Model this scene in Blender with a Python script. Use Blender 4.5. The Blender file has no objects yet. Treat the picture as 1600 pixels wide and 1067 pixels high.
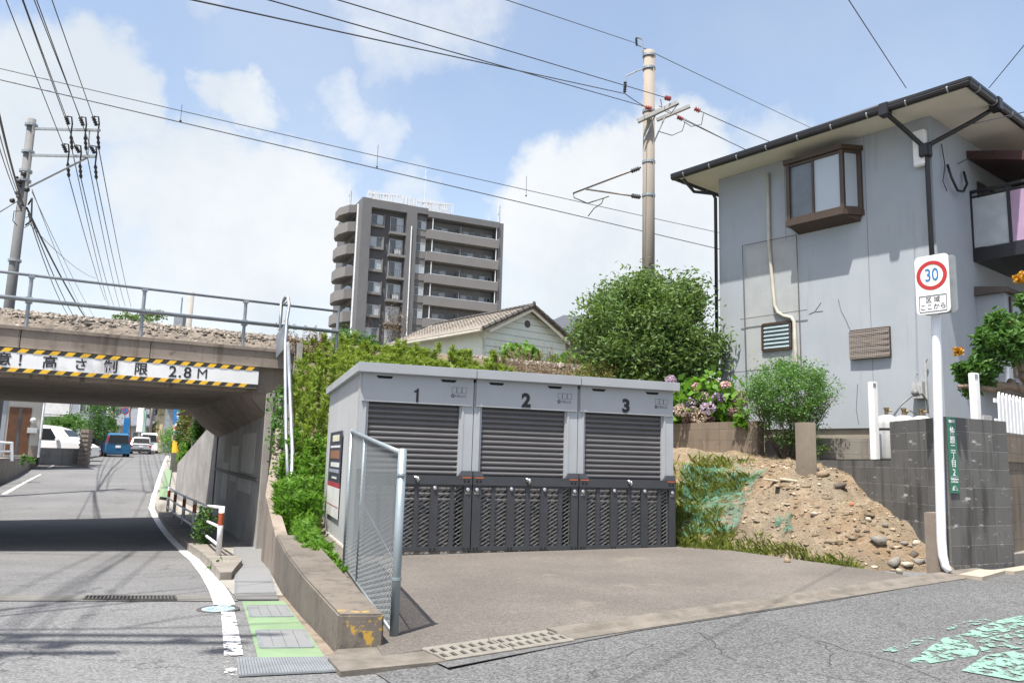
import bpy, bmesh, math, random
import numpy as np
from mathutils import Vector, Matrix
R_ = math.radians
random.seed(7); rng = np.random.default_rng(11)
scene = bpy.context.scene
COL = scene.collection

# ------------------------------------------------------------------ camera
EYE = 1.15
PITCH, ROLL = R_(8.49), R_(1.63)
cd = bpy.data.cameras.new('camera'); cam = bpy.data.objects.new('camera', cd); COL.objects.link(cam)
cd.sensor_width = 36; cd.lens = 28.0; cd.clip_end = 6000; cd.clip_start = 0.05
_f0 = Vector((0, math.cos(PITCH), math.sin(PITCH))); _u0 = Vector((0, -math.sin(PITCH), math.cos(PITCH))); _r0 = Vector((1, 0, 0))
_rt = math.cos(ROLL)*_r0 + math.sin(ROLL)*_u0; _up = -math.sin(ROLL)*_r0 + math.cos(ROLL)*_u0
cam.matrix_world = Matrix(((_rt.x, _up.x, -_f0.x, 0), (_rt.y, _up.y, -_f0.y, 0), (_rt.z, _up.z, -_f0.z, EYE), (0, 0, 0, 1)))
scene.camera = cam
FPX = 1244.44
def ray(x, y): return _rt*((x-800)/FPX) - _up*((y-533.5)/FPX) + _f0
CAM = Vector((0, 0, EYE))
def Pz(x, y, z=0.0): d = ray(x, y); return CAM + d*((z-EYE)/d.z)
def Py(x, y, Y): d = ray(x, y); return CAM + d*(Y/d.y)

# ------------------------------------------------------------------ light, sky, exposure
SUN_EL, SUN_AZ = R_(69.5), R_(211.0)      # azimuth clockwise from +Y
sdir = Vector((math.sin(SUN_AZ)*math.cos(SUN_EL), math.cos(SUN_AZ)*math.cos(SUN_EL), math.sin(SUN_EL)))
sl = bpy.data.lights.new('sun', 'SUN'); sl.energy = 5.0; sl.angle = R_(0.53); sl.color = (1.0, 0.95, 0.87)
so = bpy.data.objects.new('sun', sl); COL.objects.link(so)
so.rotation_mode = 'QUATERNION'; so.rotation_quaternion = sdir.to_track_quat('Z', 'Y'); so.location = (0, 0, 60)
scene.view_settings.view_transform = 'Standard'; scene.view_settings.look = 'None'; scene.view_settings.gamma = 1
scene.view_settings.exposure = 0.95

w = bpy.data.worlds.new('World'); scene.world = w; w.use_nodes = True
nt = w.node_tree; nt.nodes.clear(); N = nt.nodes.new; Lk = nt.links.new
SKYS = 0.09
def _set(n, k, v):
    if v is None: return
    if hasattr(v, 'is_output') or isinstance(v, bpy.types.NodeSocket): nt.links.new(v, n.inputs[k])
    else: n.inputs[k].default_value = v
def M(op, a, b=None, c=None, clamp=False):
    n = nt.nodes.new('ShaderNodeMath'); n.operation = op; n.use_clamp = clamp
    _set(n, 0, a); _set(n, 1, b); _set(n, 2, c); return n.outputs[0]
def VM(op, a, b=None):
    n = nt.nodes.new('ShaderNodeVectorMath'); n.operation = op; _set(n, 0, a); _set(n, 1, b)
    return n.outputs['Value'] if op in ('DOT_PRODUCT', 'LENGTH') else n.outputs[0]
def SC(v, s):
    n = nt.nodes.new('ShaderNodeVectorMath'); n.operation = 'SCALE'; _set(n, 0, v); n.inputs['Scale'].default_value = s; return n.outputs[0]
def NOISE(v, scale, detail=6, rough=.55, col=False):
    n = nt.nodes.new('ShaderNodeTexNoise'); _set(n, 'Vector', v); n.inputs['Scale'].default_value = scale
    n.inputs['Detail'].default_value = detail; n.inputs['Roughness'].default_value = rough
    return n.outputs['Color'] if col else n.outputs['Fac']
def SSTEP(v, a, b, lo=0., hi=1.):
    n = nt.nodes.new('ShaderNodeMapRange'); n.interpolation_type = 'SMOOTHSTEP'; _set(n, 0, v)
    n.inputs[1].default_value = a; n.inputs[2].default_value = b; n.inputs[3].default_value = lo; n.inputs[4].default_value = hi
    return n.outputs[0]
tc = N('ShaderNodeTexCoord'); D = VM('NORMALIZE', tc.outputs['Generated'])
sky = N('ShaderNodeTexSky'); sky.sky_type = 'NISHITA'; sky.sun_disc = False
sky.sun_elevation = SUN_EL; sky.sun_rotation = SUN_AZ; sky.air_density = 1.0; sky.dust_density = 2.0; sky.ozone_density = 1.4
# cumulus: soft discs of directions, their edges broken up by fractal noise
wob = VM('SUBTRACT', NOISE(D, 5.0, 5, .6, True), (0.5, 0.5, 0.5))
wob2 = VM('SUBTRACT', NOISE(D, 17.0, 6, .62, True), (0.5, 0.5, 0.5))
DW = VM('NORMALIZE', VM('ADD', D, VM('ADD', SC(wob, .11), SC(wob2, .065))))
CLOUDS = [  # direction given by where it sits above the horizon (sight line), angular radius in degrees, density
    ((60, 150), 5.0, 1), ((130, 140), 4.2, 1), ((190, 170), 2.8, .9), ((10, 180), 4.0, .7),
    ((230, 290), 4.4, .8), ((320, 330), 5.5, .95), ((430, 360), 6.2, 1), ((500, 400), 5.5, .8), ((330, 430), 8, .66), ((200, 420), 8, .55), ((80, 400), 8, .5),
    ((390, 158), 2.3, .75), ((340, 150), 1.6, .6), ((430, 168), 1.4, .5), ((530, 160), 2.2, .5), ((580, 200), 2.4, .5), ((500, 180), 1.5, .4),
    ((640, 320), 3.4, .6), ((600, 20), 4.5, .5), ((690, 10), 5.0, .5), ((340, 10), 2.0, .35),
    ((880, 300), 4.0, .95), ((960, 290), 4.2, 1), ((1060, 280), 4.8, 1), ((830, 360), 3.6, .9), ((930, 390), 6.5, .95), ((1080, 390), 6.5, .9), ((840, 440), 4.5, .7),
    ((480, 470), 5.5, .7), ((20, 520), 9, .5), ((260, 520), 9, .5), ((1200, 250), 3.5, .5), ((700, 480), 8, .35), ((1000, 560), 9, .6)]
acc = None
for (px, py), rad, dens in CLOUDS:
    d = ray(px, py).normalized(); c0 = math.cos(R_(rad*1.35)); c1 = math.cos(R_(rad*.15))
    v = M('MULTIPLY', SSTEP(VM('DOT_PRODUCT', DW, tuple(d)), c0, c1), dens)
    acc = v if acc is None else M('MAXIMUM', acc, v)
fine = NOISE(D, 9.0, 8, .62)
mask = SSTEP(M('ADD', acc, M('MULTIPLY', M('SUBTRACT', fine, .5), .95)), .12, .80)
sepd = N('ShaderNodeSeparateXYZ'); Lk(D, sepd.inputs[0])
hz = SSTEP(sepd.outputs['Z'], .02, .36, .66, 0.)          # paler air low over the town
veil = M('MULTIPLY', SSTEP(NOISE(D, 2.2, 6, .55), .35, .75), .22)
mask2 = M('MAXIMUM', M('MULTIPLY', mask, .93), M('ADD', hz, veil, clamp=True))
ccol = N('ShaderNodeMix'); ccol.data_type = 'RGBA'
shade = SSTEP(NOISE(D, 4.0, 6, .6), .3, .7)
Lk(shade, ccol.inputs[0]); ccol.inputs[6].default_value = (4.5, 4.85, 5.2, 1); ccol.inputs[7].default_value = (5.7, 5.8, 5.85, 1)
mix = N('ShaderNodeMix'); mix.data_type = 'RGBA'; Lk(mask2, mix.inputs[0])
skg = N('ShaderNodeMix'); skg.data_type = 'RGBA'; skg.blend_type = 'MULTIPLY'; skg.inputs[0].default_value = 1
Lk(sky.outputs[0], skg.inputs[6]); skg.inputs[7].default_value = (1.8, 1.64, 1.46, 1)
Lk(skg.outputs[2], mix.inputs[6]); Lk(ccol.outputs[2], mix.inputs[7])
bg = N('ShaderNodeBackground'); Lk(mix.outputs[2], bg.inputs[0]); bg.inputs[1].default_value = SKYS
wo = N('ShaderNodeOutputWorld'); Lk(bg.outputs[0], wo.inputs[0])

# ------------------------------------------------------------------ helpers
XF = {}                                  # object name -> its world matrix (known while building)
def tag(o, label=None, cat=None, group=None, kind=None):
    if label: o['label'] = label
    if cat: o['category'] = cat
    if group: o['group'] = group
    if kind: o['kind'] = kind
    return o
def thing(name, label, cat, loc=(0, 0, 0), rz=0., group=None):
    o = bpy.data.objects.new(name, None); COL.objects.link(o); o.empty_display_size = .2
    o.location = loc; o.rotation_euler = (0, 0, rz)
    XF[o.name] = Matrix.Translation(Vector(loc)) @ Matrix.Rotation(rz, 4, 'Z')
    return tag(o, label, cat, group)
def dup(o, loc=None, rz=None, label=None, parent=None):
    c = o.copy(); COL.objects.link(c)
    if parent: c.parent = parent
    if loc is not None: c.location = loc
    if rz is not None: c.rotation_euler = (0, 0, rz)
    if label: c['label'] = label
    for ch in list(o.children): dup(ch, parent=c)
    return c
def Vv(p): return Vector(p) if not isinstance(p, Vector) else p
class MB:
    def __init__(s): s.v = []; s.f = []; s.m = []; s.mi = 0
    def add(s, vs, fs):
        b = len(s.v); s.v.extend([tuple(p) for p in vs])
        for f in fs: s.f.append(tuple(b+i for i in f)); s.m.append(s.mi)
        return s
    def box(s, x0, x1, y0, y1, z0, z1):
        return s.add([(x0,y0,z0),(x1,y0,z0),(x1,y1,z0),(x0,y1,z0),(x0,y0,z1),(x1,y0,z1),(x1,y1,z1),(x0,y1,z1)],
              [(3,2,1,0),(4,5,6,7),(0,1,5,4),(1,2,6,5),(2,3,7,6),(3,0,4,7)])
    def hexa(s, q0, q1):                 # bottom quad, top quad (ccw seen from above)
        return s.add(list(q0)+list(q1), [(3,2,1,0),(4,5,6,7),(0,1,5,4),(1,2,6,5),(2,3,7,6),(3,0,4,7)])
    def bar(s, p, q, wd, ht=None, up=(0, 0, 1)):
        p, q = Vv(p), Vv(q); ht = ht or wd; d = (q-p).normalized(); up = Vector(up)
        if abs(d.dot(up)) > .98: up = Vector((1, 0, 0)) if abs(d.x) < .9 else Vector((0, 1, 0))
        a = d.cross(up).normalized()*(wd/2); b = a.cross(d).normalized()*(ht/2)
        return s.hexa([p-a-b, p+a-b, q+a-b, q-a-b], [p-a+b, p+a+b, q+a+b, q-a+b])
    def tube(s, pts, r, n=8, caps=True):
        pts = [Vv(p) for p in pts]; k = len(pts); rr = r if isinstance(r, (list, tuple)) else [r]*k
        base = len(s.v); prev = None
        for i, p in enumerate(pts):
            d = (pts[min(i+1, k-1)]-pts[max(i-1, 0)]).normalized()
            if prev is None:
                u = Vector((0, 0, 1)) if abs(d.z) < .9 else Vector((1, 0, 0)); a = d.cross(u).normalized()
            else: a = (prev - d*prev.dot(d)).normalized()
            prev = a; b = d.cross(a)
            for j in range(n):
                t = 2*math.pi*j/n; s.v.append(tuple(p+(a*math.cos(t)+b*math.sin(t))*rr[i]))
        for i in range(k-1):
            for j in range(n):
                s.f.append((base+i*n+j, base+i*n+(j+1) % n, base+(i+1)*n+(j+1) % n, base+(i+1)*n+j)); s.m.append(s.mi)
        if caps:
            s.f.append(tuple(base+j for j in range(n-1, -1, -1))); s.m.append(s.mi)
            s.f.append(tuple(base+(k-1)*n+j for j in range(n))); s.m.append(s.mi)
        return s
    def extr(s, poly, vec):              # planar polygon swept along vec
        vec = Vv(vec); a = [Vv(p) for p in poly]; n = len(a)
        nrm = sum(((a[i]-a[0]).cross(a[i+1]-a[0]) for i in range(1, n-1)), Vector())
        if nrm.dot(vec) > 0: a = a[::-1]
        b = [p+vec for p in a]
        return s.add(a+b, [tuple(range(n)), tuple(range(2*n-1, n-1, -1))] + [(i, n+i, n+(i+1) % n, (i+1) % n) for i in range(n)])
    def lathe(s, prof, c=(0, 0, 0), n=16, axis='z'):
        base = len(s.v); c = Vv(c)
        for r, z in prof:
            for j in range(n):
                t = 2*math.pi*j/n; a, b = r*math.cos(t), r*math.sin(t)
                s.v.append(tuple(c+(Vector((a, b, z)) if axis == 'z' else Vector((z, a, b)) if axis == 'x' else Vector((b, z, a)))))
        for i in range(len(prof)-1):
            for j in range(n):
                s.f.append((base+i*n+j, base+i*n+(j+1) % n, base+(i+1)*n+(j+1) % n, base+(i+1)*n+j)); s.m.append(s.mi)
        s.f.append(tuple(base+j for j in range(n-1, -1, -1))); s.m.append(s.mi)
        s.f.append(tuple(base+(len(prof)-1)*n+j for j in range(n))); s.m.append(s.mi)
        return s
    def ball(s, c, r, n=10, m=6, jit=0.):
        r = r if isinstance(r, (tuple, list)) else (r, r, r); base = len(s.v)
        for i in range(m+1):
            ph = math.pi*i/m
            for j in range(n):
                t = 2*math.pi*j/n; k = 1+random.uniform(-jit, jit)
                s.v.append((c[0]+r[0]*math.sin(ph)*math.cos(t)*k, c[1]+r[1]*math.sin(ph)*math.sin(t)*k, c[2]-r[2]*math.cos(ph)*k))
        for i in range(m):
            for j in range(n):
                s.f.append((base+i*n+j, base+i*n+(j+1) % n, base+(i+1)*n+(j+1) % n, base+(i+1)*n+j)); s.m.append(s.mi)
        return s
    def build(s, name, mats, parent=None, smooth=False, bevel=0., world=False, base=None, fix=False):
        vs = s.v; loc = None
        if parent is not None and world:
            iv = XF[parent.name].inverted(); vs = [tuple(iv @ Vector(p)) for p in vs]
        if parent is None and world:
            a = np.array(vs); loc = base if base is not None else (float(a[:, 0].mean()), float(a[:, 1].mean()), float(a[:, 2].min()))
            vs = [(p[0]-loc[0], p[1]-loc[1], p[2]-loc[2]) for p in vs]
        me = bpy.data.meshes.new(name); me.from_pydata(vs, [], s.f)
        mats = mats if isinstance(mats, (list, tuple)) else [mats]
        for m in mats: me.materials.append(m)
        if len(mats) > 1: me.polygons.foreach_set('material_index', s.m)
        if smooth: me.polygons.foreach_set('use_smooth', [True]*len(me.polygons))
        if bevel or fix:
            bm = bmesh.new(); bm.from_mesh(me)
            bmesh.ops.remove_doubles(bm, verts=bm.verts, dist=1e-5); bmesh.ops.recalc_face_normals(bm, faces=bm.faces)
            if bevel:
                eg = [e for e in bm.edges if len(e.link_faces) == 2 and e.calc_face_angle(0) > .5]
                bmesh.ops.bevel(bm, geom=eg, offset=bevel, segments=2, affect='EDGES', clamp_overlap=True)
            bm.to_mesh(me); bm.free()
        o = bpy.data.objects.new(name, me); COL.objects.link(o)
        if loc: o.location = loc
        if parent is not None:
            o.parent = parent; XF[o.name] = XF[parent.name]
        else: XF[o.name] = Matrix.Translation(Vector(loc or (0, 0, 0)))
        return o
def npmesh(name, verts, quads, mat, parent=None, world=True, smooth=False, loc=None):
    verts = np.asarray(verts, np.float32)
    if parent is not None and world:
        iv = np.array(XF[parent.name].inverted()); verts = verts @ iv[:3, :3].T.astype(np.float32) + iv[:3, 3].astype(np.float32)
    if parent is None:
        lo = np.array([verts[:, 0].mean(), verts[:, 1].mean(), verts[:, 2].min()], np.float32) if loc is None else np.array(loc, np.float32)
        verts = verts-lo
    quads = np.asarray(quads, np.int32); k = quads.shape[1]; n = len(quads)
    me = bpy.data.meshes.new(name); me.vertices.add(len(verts)); me.vertices.foreach_set('co', verts.ravel())
    me.loops.add(n*k); me.loops.foreach_set('vertex_index', quads.ravel())
    me.polygons.add(n); me.polygons.foreach_set('loop_start', np.arange(0, n*k, k, dtype=np.int32))
    if smooth: me.polygons.foreach_set('use_smooth', np.ones(n, bool))
    me.update(calc_edges=True)
    for m in (mat if isinstance(mat, (list, tuple)) else [mat]): me.materials.append(m)
    o = bpy.data.objects.new(name, me); COL.objects.link(o)
    if parent is None: o.location = [float(x) for x in lo]; XF[o.name] = Matrix.Translation(Vector([float(x) for x in lo]))
    else: o.parent = parent; XF[o.name] = XF[parent.name]
    return o
def leaf_quads(C, L, Wd, up=.3, droop=0., dirs=None):
    """rhombic leaves centred on C (n,3): length L, width Wd"""
    n = len(C); a = rng.normal(size=(n, 3)); a[:, 2] = a[:, 2]*.7+up-droop
    if dirs is not None: a = dirs+rng.normal(size=(n, 3))*.18
    a /= np.linalg.norm(a, axis=1)[:, None]
    b = np.cross(a, rng.normal(size=(n, 3))); b /= np.linalg.norm(b, axis=1)[:, None]+1e-9
    s = rng.uniform(.7, 1.3, (n, 1)); a = a*s*L/2; b = b*s*Wd/2
    v = np.stack([C-a, C+b-a*.1, C+a, C-b-a*.1], 1).reshape(-1, 3)
    return v, np.arange(4*n).reshape(n, 4)
def crown_points(c, r, n, clumps, spread, shell=.55, flat=0.):
    """leaf centres gathered in clumps spread through an ellipsoid"""
    k = rng.normal(size=(clumps, 3)); k /= np.linalg.norm(k, axis=1)[:, None]
    k *= (shell+(1-shell)*rng.random((clumps, 1)))
    if flat: k[:, 2] = np.maximum(k[:, 2], -flat)
    cc = np.array(c)+k*np.array(r)
    idx = rng.integers(0, clumps, n); sz = rng.uniform(.6, 1.4, clumps)[idx][:, None]
    return cc[idx]+rng.normal(size=(n, 3))*np.array(spread)*sz
_tcache = {}
def text(s, size, mat, parent, M4, name='lettering', depth=.002, bold=0., font=None, sx=1., align='CENTER'):
    cu = bpy.data.curves.new('text', 'FONT'); cu.body = s; cu.size = size; cu.align_x = align; cu.align_y = 'CENTER'
    cu.extrude = depth; cu.offset = bold; cu.resolution_u = 3
    o = bpy.data.objects.new('text', cu); COL.objects.link(o)
    bpy.context.view_layer.update(); dg = bpy.context.evaluated_depsgraph_get()
    me = bpy.data.meshes.new_from_object(o.evaluated_get(dg)); bpy.data.objects.remove(o); bpy.data.curves.remove(cu)
    me.transform(M4 @ Matrix.Diagonal((sx, 1, 1, 1))); me.materials.clear(); me.materials.append(mat); me.name = name
    t = bpy.data.objects.new(name, me); COL.objects.link(t); t.parent = parent; XF[t.name] = XF[parent.name]
    return t
def frame(o, x, y):                       # 4x4 placing text whose right is x and up is y at o
    x, y = Vv(x).normalized(), Vv(y).normalized(); z = x.cross(y); o = Vv(o)
    return Matrix(((x.x, y.x, z.x, o.x), (x.y, y.y, z.y, o.y), (x.z, y.z, z.z, o.z), (0, 0, 0, 1)))

# ------------------------------------------------------------------ materials
def newmat(name):
    global nt
    m = bpy.data.materials.new(name); m.use_nodes = True; nt = m.node_tree
    b = nt.nodes['Principled BSDF']; return m, b
def mixc(fac, a, b, mode='MIX'):
    n = nt.nodes.new('ShaderNodeMix'); n.data_type = 'RGBA'; n.blend_type = mode
    _set(n, 0, fac)
    for k, c in ((6, a), (7, b)):
        if isinstance(c, (tuple, list)): n.inputs[k].default_value = (*c[:3], 1)
        else: nt.links.new(c, n.inputs[k])
    return n.outputs[2]
def coords(kind='Object', scale=(1, 1, 1)):
    t = nt.nodes.new('ShaderNodeTexCoord'); mp = nt.nodes.new('ShaderNodeMapping'); nt.links.new(t.outputs[kind], mp.inputs[0])
    mp.inputs['Scale'].default_value = scale; return mp.outputs[0]
def bump(h, strength=.3, dist=.01, b=None):
    n = nt.nodes.new('ShaderNodeBump'); n.inputs['Strength'].default_value = strength; n.inputs['Distance'].default_value = dist
    nt.links.new(h, n.inputs['Height'])
    if b is not None: nt.links.new(n.outputs[0], b.inputs['Normal'])
    return n.outputs[0]
ALB = .80
def plain(name, c, rough=.6, metal=0., var=.12, vs=3., bs=0., bsc=60., spec=None, stain=None, streak=0.):
    """one material with mottling, optional grain bump, vertical dirt streaks"""
    m, b = newmat(name); co = coords()
    c = tuple(x*ALB for x in c) if max(c) < .6 else tuple(c); lo = tuple(x*(1-var) for x in c); hi = tuple(min(1, x*(1+var)) for x in c)
    col = mixc(SSTEP(NOISE(co, vs, 7, .6), .3, .7), lo, hi)
    if streak:
        st = SSTEP(NOISE(coords(scale=(4, 4, .35)), 2.2, 6, .6), .5, .72, 0, streak)
        col = mixc(st, col, stain or tuple(x*.45 for x in c))
    elif stain:
        col = mixc(SSTEP(NOISE(co, vs*.6, 7, .65), .52, .7, 0, .8), col, stain)
    nt.links.new(col, b.inputs['Base Color']); b.inputs['Roughness'].default_value = rough; b.inputs['Metallic'].default_value = metal
    if spec is not None: b.inputs['Specular IOR Level'].default_value = spec
    if bs: bump(NOISE(co, bsc, 5, .6), bs, .01, b)
    return m
def leafmat(name, c1, c2, c3=None, trans=.35, rough=.55):
    m, b = newmat(name); g = nt.nodes.new('ShaderNodeNewGeometry')
    col = mixc(g.outputs['Random Per Island'], c1, c2)
    col = mixc(SSTEP(NOISE(coords(), 1.1, 3, .5), .35, .7, 0, .6), col, c3 or c1)
    nt.links.new(col, b.inputs['Base Color']); b.inputs['Roughness'].default_value = rough; b.inputs['Specular IOR Level'].default_value = .35
    t = nt.nodes.new('ShaderNodeBsdfTranslucent'); tcn = mixc(.35, col, (c2[0]*1.5, c2[1]*1.4, c2[2]*.6)); nt.links.new(tcn, t.inputs[0])
    mx = nt.nodes.new('ShaderNodeMixShader'); mx.inputs[0].default_value = trans
    nt.links.new(b.outputs[0], mx.inputs[1]); nt.links.new(t.outputs[0], mx.inputs[2])
    nt.links.new(mx.outputs[0], nt.nodes['Material Output'].inputs[0]); return m
def glassmat(name, tint=(.05, .06, .07), rough=.06):
    m, b = newmat(name); b.inputs['Base Color'].default_value = (*tint, 1); b.inputs['Roughness'].default_value = rough
    b.inputs['Specular IOR Level'].default_value = .9; return m
# ================================================================== the lie of the land
_PY = [(-30, 0), (4.2, 0), (6, -.06), (8.5, -.2), (12, -.45), (14.7, -.62), (18, -.70), (21, -.68), (25, -.5), (32, -.18), (40, .1), (57, .58), (80, .95), (140, 1.2), (3000, 1.2)]
_px = np.array([a for a, b in _PY], float); _pz = np.array([b for a, b in _PY], float)
def prof(Y): return float(sum(np.interp(Y+k, _px, _pz) for k in (-1.2, -.6, 0, .6, 1.2))/5)
E0 = Vector((-.55, 4.97, 0)); EU = Vector((.827, .562, 0)); EN = Vector((-.562, .827, 0))   # the lot's front edge
def street(X, Y): return .0195*max(0., (X-E0.x)*EU.x+(Y-E0.y)*EU.y)
def sst(a, b, x): t = min(1, max(0, (x-a)/(b-a))); return t*t*(3-2*t)
def H(X, Y):
    wgt = sst(.95, 2., X-(-.9-.44*(Y-5)))*(1-sst(10.5, 13, Y) if X < 0 else 1)
    return prof(Y)*(1-wgt)+street(X, Y)*wgt
def PH(x, y, off=0., fn=None):
    fn = fn or H; d = ray(x, y); a, b = 2.0, 400.0
    t0 = a
    for i in range(1, 600):
        t = 2.0*1.0093**i
        p = CAM+d*t
        if p.z < fn(p.x, p.y)+off: break
        t0 = t
    a, b = t0, t
    for _ in range(30):
        mid = (a+b)/2; p = CAM+d*mid
        if p.z < fn(p.x, p.y)+off: b = mid
        else: a = mid
    return CAM+d*b

def sheet(name, polyL, polyR, mat, off=.006, fn=H, nu=4, ns=6, kind='structure'):
    """a strip lying on the ground between two plan polylines (same number of points)"""
    mb = MB(); rows = []
    for i in range(len(polyL)-1):
        for k in range(ns+(i == len(polyL)-2)):
            t = k/ns; a = Vv(polyL[i]).lerp(Vv(polyL[i+1]), t); b = Vv(polyR[i]).lerp(Vv(polyR[i+1]), t)
            rows.append([a.lerp(b, j/nu) for j in range(nu+1)])
    vs = [(p.x, p.y, fn(p.x, p.y)+off) for r in rows for p in r]; n1 = nu+1
    mb.add(vs, [(i*n1+j, i*n1+j+1, (i+1)*n1+j+1, (i+1)*n1+j) for i in range(len(rows)-1) for j in range(nu)])
    o = mb.build(name, mat, world=True, fix=False)
    o.data.update()
    if sum(p.normal.z for p in o.data.polygons) < 0: o.data.flip_normals()
    if kind: o['kind'] = kind
    return o

# ---- materials of the ground
def asphalt(name, base, speck=.5, patch=.12, cracks=True, tint=None, sand=None):
    m, b = newmat(name); co = coords()
    col = mixc(SSTEP(NOISE(co, .55, 6, .6), .3, .7), tuple(x*(1-patch) for x in base), tuple(x*(1+patch) for x in base))
    v = nt.nodes.new('ShaderNodeTexVoronoi'); nt.links.new(co, v.inputs[0]); v.inputs['Scale'].default_value = 95
    sp = nt.nodes.new('ShaderNodeSeparateColor'); nt.links.new(v.outputs['Color'], sp.inputs[0])
    grain = SSTEP(sp.outputs[0], 0., 1., 1-speck, 1+speck*.9)
    gc = nt.nodes.new('ShaderNodeCombineColor')
    for k in range(3): nt.links.new(grain, gc.inputs[k])
    col = mixc(1., col, gc.outputs[0], 'MULTIPLY')
    col = mixc(SSTEP(NOISE(co, 26, 4, .7), .56, .72, 0, .35), col, tuple(x*.55 for x in base))
    if tint: col = mixc(SSTEP(NOISE(co, .35, 5, .6), .5, .7, 0, .5), col, tint)
    if sand: col = mixc(SSTEP(NOISE(co, 1.3, 7, .68), .58, .72, 0, .75), col, sand); col = mixc(SSTEP(NOISE(co, 9, 6, .7), .60, .68, 0, .3), col, tuple(x*.6 for x in base))
    if cracks:
        v2 = nt.nodes.new('ShaderNodeTexVoronoi'); v2.feature = 'DISTANCE_TO_EDGE'; v2.inputs['Scale'].default_value = .55
        dco = VM('ADD', co, SC(VM('SUBTRACT', NOISE(co, 2.5, 5, .65, True), (.5, .5, .5)), .55)); nt.links.new(dco, v2.inputs[0])
        ck = M('MULTIPLY', SSTEP(v2.outputs[0], 0.0, .0085, .75, 0), SSTEP(NOISE(co, .7, 3), .45, .6))
        col = mixc(ck, col, tuple(x*.25 for x in base))
    nt.links.new(col, b.inputs['Base Color']); b.inputs['Roughness'].default_value = .9; b.inputs['Specular IOR Level'].default_value = .3
    bump(M('ADD', v.outputs['Distance'], M('MULTIPLY', NOISE(co, 30, 4), .4)), .35, .008, b); return m
M_ASPH = asphalt('asphalt_road', (.132, .134, .137), .34)
M_STREET = asphalt('asphalt_street', (.098, .100, .102), .45)
M_LOT = asphalt('asphalt_lot', (.118, .107, .097), .22, .16, False, (.085, .078, .072), (.185, .162, .13))
M_PAVE = plain('pavement_concrete', (.30, .285, .26), .9, var=.14, vs=4, bs=.2, stain=(.16, .15, .135))
M_GROUND = plain('bare_ground', (.21, .18, .13), .95, var=.25, vs=.6, bs=.2, stain=(.09, .11, .04))
def worn_paint(name, c, wear, scale=14, under=(.15, .152, .155)):
    m, b = newmat(name); co = coords()
    n = NOISE(co, scale, 8, .72)
    t = nt.nodes.new('ShaderNodeBsdfTransparent'); mx = nt.nodes.new('ShaderNodeMixShader')
    col = mixc(SSTEP(NOISE(co, 3, 6, .6), .35, .7), c, tuple(x*.82 for x in c)); nt.links.new(col, b.inputs['Base Color'])
    b.inputs['Roughness'].default_value = .7
    nt.links.new(SSTEP(n, wear-.03, wear+.03), mx.inputs[0]); nt.links.new(t.outputs[0], mx.inputs[1]); nt.links.new(b.outputs[0], mx.inputs[2])
    nt.links.new(mx.outputs[0], nt.nodes['Material Output'].inputs[0]); return m
M_WHITE = worn_paint('road_paint_white', (.78, .78, .77), .36, 9)
M_WHITE2 = worn_paint('road_paint_white_worn', (.74, .74, .73), .46, 16)
M_GREEN = worn_paint('road_paint_green', (.17, .255, .145), .29, 6)
M_TEAL = worn_paint('road_paint_teal', (.18, .31, .26), .475, 11)
M_DARKSEAM = plain('road_seam', (.06, .06, .06), .95)

# ---- one ground sheet out to the horizon
def grid_mesh(name, xs, ys, fn, mat, keep=None):
    vs = [(x, y, fn(x, y)) for y in ys for x in xs]; n = len(xs)
    qs = [(j*n+i, j*n+i+1, (j+1)*n+i+1, (j+1)*n+i) for j in range(len(ys)-1) for i in range(n-1)
          if keep is None or keep((xs[i]+xs[i+1])/2, (ys[j]+ys[j+1])/2)]
    return tag(npmesh(name, vs, qs, mat, smooth=True, loc=(0, 0, 0)), kind='structure')
def far(a, b, n): return [a+(b-a)*(i/n)**2.2 for i in range(1, n+1)]
gx = [-x for x in far(40, 2500, 12)][::-1]+list(np.arange(-40, 30.1, 2.))+far(30, 2500, 12)
gy = list(np.arange(-30, 60.1, 1.5))+far(60, 3000, 14)
grid_mesh('ground', gx, gy, lambda x, y: (H(x, y) if -12 < x < 12 and y < 13 else prof(y))-(.35 if abs(x) < 16 and y < 32 else .09), M_GROUND)
# ---- road: the whole carriageway, under the bridge and off up the far slope
def road_l(Y): return float(np.interp(Y, [-30, 11, 16, 21, 25, 29.6, 32.8, 40.3, 47.5, 52.7, 60, 80, 120], [-40, -40, -14.2, -15.6, -17.0, -18.5, -20.05, -23.7, -27.4, -29.3, -32.3, -40, -56]))
def road_r(Y): return float(np.interp(Y, [8, 10, 14, 20, 26, 34, 45, 60, 80, 120], [14, -2.4, -4.6, -7.9, -11.2, -14.8, -18.4, -23, -29.5, -42]))
ax = list(np.arange(-34, -16, 2.))+list(np.arange(-16, 12.1, .5))+[14, 18, 24, 34]
grid_mesh('road', ax, list(np.arange(-16, 9.1, .5))+[10, 11, 12, 13], H, M_ASPH, lambda x, y: y < 9 or x < -1.5)
sheet('far_road', [(road_l(y), y, 0) for y in (12.9, 16, 21, 25, 29.6, 32.8, 40.3, 47.5, 52.7, 60, 80, 120)], [(road_r(y), y, 0) for y in (12.9, 16, 21, 25, 29.6, 32.8, 40.3, 47.5, 52.7, 60, 80, 120)], M_ASPH, .003, nu=8, ns=8)
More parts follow.
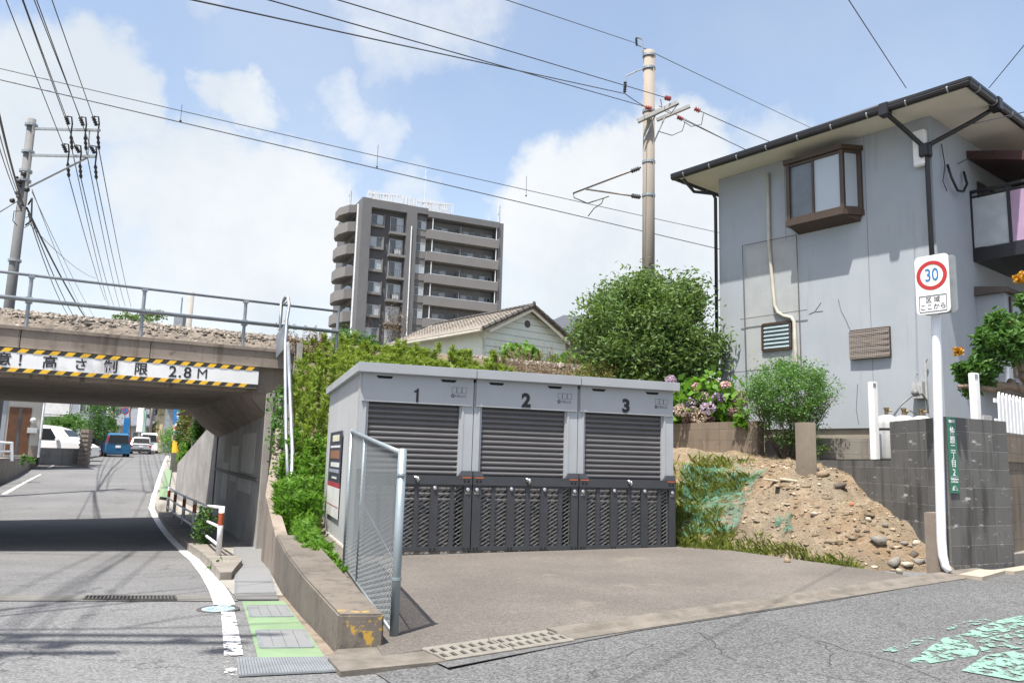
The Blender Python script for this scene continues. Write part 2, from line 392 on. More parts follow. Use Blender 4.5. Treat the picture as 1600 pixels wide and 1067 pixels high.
# coarser asphalt of the street in front of the lot
def edge(u, v=0.): p = E0+EU*u+EN*v; return (p.x, p.y, 0)
def streetb(X, Y):
    u = (X-E0.x)*EU.x+(Y-E0.y)*EU.y; k = sst(-.9, .9, u); return H(X, Y)*(1-k)+street(X, Y)*k
sheet('street', [edge(-1.0, -7.5), edge(2, -7.5), edge(6, -7.5), edge(14, -7.5), edge(24, -7.5)], [edge(-.35, -.27), edge(2, -.27), edge(6, -.27), edge(14, -.27), edge(24, -.27)], M_STREET, .004, streetb, nu=10, ns=6)
M_STREET2 = asphalt('asphalt_smooth_strip', (.108, .110, .112), .3)
SEAM = [(700, 1044), (1000, 985.5), (1300, 938.5), (1600, 886.5), (1700, 869)]
_sm = [PH(*q, fn=street) for q in SEAM]
def _eu(p): return (p.x-E0.x)*EU.x+(p.y-E0.y)*EU.y
sheet('street_strip', _sm, [edge(max(-.3, _eu(p)), -.268) for p in _sm], M_STREET2, .0062, street, nu=4, ns=6)
sheet('street_seam', _sm, [PH(x, y+.9, fn=street) for x, y in SEAM], M_DARKSEAM, .0082, street, nu=1)
def crack(pts, w_=.007):
    P = [PH(*q, fn=street) for q in pts]; out = []
    for a_, b_ in zip(P, P[1:]):
        n_ = max(2, int((b_-a_).length/.06))
        for i in range(n_): out.append(a_.lerp(b_, i/n_)+Vector((random.gauss(0, .012), random.gauss(0, .012), 0)))
    out.append(P[-1]); L_ = []; R2 = []
    for i, p in enumerate(out):
        t = out[min(i+1, len(out)-1)]-out[max(i-1, 0)]; t.z = 0; t.normalize(); k = w_*random.uniform(.15, .6); L_.append(p+Vector((t.y, -t.x, 0))*k); R2.append(p-Vector((t.y, -t.x, 0))*k)
    sheet('street_crack', L_, R2, M_DARKSEAM, .0086, street, nu=1, ns=1)
crack([(1095, 990), (1118, 1008), (1130, 1022), (1150, 1032)]); crack([(1280, 1002), (1330, 1018), (1390, 1032), (1470, 1062)]); crack([(1125, 1015), (1190, 1010), (1240, 1000)], .005); crack([(760, 1064), (860, 1040), (960, 1030), (1020, 1008)], .005); crack([(1230, 985), (1290, 1010), (1300, 1040)], .005)
# ---- the lot
def lotH(X, Y): v = (X-E0.x)*EN.x+(Y-E0.y)*EN.y; return street(X, Y)+.012+.013*sst(-.02, .3, v)
sheet('lot', [(-.70, 4.84, 0), (-1.20, 6.4, 0), (-1.70, 7.85, 0), (-2.22, 9.35, 0), (-3.0, 11.6, 0)], [edge(5.6, -.03), edge(5.6, 1.2), edge(5.6, 3.2), edge(5.6, 5), edge(5.6, 7.)], M_LOT, 0, lotH, nu=12, ns=6)
M_CURB = plain('gutter_concrete', (.165, .148, .125), .9, var=.25, vs=5, bs=.25, stain=(.11, .10, .085))
# L-shaped gutter: flat apron, shallow channel and low lip
def gutter(name, u0, u1, mat=None):
    prof_ = [(-.27, -.12), (-.27, .012), (-.185, .020), (-.165, .008), (-.125, .008), (-.095, .030), (0.0, .034), (0.012, .018), (.012, -.12)]
    n = max(2, int((u1-u0)/.4)); mb = MB()
    for i in range(n+1):
        u = u0+(u1-u0)*i/n
        for v, dz in prof_:
            e = edge(u, v); mb.v.append((e[0], e[1], min(street(e[0], e[1]), H(e[0], e[1]) if u < .3 else 9)+dz))
    k = len(prof_)
    for i in range(n):
        for j in range(k-1): mb.f.append((i*k+j, (i+1)*k+j, (i+1)*k+j+1, i*k+j+1)); mb.m.append(0)
    mb.f.append(tuple(range(k))); mb.m.append(0); mb.f.append(tuple(n*k+j for j in range(k))[::-1]); mb.m.append(0)
    return tag(mb.build(name, mat or M_CURB, world=True), kind='structure')
gutter('gutter', 1.015, 6.7)
# ================================================================== markings, covers, kerbs
SHX = lambda px, py, off=0.: PH(px, py, off)
def patch(name, pxs, mat, off=.006, fn=H, kind='structure', ns=4):
    """a marking lying on the road: left edge and right edge points, near to far"""
    L = [PH(*p) for p in pxs[0]]; Rr = [PH(*p) for p in pxs[1]]
    return sheet(name, L, Rr, mat, off, fn, nu=2, ns=ns, kind=kind)
WL = [(352, 945), (342.7, 924), (325, 897), (306, 875), (283.7, 856), (258, 829), (244, 808), (237.5, 794), (242, 773), (250, 747), (256.6, 725), (262, 712)]
WLp = [PH(*p) for p in WL]
def offs(pts, d):
    out = []
    for i, p in enumerate(pts):
        t = (pts[min(i+1, len(pts)-1)]-pts[max(i-1, 0)]); t.z = 0; t.normalize(); out.append(p+Vector((t.y, -t.x, 0))*d)
    return out
sheet('edge_line', offs(WLp, -.09), offs(WLp, .08), M_WHITE, .007, nu=2, ns=5)
patch('edge_line', ([(345, 956.5), (345, 940.5)], [(366.5, 956.5), (361, 940.5)]), M_WHITE, .007) if 0 else None
patch('edge_line', ([(350, 1025), (345.5, 956.5)], [(380, 1024.5), (366, 956.5)]), M_WHITE2, .007)
patch('edge_line', ([(340, 947), (340, 940)], [(361, 947), (360, 940)]), M_WHITE, .007)
patch('edge_line', ([(350, 1062), (350, 1029)], [(371, 1060), (369, 1029)]), worn_paint('road_paint_mostly_gone', (.74, .74, .73), .56, 9), .007)
patch('green_strip', ([(402.5, 1028), (378, 940)], [(508, 1027.5), (443, 939)]), M_GREEN, .006, ns=8)
patch('green_strip', ([(246.5, 783), (256, 752), (258.5, 737)], [(261, 785), (266, 752), (268.5, 737)]), M_GREEN, .16)
patch('edge_line', ([(2, 772), (62, 741)], [(10, 772), (65, 741)]), M_WHITE2, .007)
patch('edge_line', ([(73, 731), (88, 724)], [(78, 731), (91, 724)]), M_WHITE2, .007)
patch('edge_line', ([(100, 721), (135, 714)], [(104, 721.5), (138, 714.5)]), M_WHITE2, .007)
# concrete band with the cross drain
M_BAND = plain('drain_band_concrete', (.155, .152, .14), .9, var=.14, vs=4, bs=.2)
patch('drain_band', ([(-30, 939), (-30, 930)], [(372, 939.5), (366, 930)]), M_BAND, .006, ns=6)
# teal worn lettering block on the street
M_TW = worn_paint('road_paint_white_remnant', (.45, .58, .52), .62, 8)
def street_poly(name, px, mat, off):
    pts = [PH(*p, fn=street) for p in px]; mb = MB(); mb.add([(p.x, p.y, street(p.x, p.y)+off) for p in pts], [tuple(range(len(pts)))])
    o = mb.build(name, mat, world=True)
    if o.data.polygons[0].normal.z < 0: o.data.flip_normals()
    return tag(o, kind='structure')
M_TEALF = worn_paint('road_paint_teal_faint', (.18, .31, .26), .53, 12)
for i, (px, m_) in enumerate((([(1420, 1035), (1474, 998), (1499, 994), (1530, 1018), (1526, 1026), (1442, 1040)], M_TEAL), ([(1498, 993), (1558, 971), (1600, 962), (1650, 953), (1650, 972), (1600, 981), (1537, 998)], M_TEAL), ([(1502, 1050), (1540, 1026), (1600, 1016), (1670, 1004), (1680, 1085), (1600, 1068), (1558, 1060)], M_TEAL),
        ([(1360, 1023), (1440, 998), (1462, 993), (1462, 1000), (1400, 1020)], M_TEALF), ([(1476, 980), (1537, 967), (1560, 968), (1530, 977), (1480, 986)], M_TEALF), ([(1525, 1003), (1600, 985), (1660, 976), (1660, 1003), (1600, 1014), (1535, 1022)], M_TEALF), ([(1560, 966), (1600, 962), (1640, 955), (1640, 961), (1580, 971)], M_TW), ([(1535, 1028), (1600, 1022), (1640, 1018), (1640, 1024), (1560, 1034)], M_TW))):
    street_poly('street_marking', px, m_, .0092+.0006*i)
# ------------------------------------------------------------------ pavement under the bridge
SWR = [(-.93, 4.6), (-1.0, 5.0), (-2.45, 9.2), (-3.65, 12.4), (-4.42, 14.7), (-7.9, 21.9), (-10.8, 26.6), (-13.4, 33), (-17.4, 44), (-21.5, 60)]
def swr(Y): return float(np.interp(Y, [b for a, b in SWR], [a for a, b in SWR]))
wlY = [p.y for p in WLp]; wlX = [p.x for p in WLp]
def swl(Y): return float(np.interp(Y, wlY, wlX))+.06
def Hs(X, Y): return prof(Y)+.006+.05*sst(7.8, 11, Y)
ys = [7.7, 8, 8.6, 9.5, 11, 12.5, 14, 16, 18, 20, 22, 24, 26, 28, 31, 36, 43, 50, 60]
def lp(Y): return (swl(Y)+.06*(1-sst(7.2, 9.5, Y)), Y, 0)
sheet('sidewalk', [lp(y) for y in ys], [(swr(y), y, 0) for y in ys], M_PAVE, 0, Hs, nu=4, ns=9)
patch_ = sheet('sidewalk', [(-1.12, 4.7, 0), (-1.28, 5.4, 0), (-1.78, 6.7, 0), (-2.15, 7.8, 0)], [(-.88, 4.7, 0), (-1.08, 5.4, 0), (-1.55, 6.7, 0), (-1.98, 7.8, 0)], plain('gutter_dirt', (.20, .165, .13), .95, var=.3, vs=6, bs=.3), .004, lambda x, y: prof(y))
# kerb face and kerb stones
mb = MB()
kp = [Vv(lp(y)) for y in (8.9, 9.5, 10.2, 11, 12.5, 14, 16, 18, 20, 22, 24)]
for i in range(len(kp)-1):
    for k in range(3):
        a = kp[i].lerp(kp[i+1], k/3); b = kp[i].lerp(kp[i+1], (k+1)/3); t = (b-a).normalized(); nn = Vector((t.y, -t.x, 0)); wk = lambda Y: min(.42, .12+.17*(Y-8.9))
        q = [a, a+nn*wk(a.y), b+nn*wk(b.y), b]
        mb.hexa([(p.x, p.y, prof(p.y)-.1) for p in q], [(p.x, p.y, Hs(p.x, p.y)+.08) for p in q])
M_KERB = plain('kerb_concrete', (.24, .22, .195), .9, var=.2, vs=3, bs=.25, stain=(.10, .09, .075))
tag(mb.build('kerb', M_KERB, world=True, fix=True), kind='structure')
# ------------------------------------------------------------------ covers and gratings (each lifts out)
def plate_mat(name, c, sc, rough=.55, metal=.5):
    m, b = newmat(name); co = coords(); wv = []
    for rot in (45, -45):
        mp = nt.nodes.new('ShaderNodeMapping'); nt.links.new(co, mp.inputs[0]); mp.inputs['Rotation'].default_value = (0, 0, R_(rot))
        wn = nt.nodes.new('ShaderNodeTexWave'); wn.wave_type = 'BANDS'; wn.inputs['Scale'].default_value = sc; nt.links.new(mp.outputs[0], wn.inputs[0]); wv.append(wn.outputs['Fac'])
    h = M('MULTIPLY', wv[0], wv[1])
    col = mixc(SSTEP(h, .2, .7), tuple(x*.72 for x in c), c); col = mixc(SSTEP(NOISE(co, 3, 6), .45, .7, 0, .5), col, tuple(x*.7 for x in c))
    nt.links.new(col, b.inputs['Base Color']); b.inputs['Roughness'].default_value = rough; b.inputs['Metallic'].default_value = metal
    bump(h, .6, .01, b); return m
M_PLATE = plate_mat('checker_plate', (.36, .37, .38), 22)
M_GALV = plain('galvanised_steel', (.40, .43, .45), .45, .6, .12, 6)
M_IRON = plain('cast_iron', (.10, .095, .09), .7, .3, .25, 12, .2)
M_BLACK = plain('hollow_shade', (.012, .012, .012), .9)  # flat black standing in for the unlit depth of slots and holes
def cover(name, px, label, cat, mat, fn, th=.012, div=3, group=None):
    P = [PH(*p, fn=fn) for p in px]; c = sum(P, Vector())/4; NS = 8 if (P[3]-P[0]).length < 2 else 50
    t = thing(name, label, cat, (c.x, c.y, fn(c.x, c.y)), 0, group)
    mb = MB(); fr = MB()
    for k in range(div):
        def at(u, v):
            p = P[0].lerp(P[1], u).lerp(P[3].lerp(P[2], u), v); return p
        a, b = k/div+.006, (k+1)/div-.006
        for s_ in range(NS):
            q = [at(a, .01+.98*s_/NS), at(b, .01+.98*s_/NS), at(b, .01+.98*(s_+1)/NS), at(a, .01+.98*(s_+1)/NS)]
            mb.hexa([(p.x, p.y, fn(p.x, p.y)-.02) for p in q], [(p.x, p.y, fn(p.x, p.y)+th) for p in q])
    for a, b in ((0, 1), (1, 2), (2, 3), (3, 0)):
        p, q = P[a], P[b]; [fr.bar((u.x, u.y, fn(u.x, u.y)+.002), (w_.x, w_.y, fn(w_.x, w_.y)+.002), .022, .025) for u, w_ in ((p.lerp(q, k/NS), p.lerp(q, (k+1)/NS)) for k in range(NS))]
    mb.build('plate', mat, t, world=True, fix=True); fr.build('frame', M_GALV, t, world=True, fix=True); return t
cover('drain_cover', [(392, 965), (457, 964.5), (444.5, 947), (387, 948)], 'smaller grey chequered steel cover set in the green path', 'drain cover', M_PLATE, H, .012, 4)
cover('drain_cover', [(408, 1014), (488, 1013), (474, 986), (401, 987)], 'larger grey chequered steel cover set in the green path nearest the street', 'drain cover', M_PLATE, H, .012, 4)
cover('drain_cover', [(368, 910), (425, 910), (407, 849), (366, 849)], 'long grey ribbed steel cover on the path beside the abutment', 'drain cover', M_PLATE, Hs, .010, 1)
cover('drain_cover', [(368, 928), (430, 927), (425, 911), (368, 911)], 'short grey ribbed steel cover at the foot of the path ramp', 'drain cover', M_PLATE, Hs, .010, 1)
def grating(name, px, n, label, fn, cross=6, mat=None, wbar=.012, group=None):
    P = [PH(*p, fn=fn) for p in px]; c = sum(P, Vector())/4
    t = thing(name, label, 'drain grate', (c.x, c.y, fn(c.x, c.y)), 0, group); z = lambda p, o: (p.x, p.y, fn(p.x, p.y)+o)
    slot_shade = MB(); slot_shade.add([z(p, .0065) for p in P], [(0, 1, 2, 3)]); slot_shade.build('slot_shade', M_BLACK, t, world=True)  # black sheet at road level, painting the shade below the bars
    g = MB()
    for i in range(n+1):
        a = P[0].lerp(P[1], i/n); b = P[3].lerp(P[2], i/n); g.bar(z(a, .012), z(b, .012), wbar, .012)
    for j in range(cross+1):
        a = P[0].lerp(P[3], j/cross); b = P[1].lerp(P[2], j/cross); g.bar(z(a, .011), z(b, .011), wbar*.7, .01)
    g.build('bars', mat or M_GALV, t, world=True, fix=True); return t
grating('drain_grate', [(374.5, 1058), (535.5, 1050), (518, 1029.5), (371, 1032)], 34, 'worn steel mesh drain grate in front of the green path', H, 9, M_GALV, .012)
grating('drain_grate', [(131, 938), (275, 939), (273, 932.5), (135, 932.5)], 24, 'long narrow slotted drain grate across the road near the bridge', H, 1, M_IRON, .016)
grating('drain_grate', [(372, 938), (432, 938), (428, 929.5), (368, 929.5)], 14, 'short dark drain grate across the path just above the green paint', H, 2, plain('old_steel', (.2, .2, .2), .6, .3), .03)
# concrete slot gratings of the gutter: solid blocks with two rows of slots
M_SLOT = plain('slot_drain_concrete', (.215, .20, .175), .85, var=.18, vs=6, bs=.3, stain=(.13, .12, .10))
def slot_block(u0, u1, label):
    e = edge(u0, -.23); t = thing('slot_drain', label, 'drain grate', (e[0], e[1], street(e[0], e[1])), 0)
    z = lambda u, v, o: (edge(u, v)[0], edge(u, v)[1], street(*edge(u, v)[:2])+o)
    b = MB(); n = 7
    us = [u0]+sum([[u0+(u1-u0)*(i+.27)/n, u0+(u1-u0)*(i+.73)/n] for i in range(n)], [])+[u1]
    def blk(a, c, v0, v1): b.hexa([z(a, v0, -.1), z(c, v0, -.1), z(c, v1, -.1), z(a, v1, -.1)], [z(a, v0, .016), z(c, v0, .014), z(c, v1, .022), z(a, v1, .022)])
    blk(u0, u1, -.30, -.265); blk(u0, u1, -.165, -.14); blk(u0, u1, -.04, 0.)
    for i in range(0, len(us)-1, 2):
        sk = .02
        blk(us[i], us[i+1], -.265, -.165); blk(us[i], us[i+1], -.14, -.04)
    b.build('block', M_SLOT, t, world=True, fix=True)
    p = MB(); p.add([z(u0, -.29, .006), z(u1, -.29, .006), z(u1, -.01, .012), z(u0, -.01, .012)], [(0, 1, 2, 3)]); p.build('slot_shade', M_BLACK, t, world=True)  # black sheet just below the top paints the slots' shade
P = [PH(*q, fn=lambda x, y: 0.) for q in ((512, 1030), (527, 1017), (607, 1012), (532, 1052))]; P[3:3] = [Vv(edge(.068, 0.)), Vv(edge(.068, -.30))]
mb = MB(); mb.extr([(p.x, p.y, .012) for p in P], (0, 0, -.2)); o = mb.build('apron', M_CURB, world=True, fix=True); tag(o, kind='structure')
slot_block(.07, .54, 'slotted concrete gutter grate beside the mesh fence post'); slot_block(.55, 1.01, 'slotted concrete gutter grate farther from the mesh fence post')
# manhole cover with pale blue face
p = PH(341, 952.6); t = thing('manhole_cover', 'round iron manhole cover with pale blue face on the white line', 'manhole cover', (p.x, p.y, H(p.x, p.y)))
mb = MB(); mb.lathe([(.165, -.02), (.165, .010), (.13, .012), (.13, .009)], n=40); mb.build('rim', M_IRON, t)
mb = MB(); mb.lathe([(.128, -.02), (.128, .0105), (.11, .013), (.0, .013)], n=40)
for k in range(8):
    a = k*math.pi/4; mb.bar((.04*math.cos(a), .04*math.sin(a), .0145), (.105*math.cos(a), .105*math.sin(a), .0145), .012, .004)
mb.build('lid', plain('manhole_blue', (.34, .46, .52), .6, .1, .25, 20, .3, stain=(.2, .24, .26)), t)
# pale cover slabs at the right-hand gutter
M_SLAB = plain('pale_slab', (.40, .35, .285), .85, var=.1, vs=3, bs=.2)
for px, lab in (([(1498, 903), (1535, 907.5), (1572, 897), (1530, 895)], 'pale concrete cover slab in the gutter right of the sign post'), ([(1555, 896), (1585, 898.5), (1640, 890), (1600, 889)], 'pale concrete cover slab in the gutter at the right edge')):
    P = [PH(*q, fn=street) for q in px]; mb = MB(); mb.hexa([(p.x, p.y, street(p.x, p.y)-.03) for p in P], [(p.x, p.y, street(p.x, p.y)+.04) for p in P])
    tag(mb.build('cover_slab', M_SLAB, world=True, fix=True), lab, 'cover slab')
# ================================================================== railway bridge
def concrete(name, c, streak=.6, stain=None, rough=.88, formwork=True, bs=.25):
    m, b = newmat(name); co = coords()
    col = mixc(SSTEP(NOISE(co, 1.3, 7, .62), .3, .7), tuple(x*.8 for x in c), tuple(x*1.15 for x in c))
    st = stain or tuple(x*.35 for x in c)
    col = mixc(SSTEP(NOISE(coords(scale=(3.2, 3.2, .28)), 1.9, 7, .62), .5, .74, 0, streak), col, st)
    col = mixc(SSTEP(NOISE(co, 5, 8, .7), .57, .7, 0, streak*.7), col, tuple(x*.5 for x in st))
    col = mixc(SSTEP(NOISE(coords(scale=(5, 5, .5)), 2.4, 5, .6), .6, .75, 0, .35), col, (min(1, c[0]*1.6), min(1, c[1]*1.6), min(1, c[2]*1.55)))
    nt.links.new(col, b.inputs['Base Color']); b.inputs['Roughness'].default_value = rough
    bump(M('ADD', NOISE(co, 40, 5, .7), M('MULTIPLY', NOISE(co, 4, 5), 1.2)), bs, .012, b); return m
M_CONC = concrete('weathered_concrete', (.25, .23, .205), .75, (.10, .085, .07))
M_CONC_BROWN = concrete('brown_stained_concrete', (.215, .18, .15), .9, (.085, .065, .05))
M_CONC_PALE = concrete('pale_concrete', (.33, .31, .285), .5)
M_CONC_WALL = concrete('abutment_concrete', (.30, .29, .28), .55)
M_PAINTPATCH = plain('patch_paint', (.50, .49, .47), .8, var=.08)
P0 = (-4.47, 14.7, 0); RAZ = math.atan2(.4863, .8738)
br = thing('railway_bridge', 'weathered concrete railway underpass bridge spanning the sunken road', 'bridge', P0, RAZ)
mb = MB(); mb.box(-16, .42, .14, 8.1, 2.25, 2.74)
mb.extr([(-.35, .16, 2.252), (.46, .16, 2.252), (.46, .16, 1.55), (.03, .16, 1.85)], (0, 7.92, 0)); mb.build('deck', M_CONC_BROWN, br, fix=True)
def fascia(y0, y1):
    m_ = MB(); xs = [-16, -12.1, -8.0, -3.98, -2.05, .42]
    for a, b in zip(xs, xs[1:]): m_.box(a+.006, b-.006, y0, y1, 2.725, 3.06)
    m_.box(-16, .42, y0-.025, y1+.02, 3.02, 3.075); return m_
fascia(0, .24).build('fascia', M_CONC_BROWN, br, fix=True); fascia(7.9, 8.14).build('fascia', M_CONC_BROWN, br, fix=True)
mb = MB(); mb.hexa([(.0, .0, -1), (1.6, .0, -1), (1.9, 8.1, -1), (.5, 8.1, -1)], [(.02, .0, 2.262), (1.6, .0, 2.262), (1.9, 8.1, 2.262), (.5, 8.1, 2.262)])
ab = mb.build('abutment', M_CONC_WALL, br, fix=True)
mb = MB(); mb.box(-.03, .09, -.05, 0.02, -1, 2.24); mb.box(.42, .5, -.3, .3, 0, 3.2); mb.build('pilaster', M_CONC_PALE, br, fix=True)
mb = MB()                               # repainted patches over old graffiti, a drain pipe groove
for y0, y1, z0, z1 in ((1.2, 3.0, .75, 1.55), (3.6, 4.9, .5, 1.3), (5.2, 6.4, .0, .9), (1.4, 3.4, .35, .62)):
    x = lambda y: .0+.5*y/8.1
    mb.hexa([(x(y0)-.004, y0, z0), (x(y0)+.02, y0, z0), (x(y1)+.02, y1, z0), (x(y1)-.004, y1, z0)], [(x(y0)+.0, y0, z1), (x(y0)+.02, y0, z1), (x(y1)+.02, y1, z1), (x(y1)+.0, y1, z1)])
mb.build('paint_patch', M_PAINTPATCH, br, fix=True)
mb = MB(); mb.bar((-.03, .1, .66), (.47, 8.0, .7), .05, .06); mb.build('cable_pipe', M_IRON, br, fix=True)
mb = MB(); mb.hexa([(-9.6, 0, -1.2), (-8.1, 0, -1.2), (-7.9, 8.1, -1.2), (-9.6, 8.1, -1.2)], [(-9.6, 0, 2.24), (-8.1, 0, 2.24), (-7.9, 8.1, 2.24), (-9.6, 8.1, 2.24)]); mb.build('abutment', M_CONC_WALL, br, fix=True)
# wing walls, each a wall of its own
def wing(name, pts_bottom, tops, th, mat, label):
    mb = MB(); n = len(pts_bottom)
    for i in range(n-1):
        a, b = Vector(pts_bottom[i]), Vector(pts_bottom[i+1]); d = (b-a); d.z = 0; d.normalize(); nn = Vector((d.y, -d.x, 0))*th
        za, zb = tops[i], tops[i+1]
        mb.hexa([a, b, b-nn*-1, a-nn*-1] if False else [a, b, b+nn, a+nn], [(a.x, a.y, za), (b.x, b.y, zb), (b.x+nn.x, b.y+nn.y, zb), (a.x+nn.x, a.y+nn.y, za)])
    return tag(mb.build(name, mat, world=True, fix=True), label, 'retaining wall')
wing('wing_wall', [(-7.98, 21.95, -1), (-10.9, 26.6, -.6)], [2.15, .75], .3, M_CONC_WALL, 'sloping grey wing wall on the far side of the railway bridge')
wing('wing_wall', [(-2.62, 9.3, -.8), (-3.55, 11.9, -.9), (-4.2, 14.45, -1)], [.2, .55, 1.7], .14, M_CONC_BROWN, 'narrow sloping wing wall joining the bridge to the low kerb wall')
# height limit board with hazard edging
M_BOARD = plain('board_white', (.74, .74, .74), .5, var=.05, vs=2, stain=(.45, .43, .42)); M_LETTER = plain('letter_black', (.02, .02, .022), .6)
M_YEL = plain('hazard_yellow', (.72, .43, .03), .55, var=.12, vs=8); M_BLK = plain('hazard_black', (.03, .03, .03), .55)
hb = thing('height_limit_board', 'long white height limit board with yellow and black edging under the parapet', 'sign', (P0[0]+.8738*-4+.0*.4863, P0[1]+.4863*-4, 2.33), RAZ)
L = XF[hb.name]; XF[hb.name] = L
x0, x1, hh = -6.0, 3.79, .37            # board local: x along, z up from 2.33
mb = MB(); mb.box(x0, x1, -.06, .135, 0, hh); mb.build('panel', M_BOARD, hb, fix=True)
kb = MB(); yb = kb
for z0, z1, off in ((hh-.062, hh+.004, 0), (-.004, .062, .11)):
    kb.mi = 0; kb.box(x0, x1-.0, -.064, -.0602, z0, z1)
    x = x0+off; kb.mi = 1
    while x < x1-.24:
        yb.extr([(x, -.0665, z0), (x+.115, -.0665, z0), (x+.175, -.0665, z1), (x+.06, -.0665, z1)], (0, .0022, 0)); x += .222
kb.build('edging', [M_BLK, M_YEL], hb)
XL, ZL = (1, 0, 0), (0, 0, 1)
# letters: px position along the board -> local x
for ch, lx, sz in (('注', -.64, .22), ('意', -.17, .22), ('！', .115, .23), ('高', .47, .22), ('さ', .916, .21), ('制', 1.362, .22), ('限', 1.825, .22), ('2', 2.334, .27), ('.', 2.452, .27), ('8', 2.575, .27), ('M', 2.819, .25)):
    text(ch, sz, M_LETTER, hb, frame((lx, -.063, hh/2-.008), XL, ZL), 'lettering', bold=0. if ch == 'M' else .004)
# railing over the parapet: posts, top tube and thick middle tube
M_RAIL = plain('rail_galvanised', (.33, .36, .39), .45, .55, .15, 4)
rl = thing('bridge_railing', 'grey galvanised pipe railing along the top of the railway bridge', 'railing', P0, RAZ)
for i, x in enumerate([-15.9, -14.2, -12.5, -10.8, -9.1, -7.4, -5.65, -3.93, -2.22, -.5, 1.26]):
    mb = MB(); z0 = 3.06 if x < .3 else 2.95; mb.tube([(x, .12, z0), (x, .12, 3.95)], .03, 8); mb.box(x-.05, x+.05, .06, .18, 3.53-.05, 3.53+.05) if x < 1 else None; mb.box(x-.045, x+.045, .08, .16, 3.9, 3.96) if x < 1 else None
    mb.build('post', M_RAIL, rl, smooth=False)
mb = MB(); mb.tube([(-15.9, .12, 3.95), (1.27, .12, 3.95)], .024); mb.build('top_rail', M_RAIL, rl, smooth=True)
mb = MB(); mb.tube([(-15.9, .07, 3.535), (1.27, .07, 3.535)], .036); mb.build('middle_rail', M_RAIL, rl, smooth=True)
# stair handrail and its gate plate at the end of the deck
hr = thing('stair_handrail', 'grey pipe handrail climbing the slope beside the bridge end', 'handrail', tuple(PH(451, 812, .05)))
def seg(pts): return [Py(*p) for p in pts]
a = [(451, 812, 11.9), (452, 770, 11.9), (456, 735, 12.1), (457, 706, 12.3), (452.5, 600, 13.6), (450, 536, 14.3)]
b = [(450, 748, 12.0), (447, 680, 12.7), (446, 600, 13.6), (445.5, 540, 14.3), (448, 500, 14.5), (452, 476, 14.6), (450, 465, 14.65), (446, 464, 14.7), (440, 476, 14.8), (438, 505, 14.8)]
mb = MB(); mb.tube(seg(a), .032, 8); mb.build('lower_rail', M_RAIL, hr, smooth=True, world=True)
mb = MB(); mb.tube(seg(b), .030, 8); mb.build('upper_rail', M_RAIL, hr, smooth=True, world=True)
gp = [Py(431, 524, 14.75), Py(446, 505, 14.5), Py(445, 543, 14.4), Py(431, 560, 14.7)]
mb = MB(); mb.extr(gp, (.02, .03, 0)); mb.build('gate_plate', M_RAIL, hr, world=True)
mb = MB(); mb.tube([Py(439, 470, 14.75), Py(437, 545, 14.75)], .022); mb.tube([Py(440, 478, 14.8), Py(447, 472, 14.7)], .02); mb.build('gate_frame', M_RAIL, hr, world=True, smooth=True)
# ------------------------------------------------------------------ low concrete kerb wall in front of the units
rw = MB(); lt = [(-1.0, 5.0), (-1.55, 6.35), (-2.1, 7.8), (-2.62, 9.3)]; rt = [(-.73, 5.05), (-1.22, 6.4), (-1.72, 7.85), (-2.25, 9.35)]
for i in range(3):
    q = [lt[i], rt[i], rt[i+1], lt[i+1]]
    zt = [.215, .215, .215, .215] if i == 0 else [.215]*4
    rw.hexa([(x, y, prof(y)-.25) for x, y in q], [(x, y, .205+.012*i) if k < 2 else (x, y, .205+.012*(i+1)) for k, (x, y) in enumerate(q)])
def lichen():
    m = concrete('kerb_wall_concrete', (.125, .108, .09), .75, (.05, .044, .037)); global nt; nt = m.node_tree
    b = nt.nodes['Principled BSDF']; src = b.inputs['Base Color'].links[0].from_socket; co = coords()
    col = mixc(SSTEP(NOISE(co, 12, 8, .75), .55, .62, 0, .7), src, (.05, .05, .045))
    sep = nt.nodes.new('ShaderNodeSeparateXYZ'); nt.links.new(co, sep.inputs[0])
    near = SSTEP(sep.outputs['Y'], -1.95, -2.05)
    col = mixc(M('MULTIPLY', M('MULTIPLY', SSTEP(NOISE(co, 9, 6, .6), .57, .62), near), .8), col, (.45, .27, .03)); nt.links.new(col, b.inputs['Base Color']); return m
M_LICH = lichen()
o = rw.build('kerb_wall', M_LICH, world=True, bevel=.012); tag(o, 'low thick concrete kerb wall with a lichen stained end beside the path', 'low wall')
mb = MB(); q = [(-.75, 4.82), (-.2, 5.05), (-.4, 5.4), (-.75, 5.2)]
# ------------------------------------------------------------------ guard rail on the pavement kerb
M_GW = plain('guard_white', (.72, .73, .74), .4, .05, .05, 6, stain=(.5, .49, .47)); M_RED = plain('guard_red', (.42, .09, .03), .45, var=.15)
gr_px = [(341, 866), (320, 846.5), (301, 830.5), (285, 818.5), (271, 808.5), (261.4, 799)]
gps = [PH(x, y, .15, prof_ := (lambda X, Y: prof(Y))) for x, y in gr_px]
gt = thing('guard_rail', 'white pipe guard rail with red bands on the kerb under the bridge', 'guard rail', tuple(gps[0]))
for i, p in enumerate(gps):
    mb = MB(); mb.tube([p, p+Vector((0, 0, .66))], .038, 10); po = mb.build('post', M_GW, gt, world=True, smooth=True)
    mb = MB(); mb.tube([p+Vector((0, 0, .40)), p+Vector((0, 0, .57))], .0395, 10); mb.build('red_band', M_RED, po, world=True)
for h, r in ((.64, .022), (.37, .022), (.12, .022)):
    mb = MB(); mb.tube([p+Vector((0, 0, h)) for p in gps], r, 8); mb.build('rail', M_GW, gt, world=True, smooth=True)
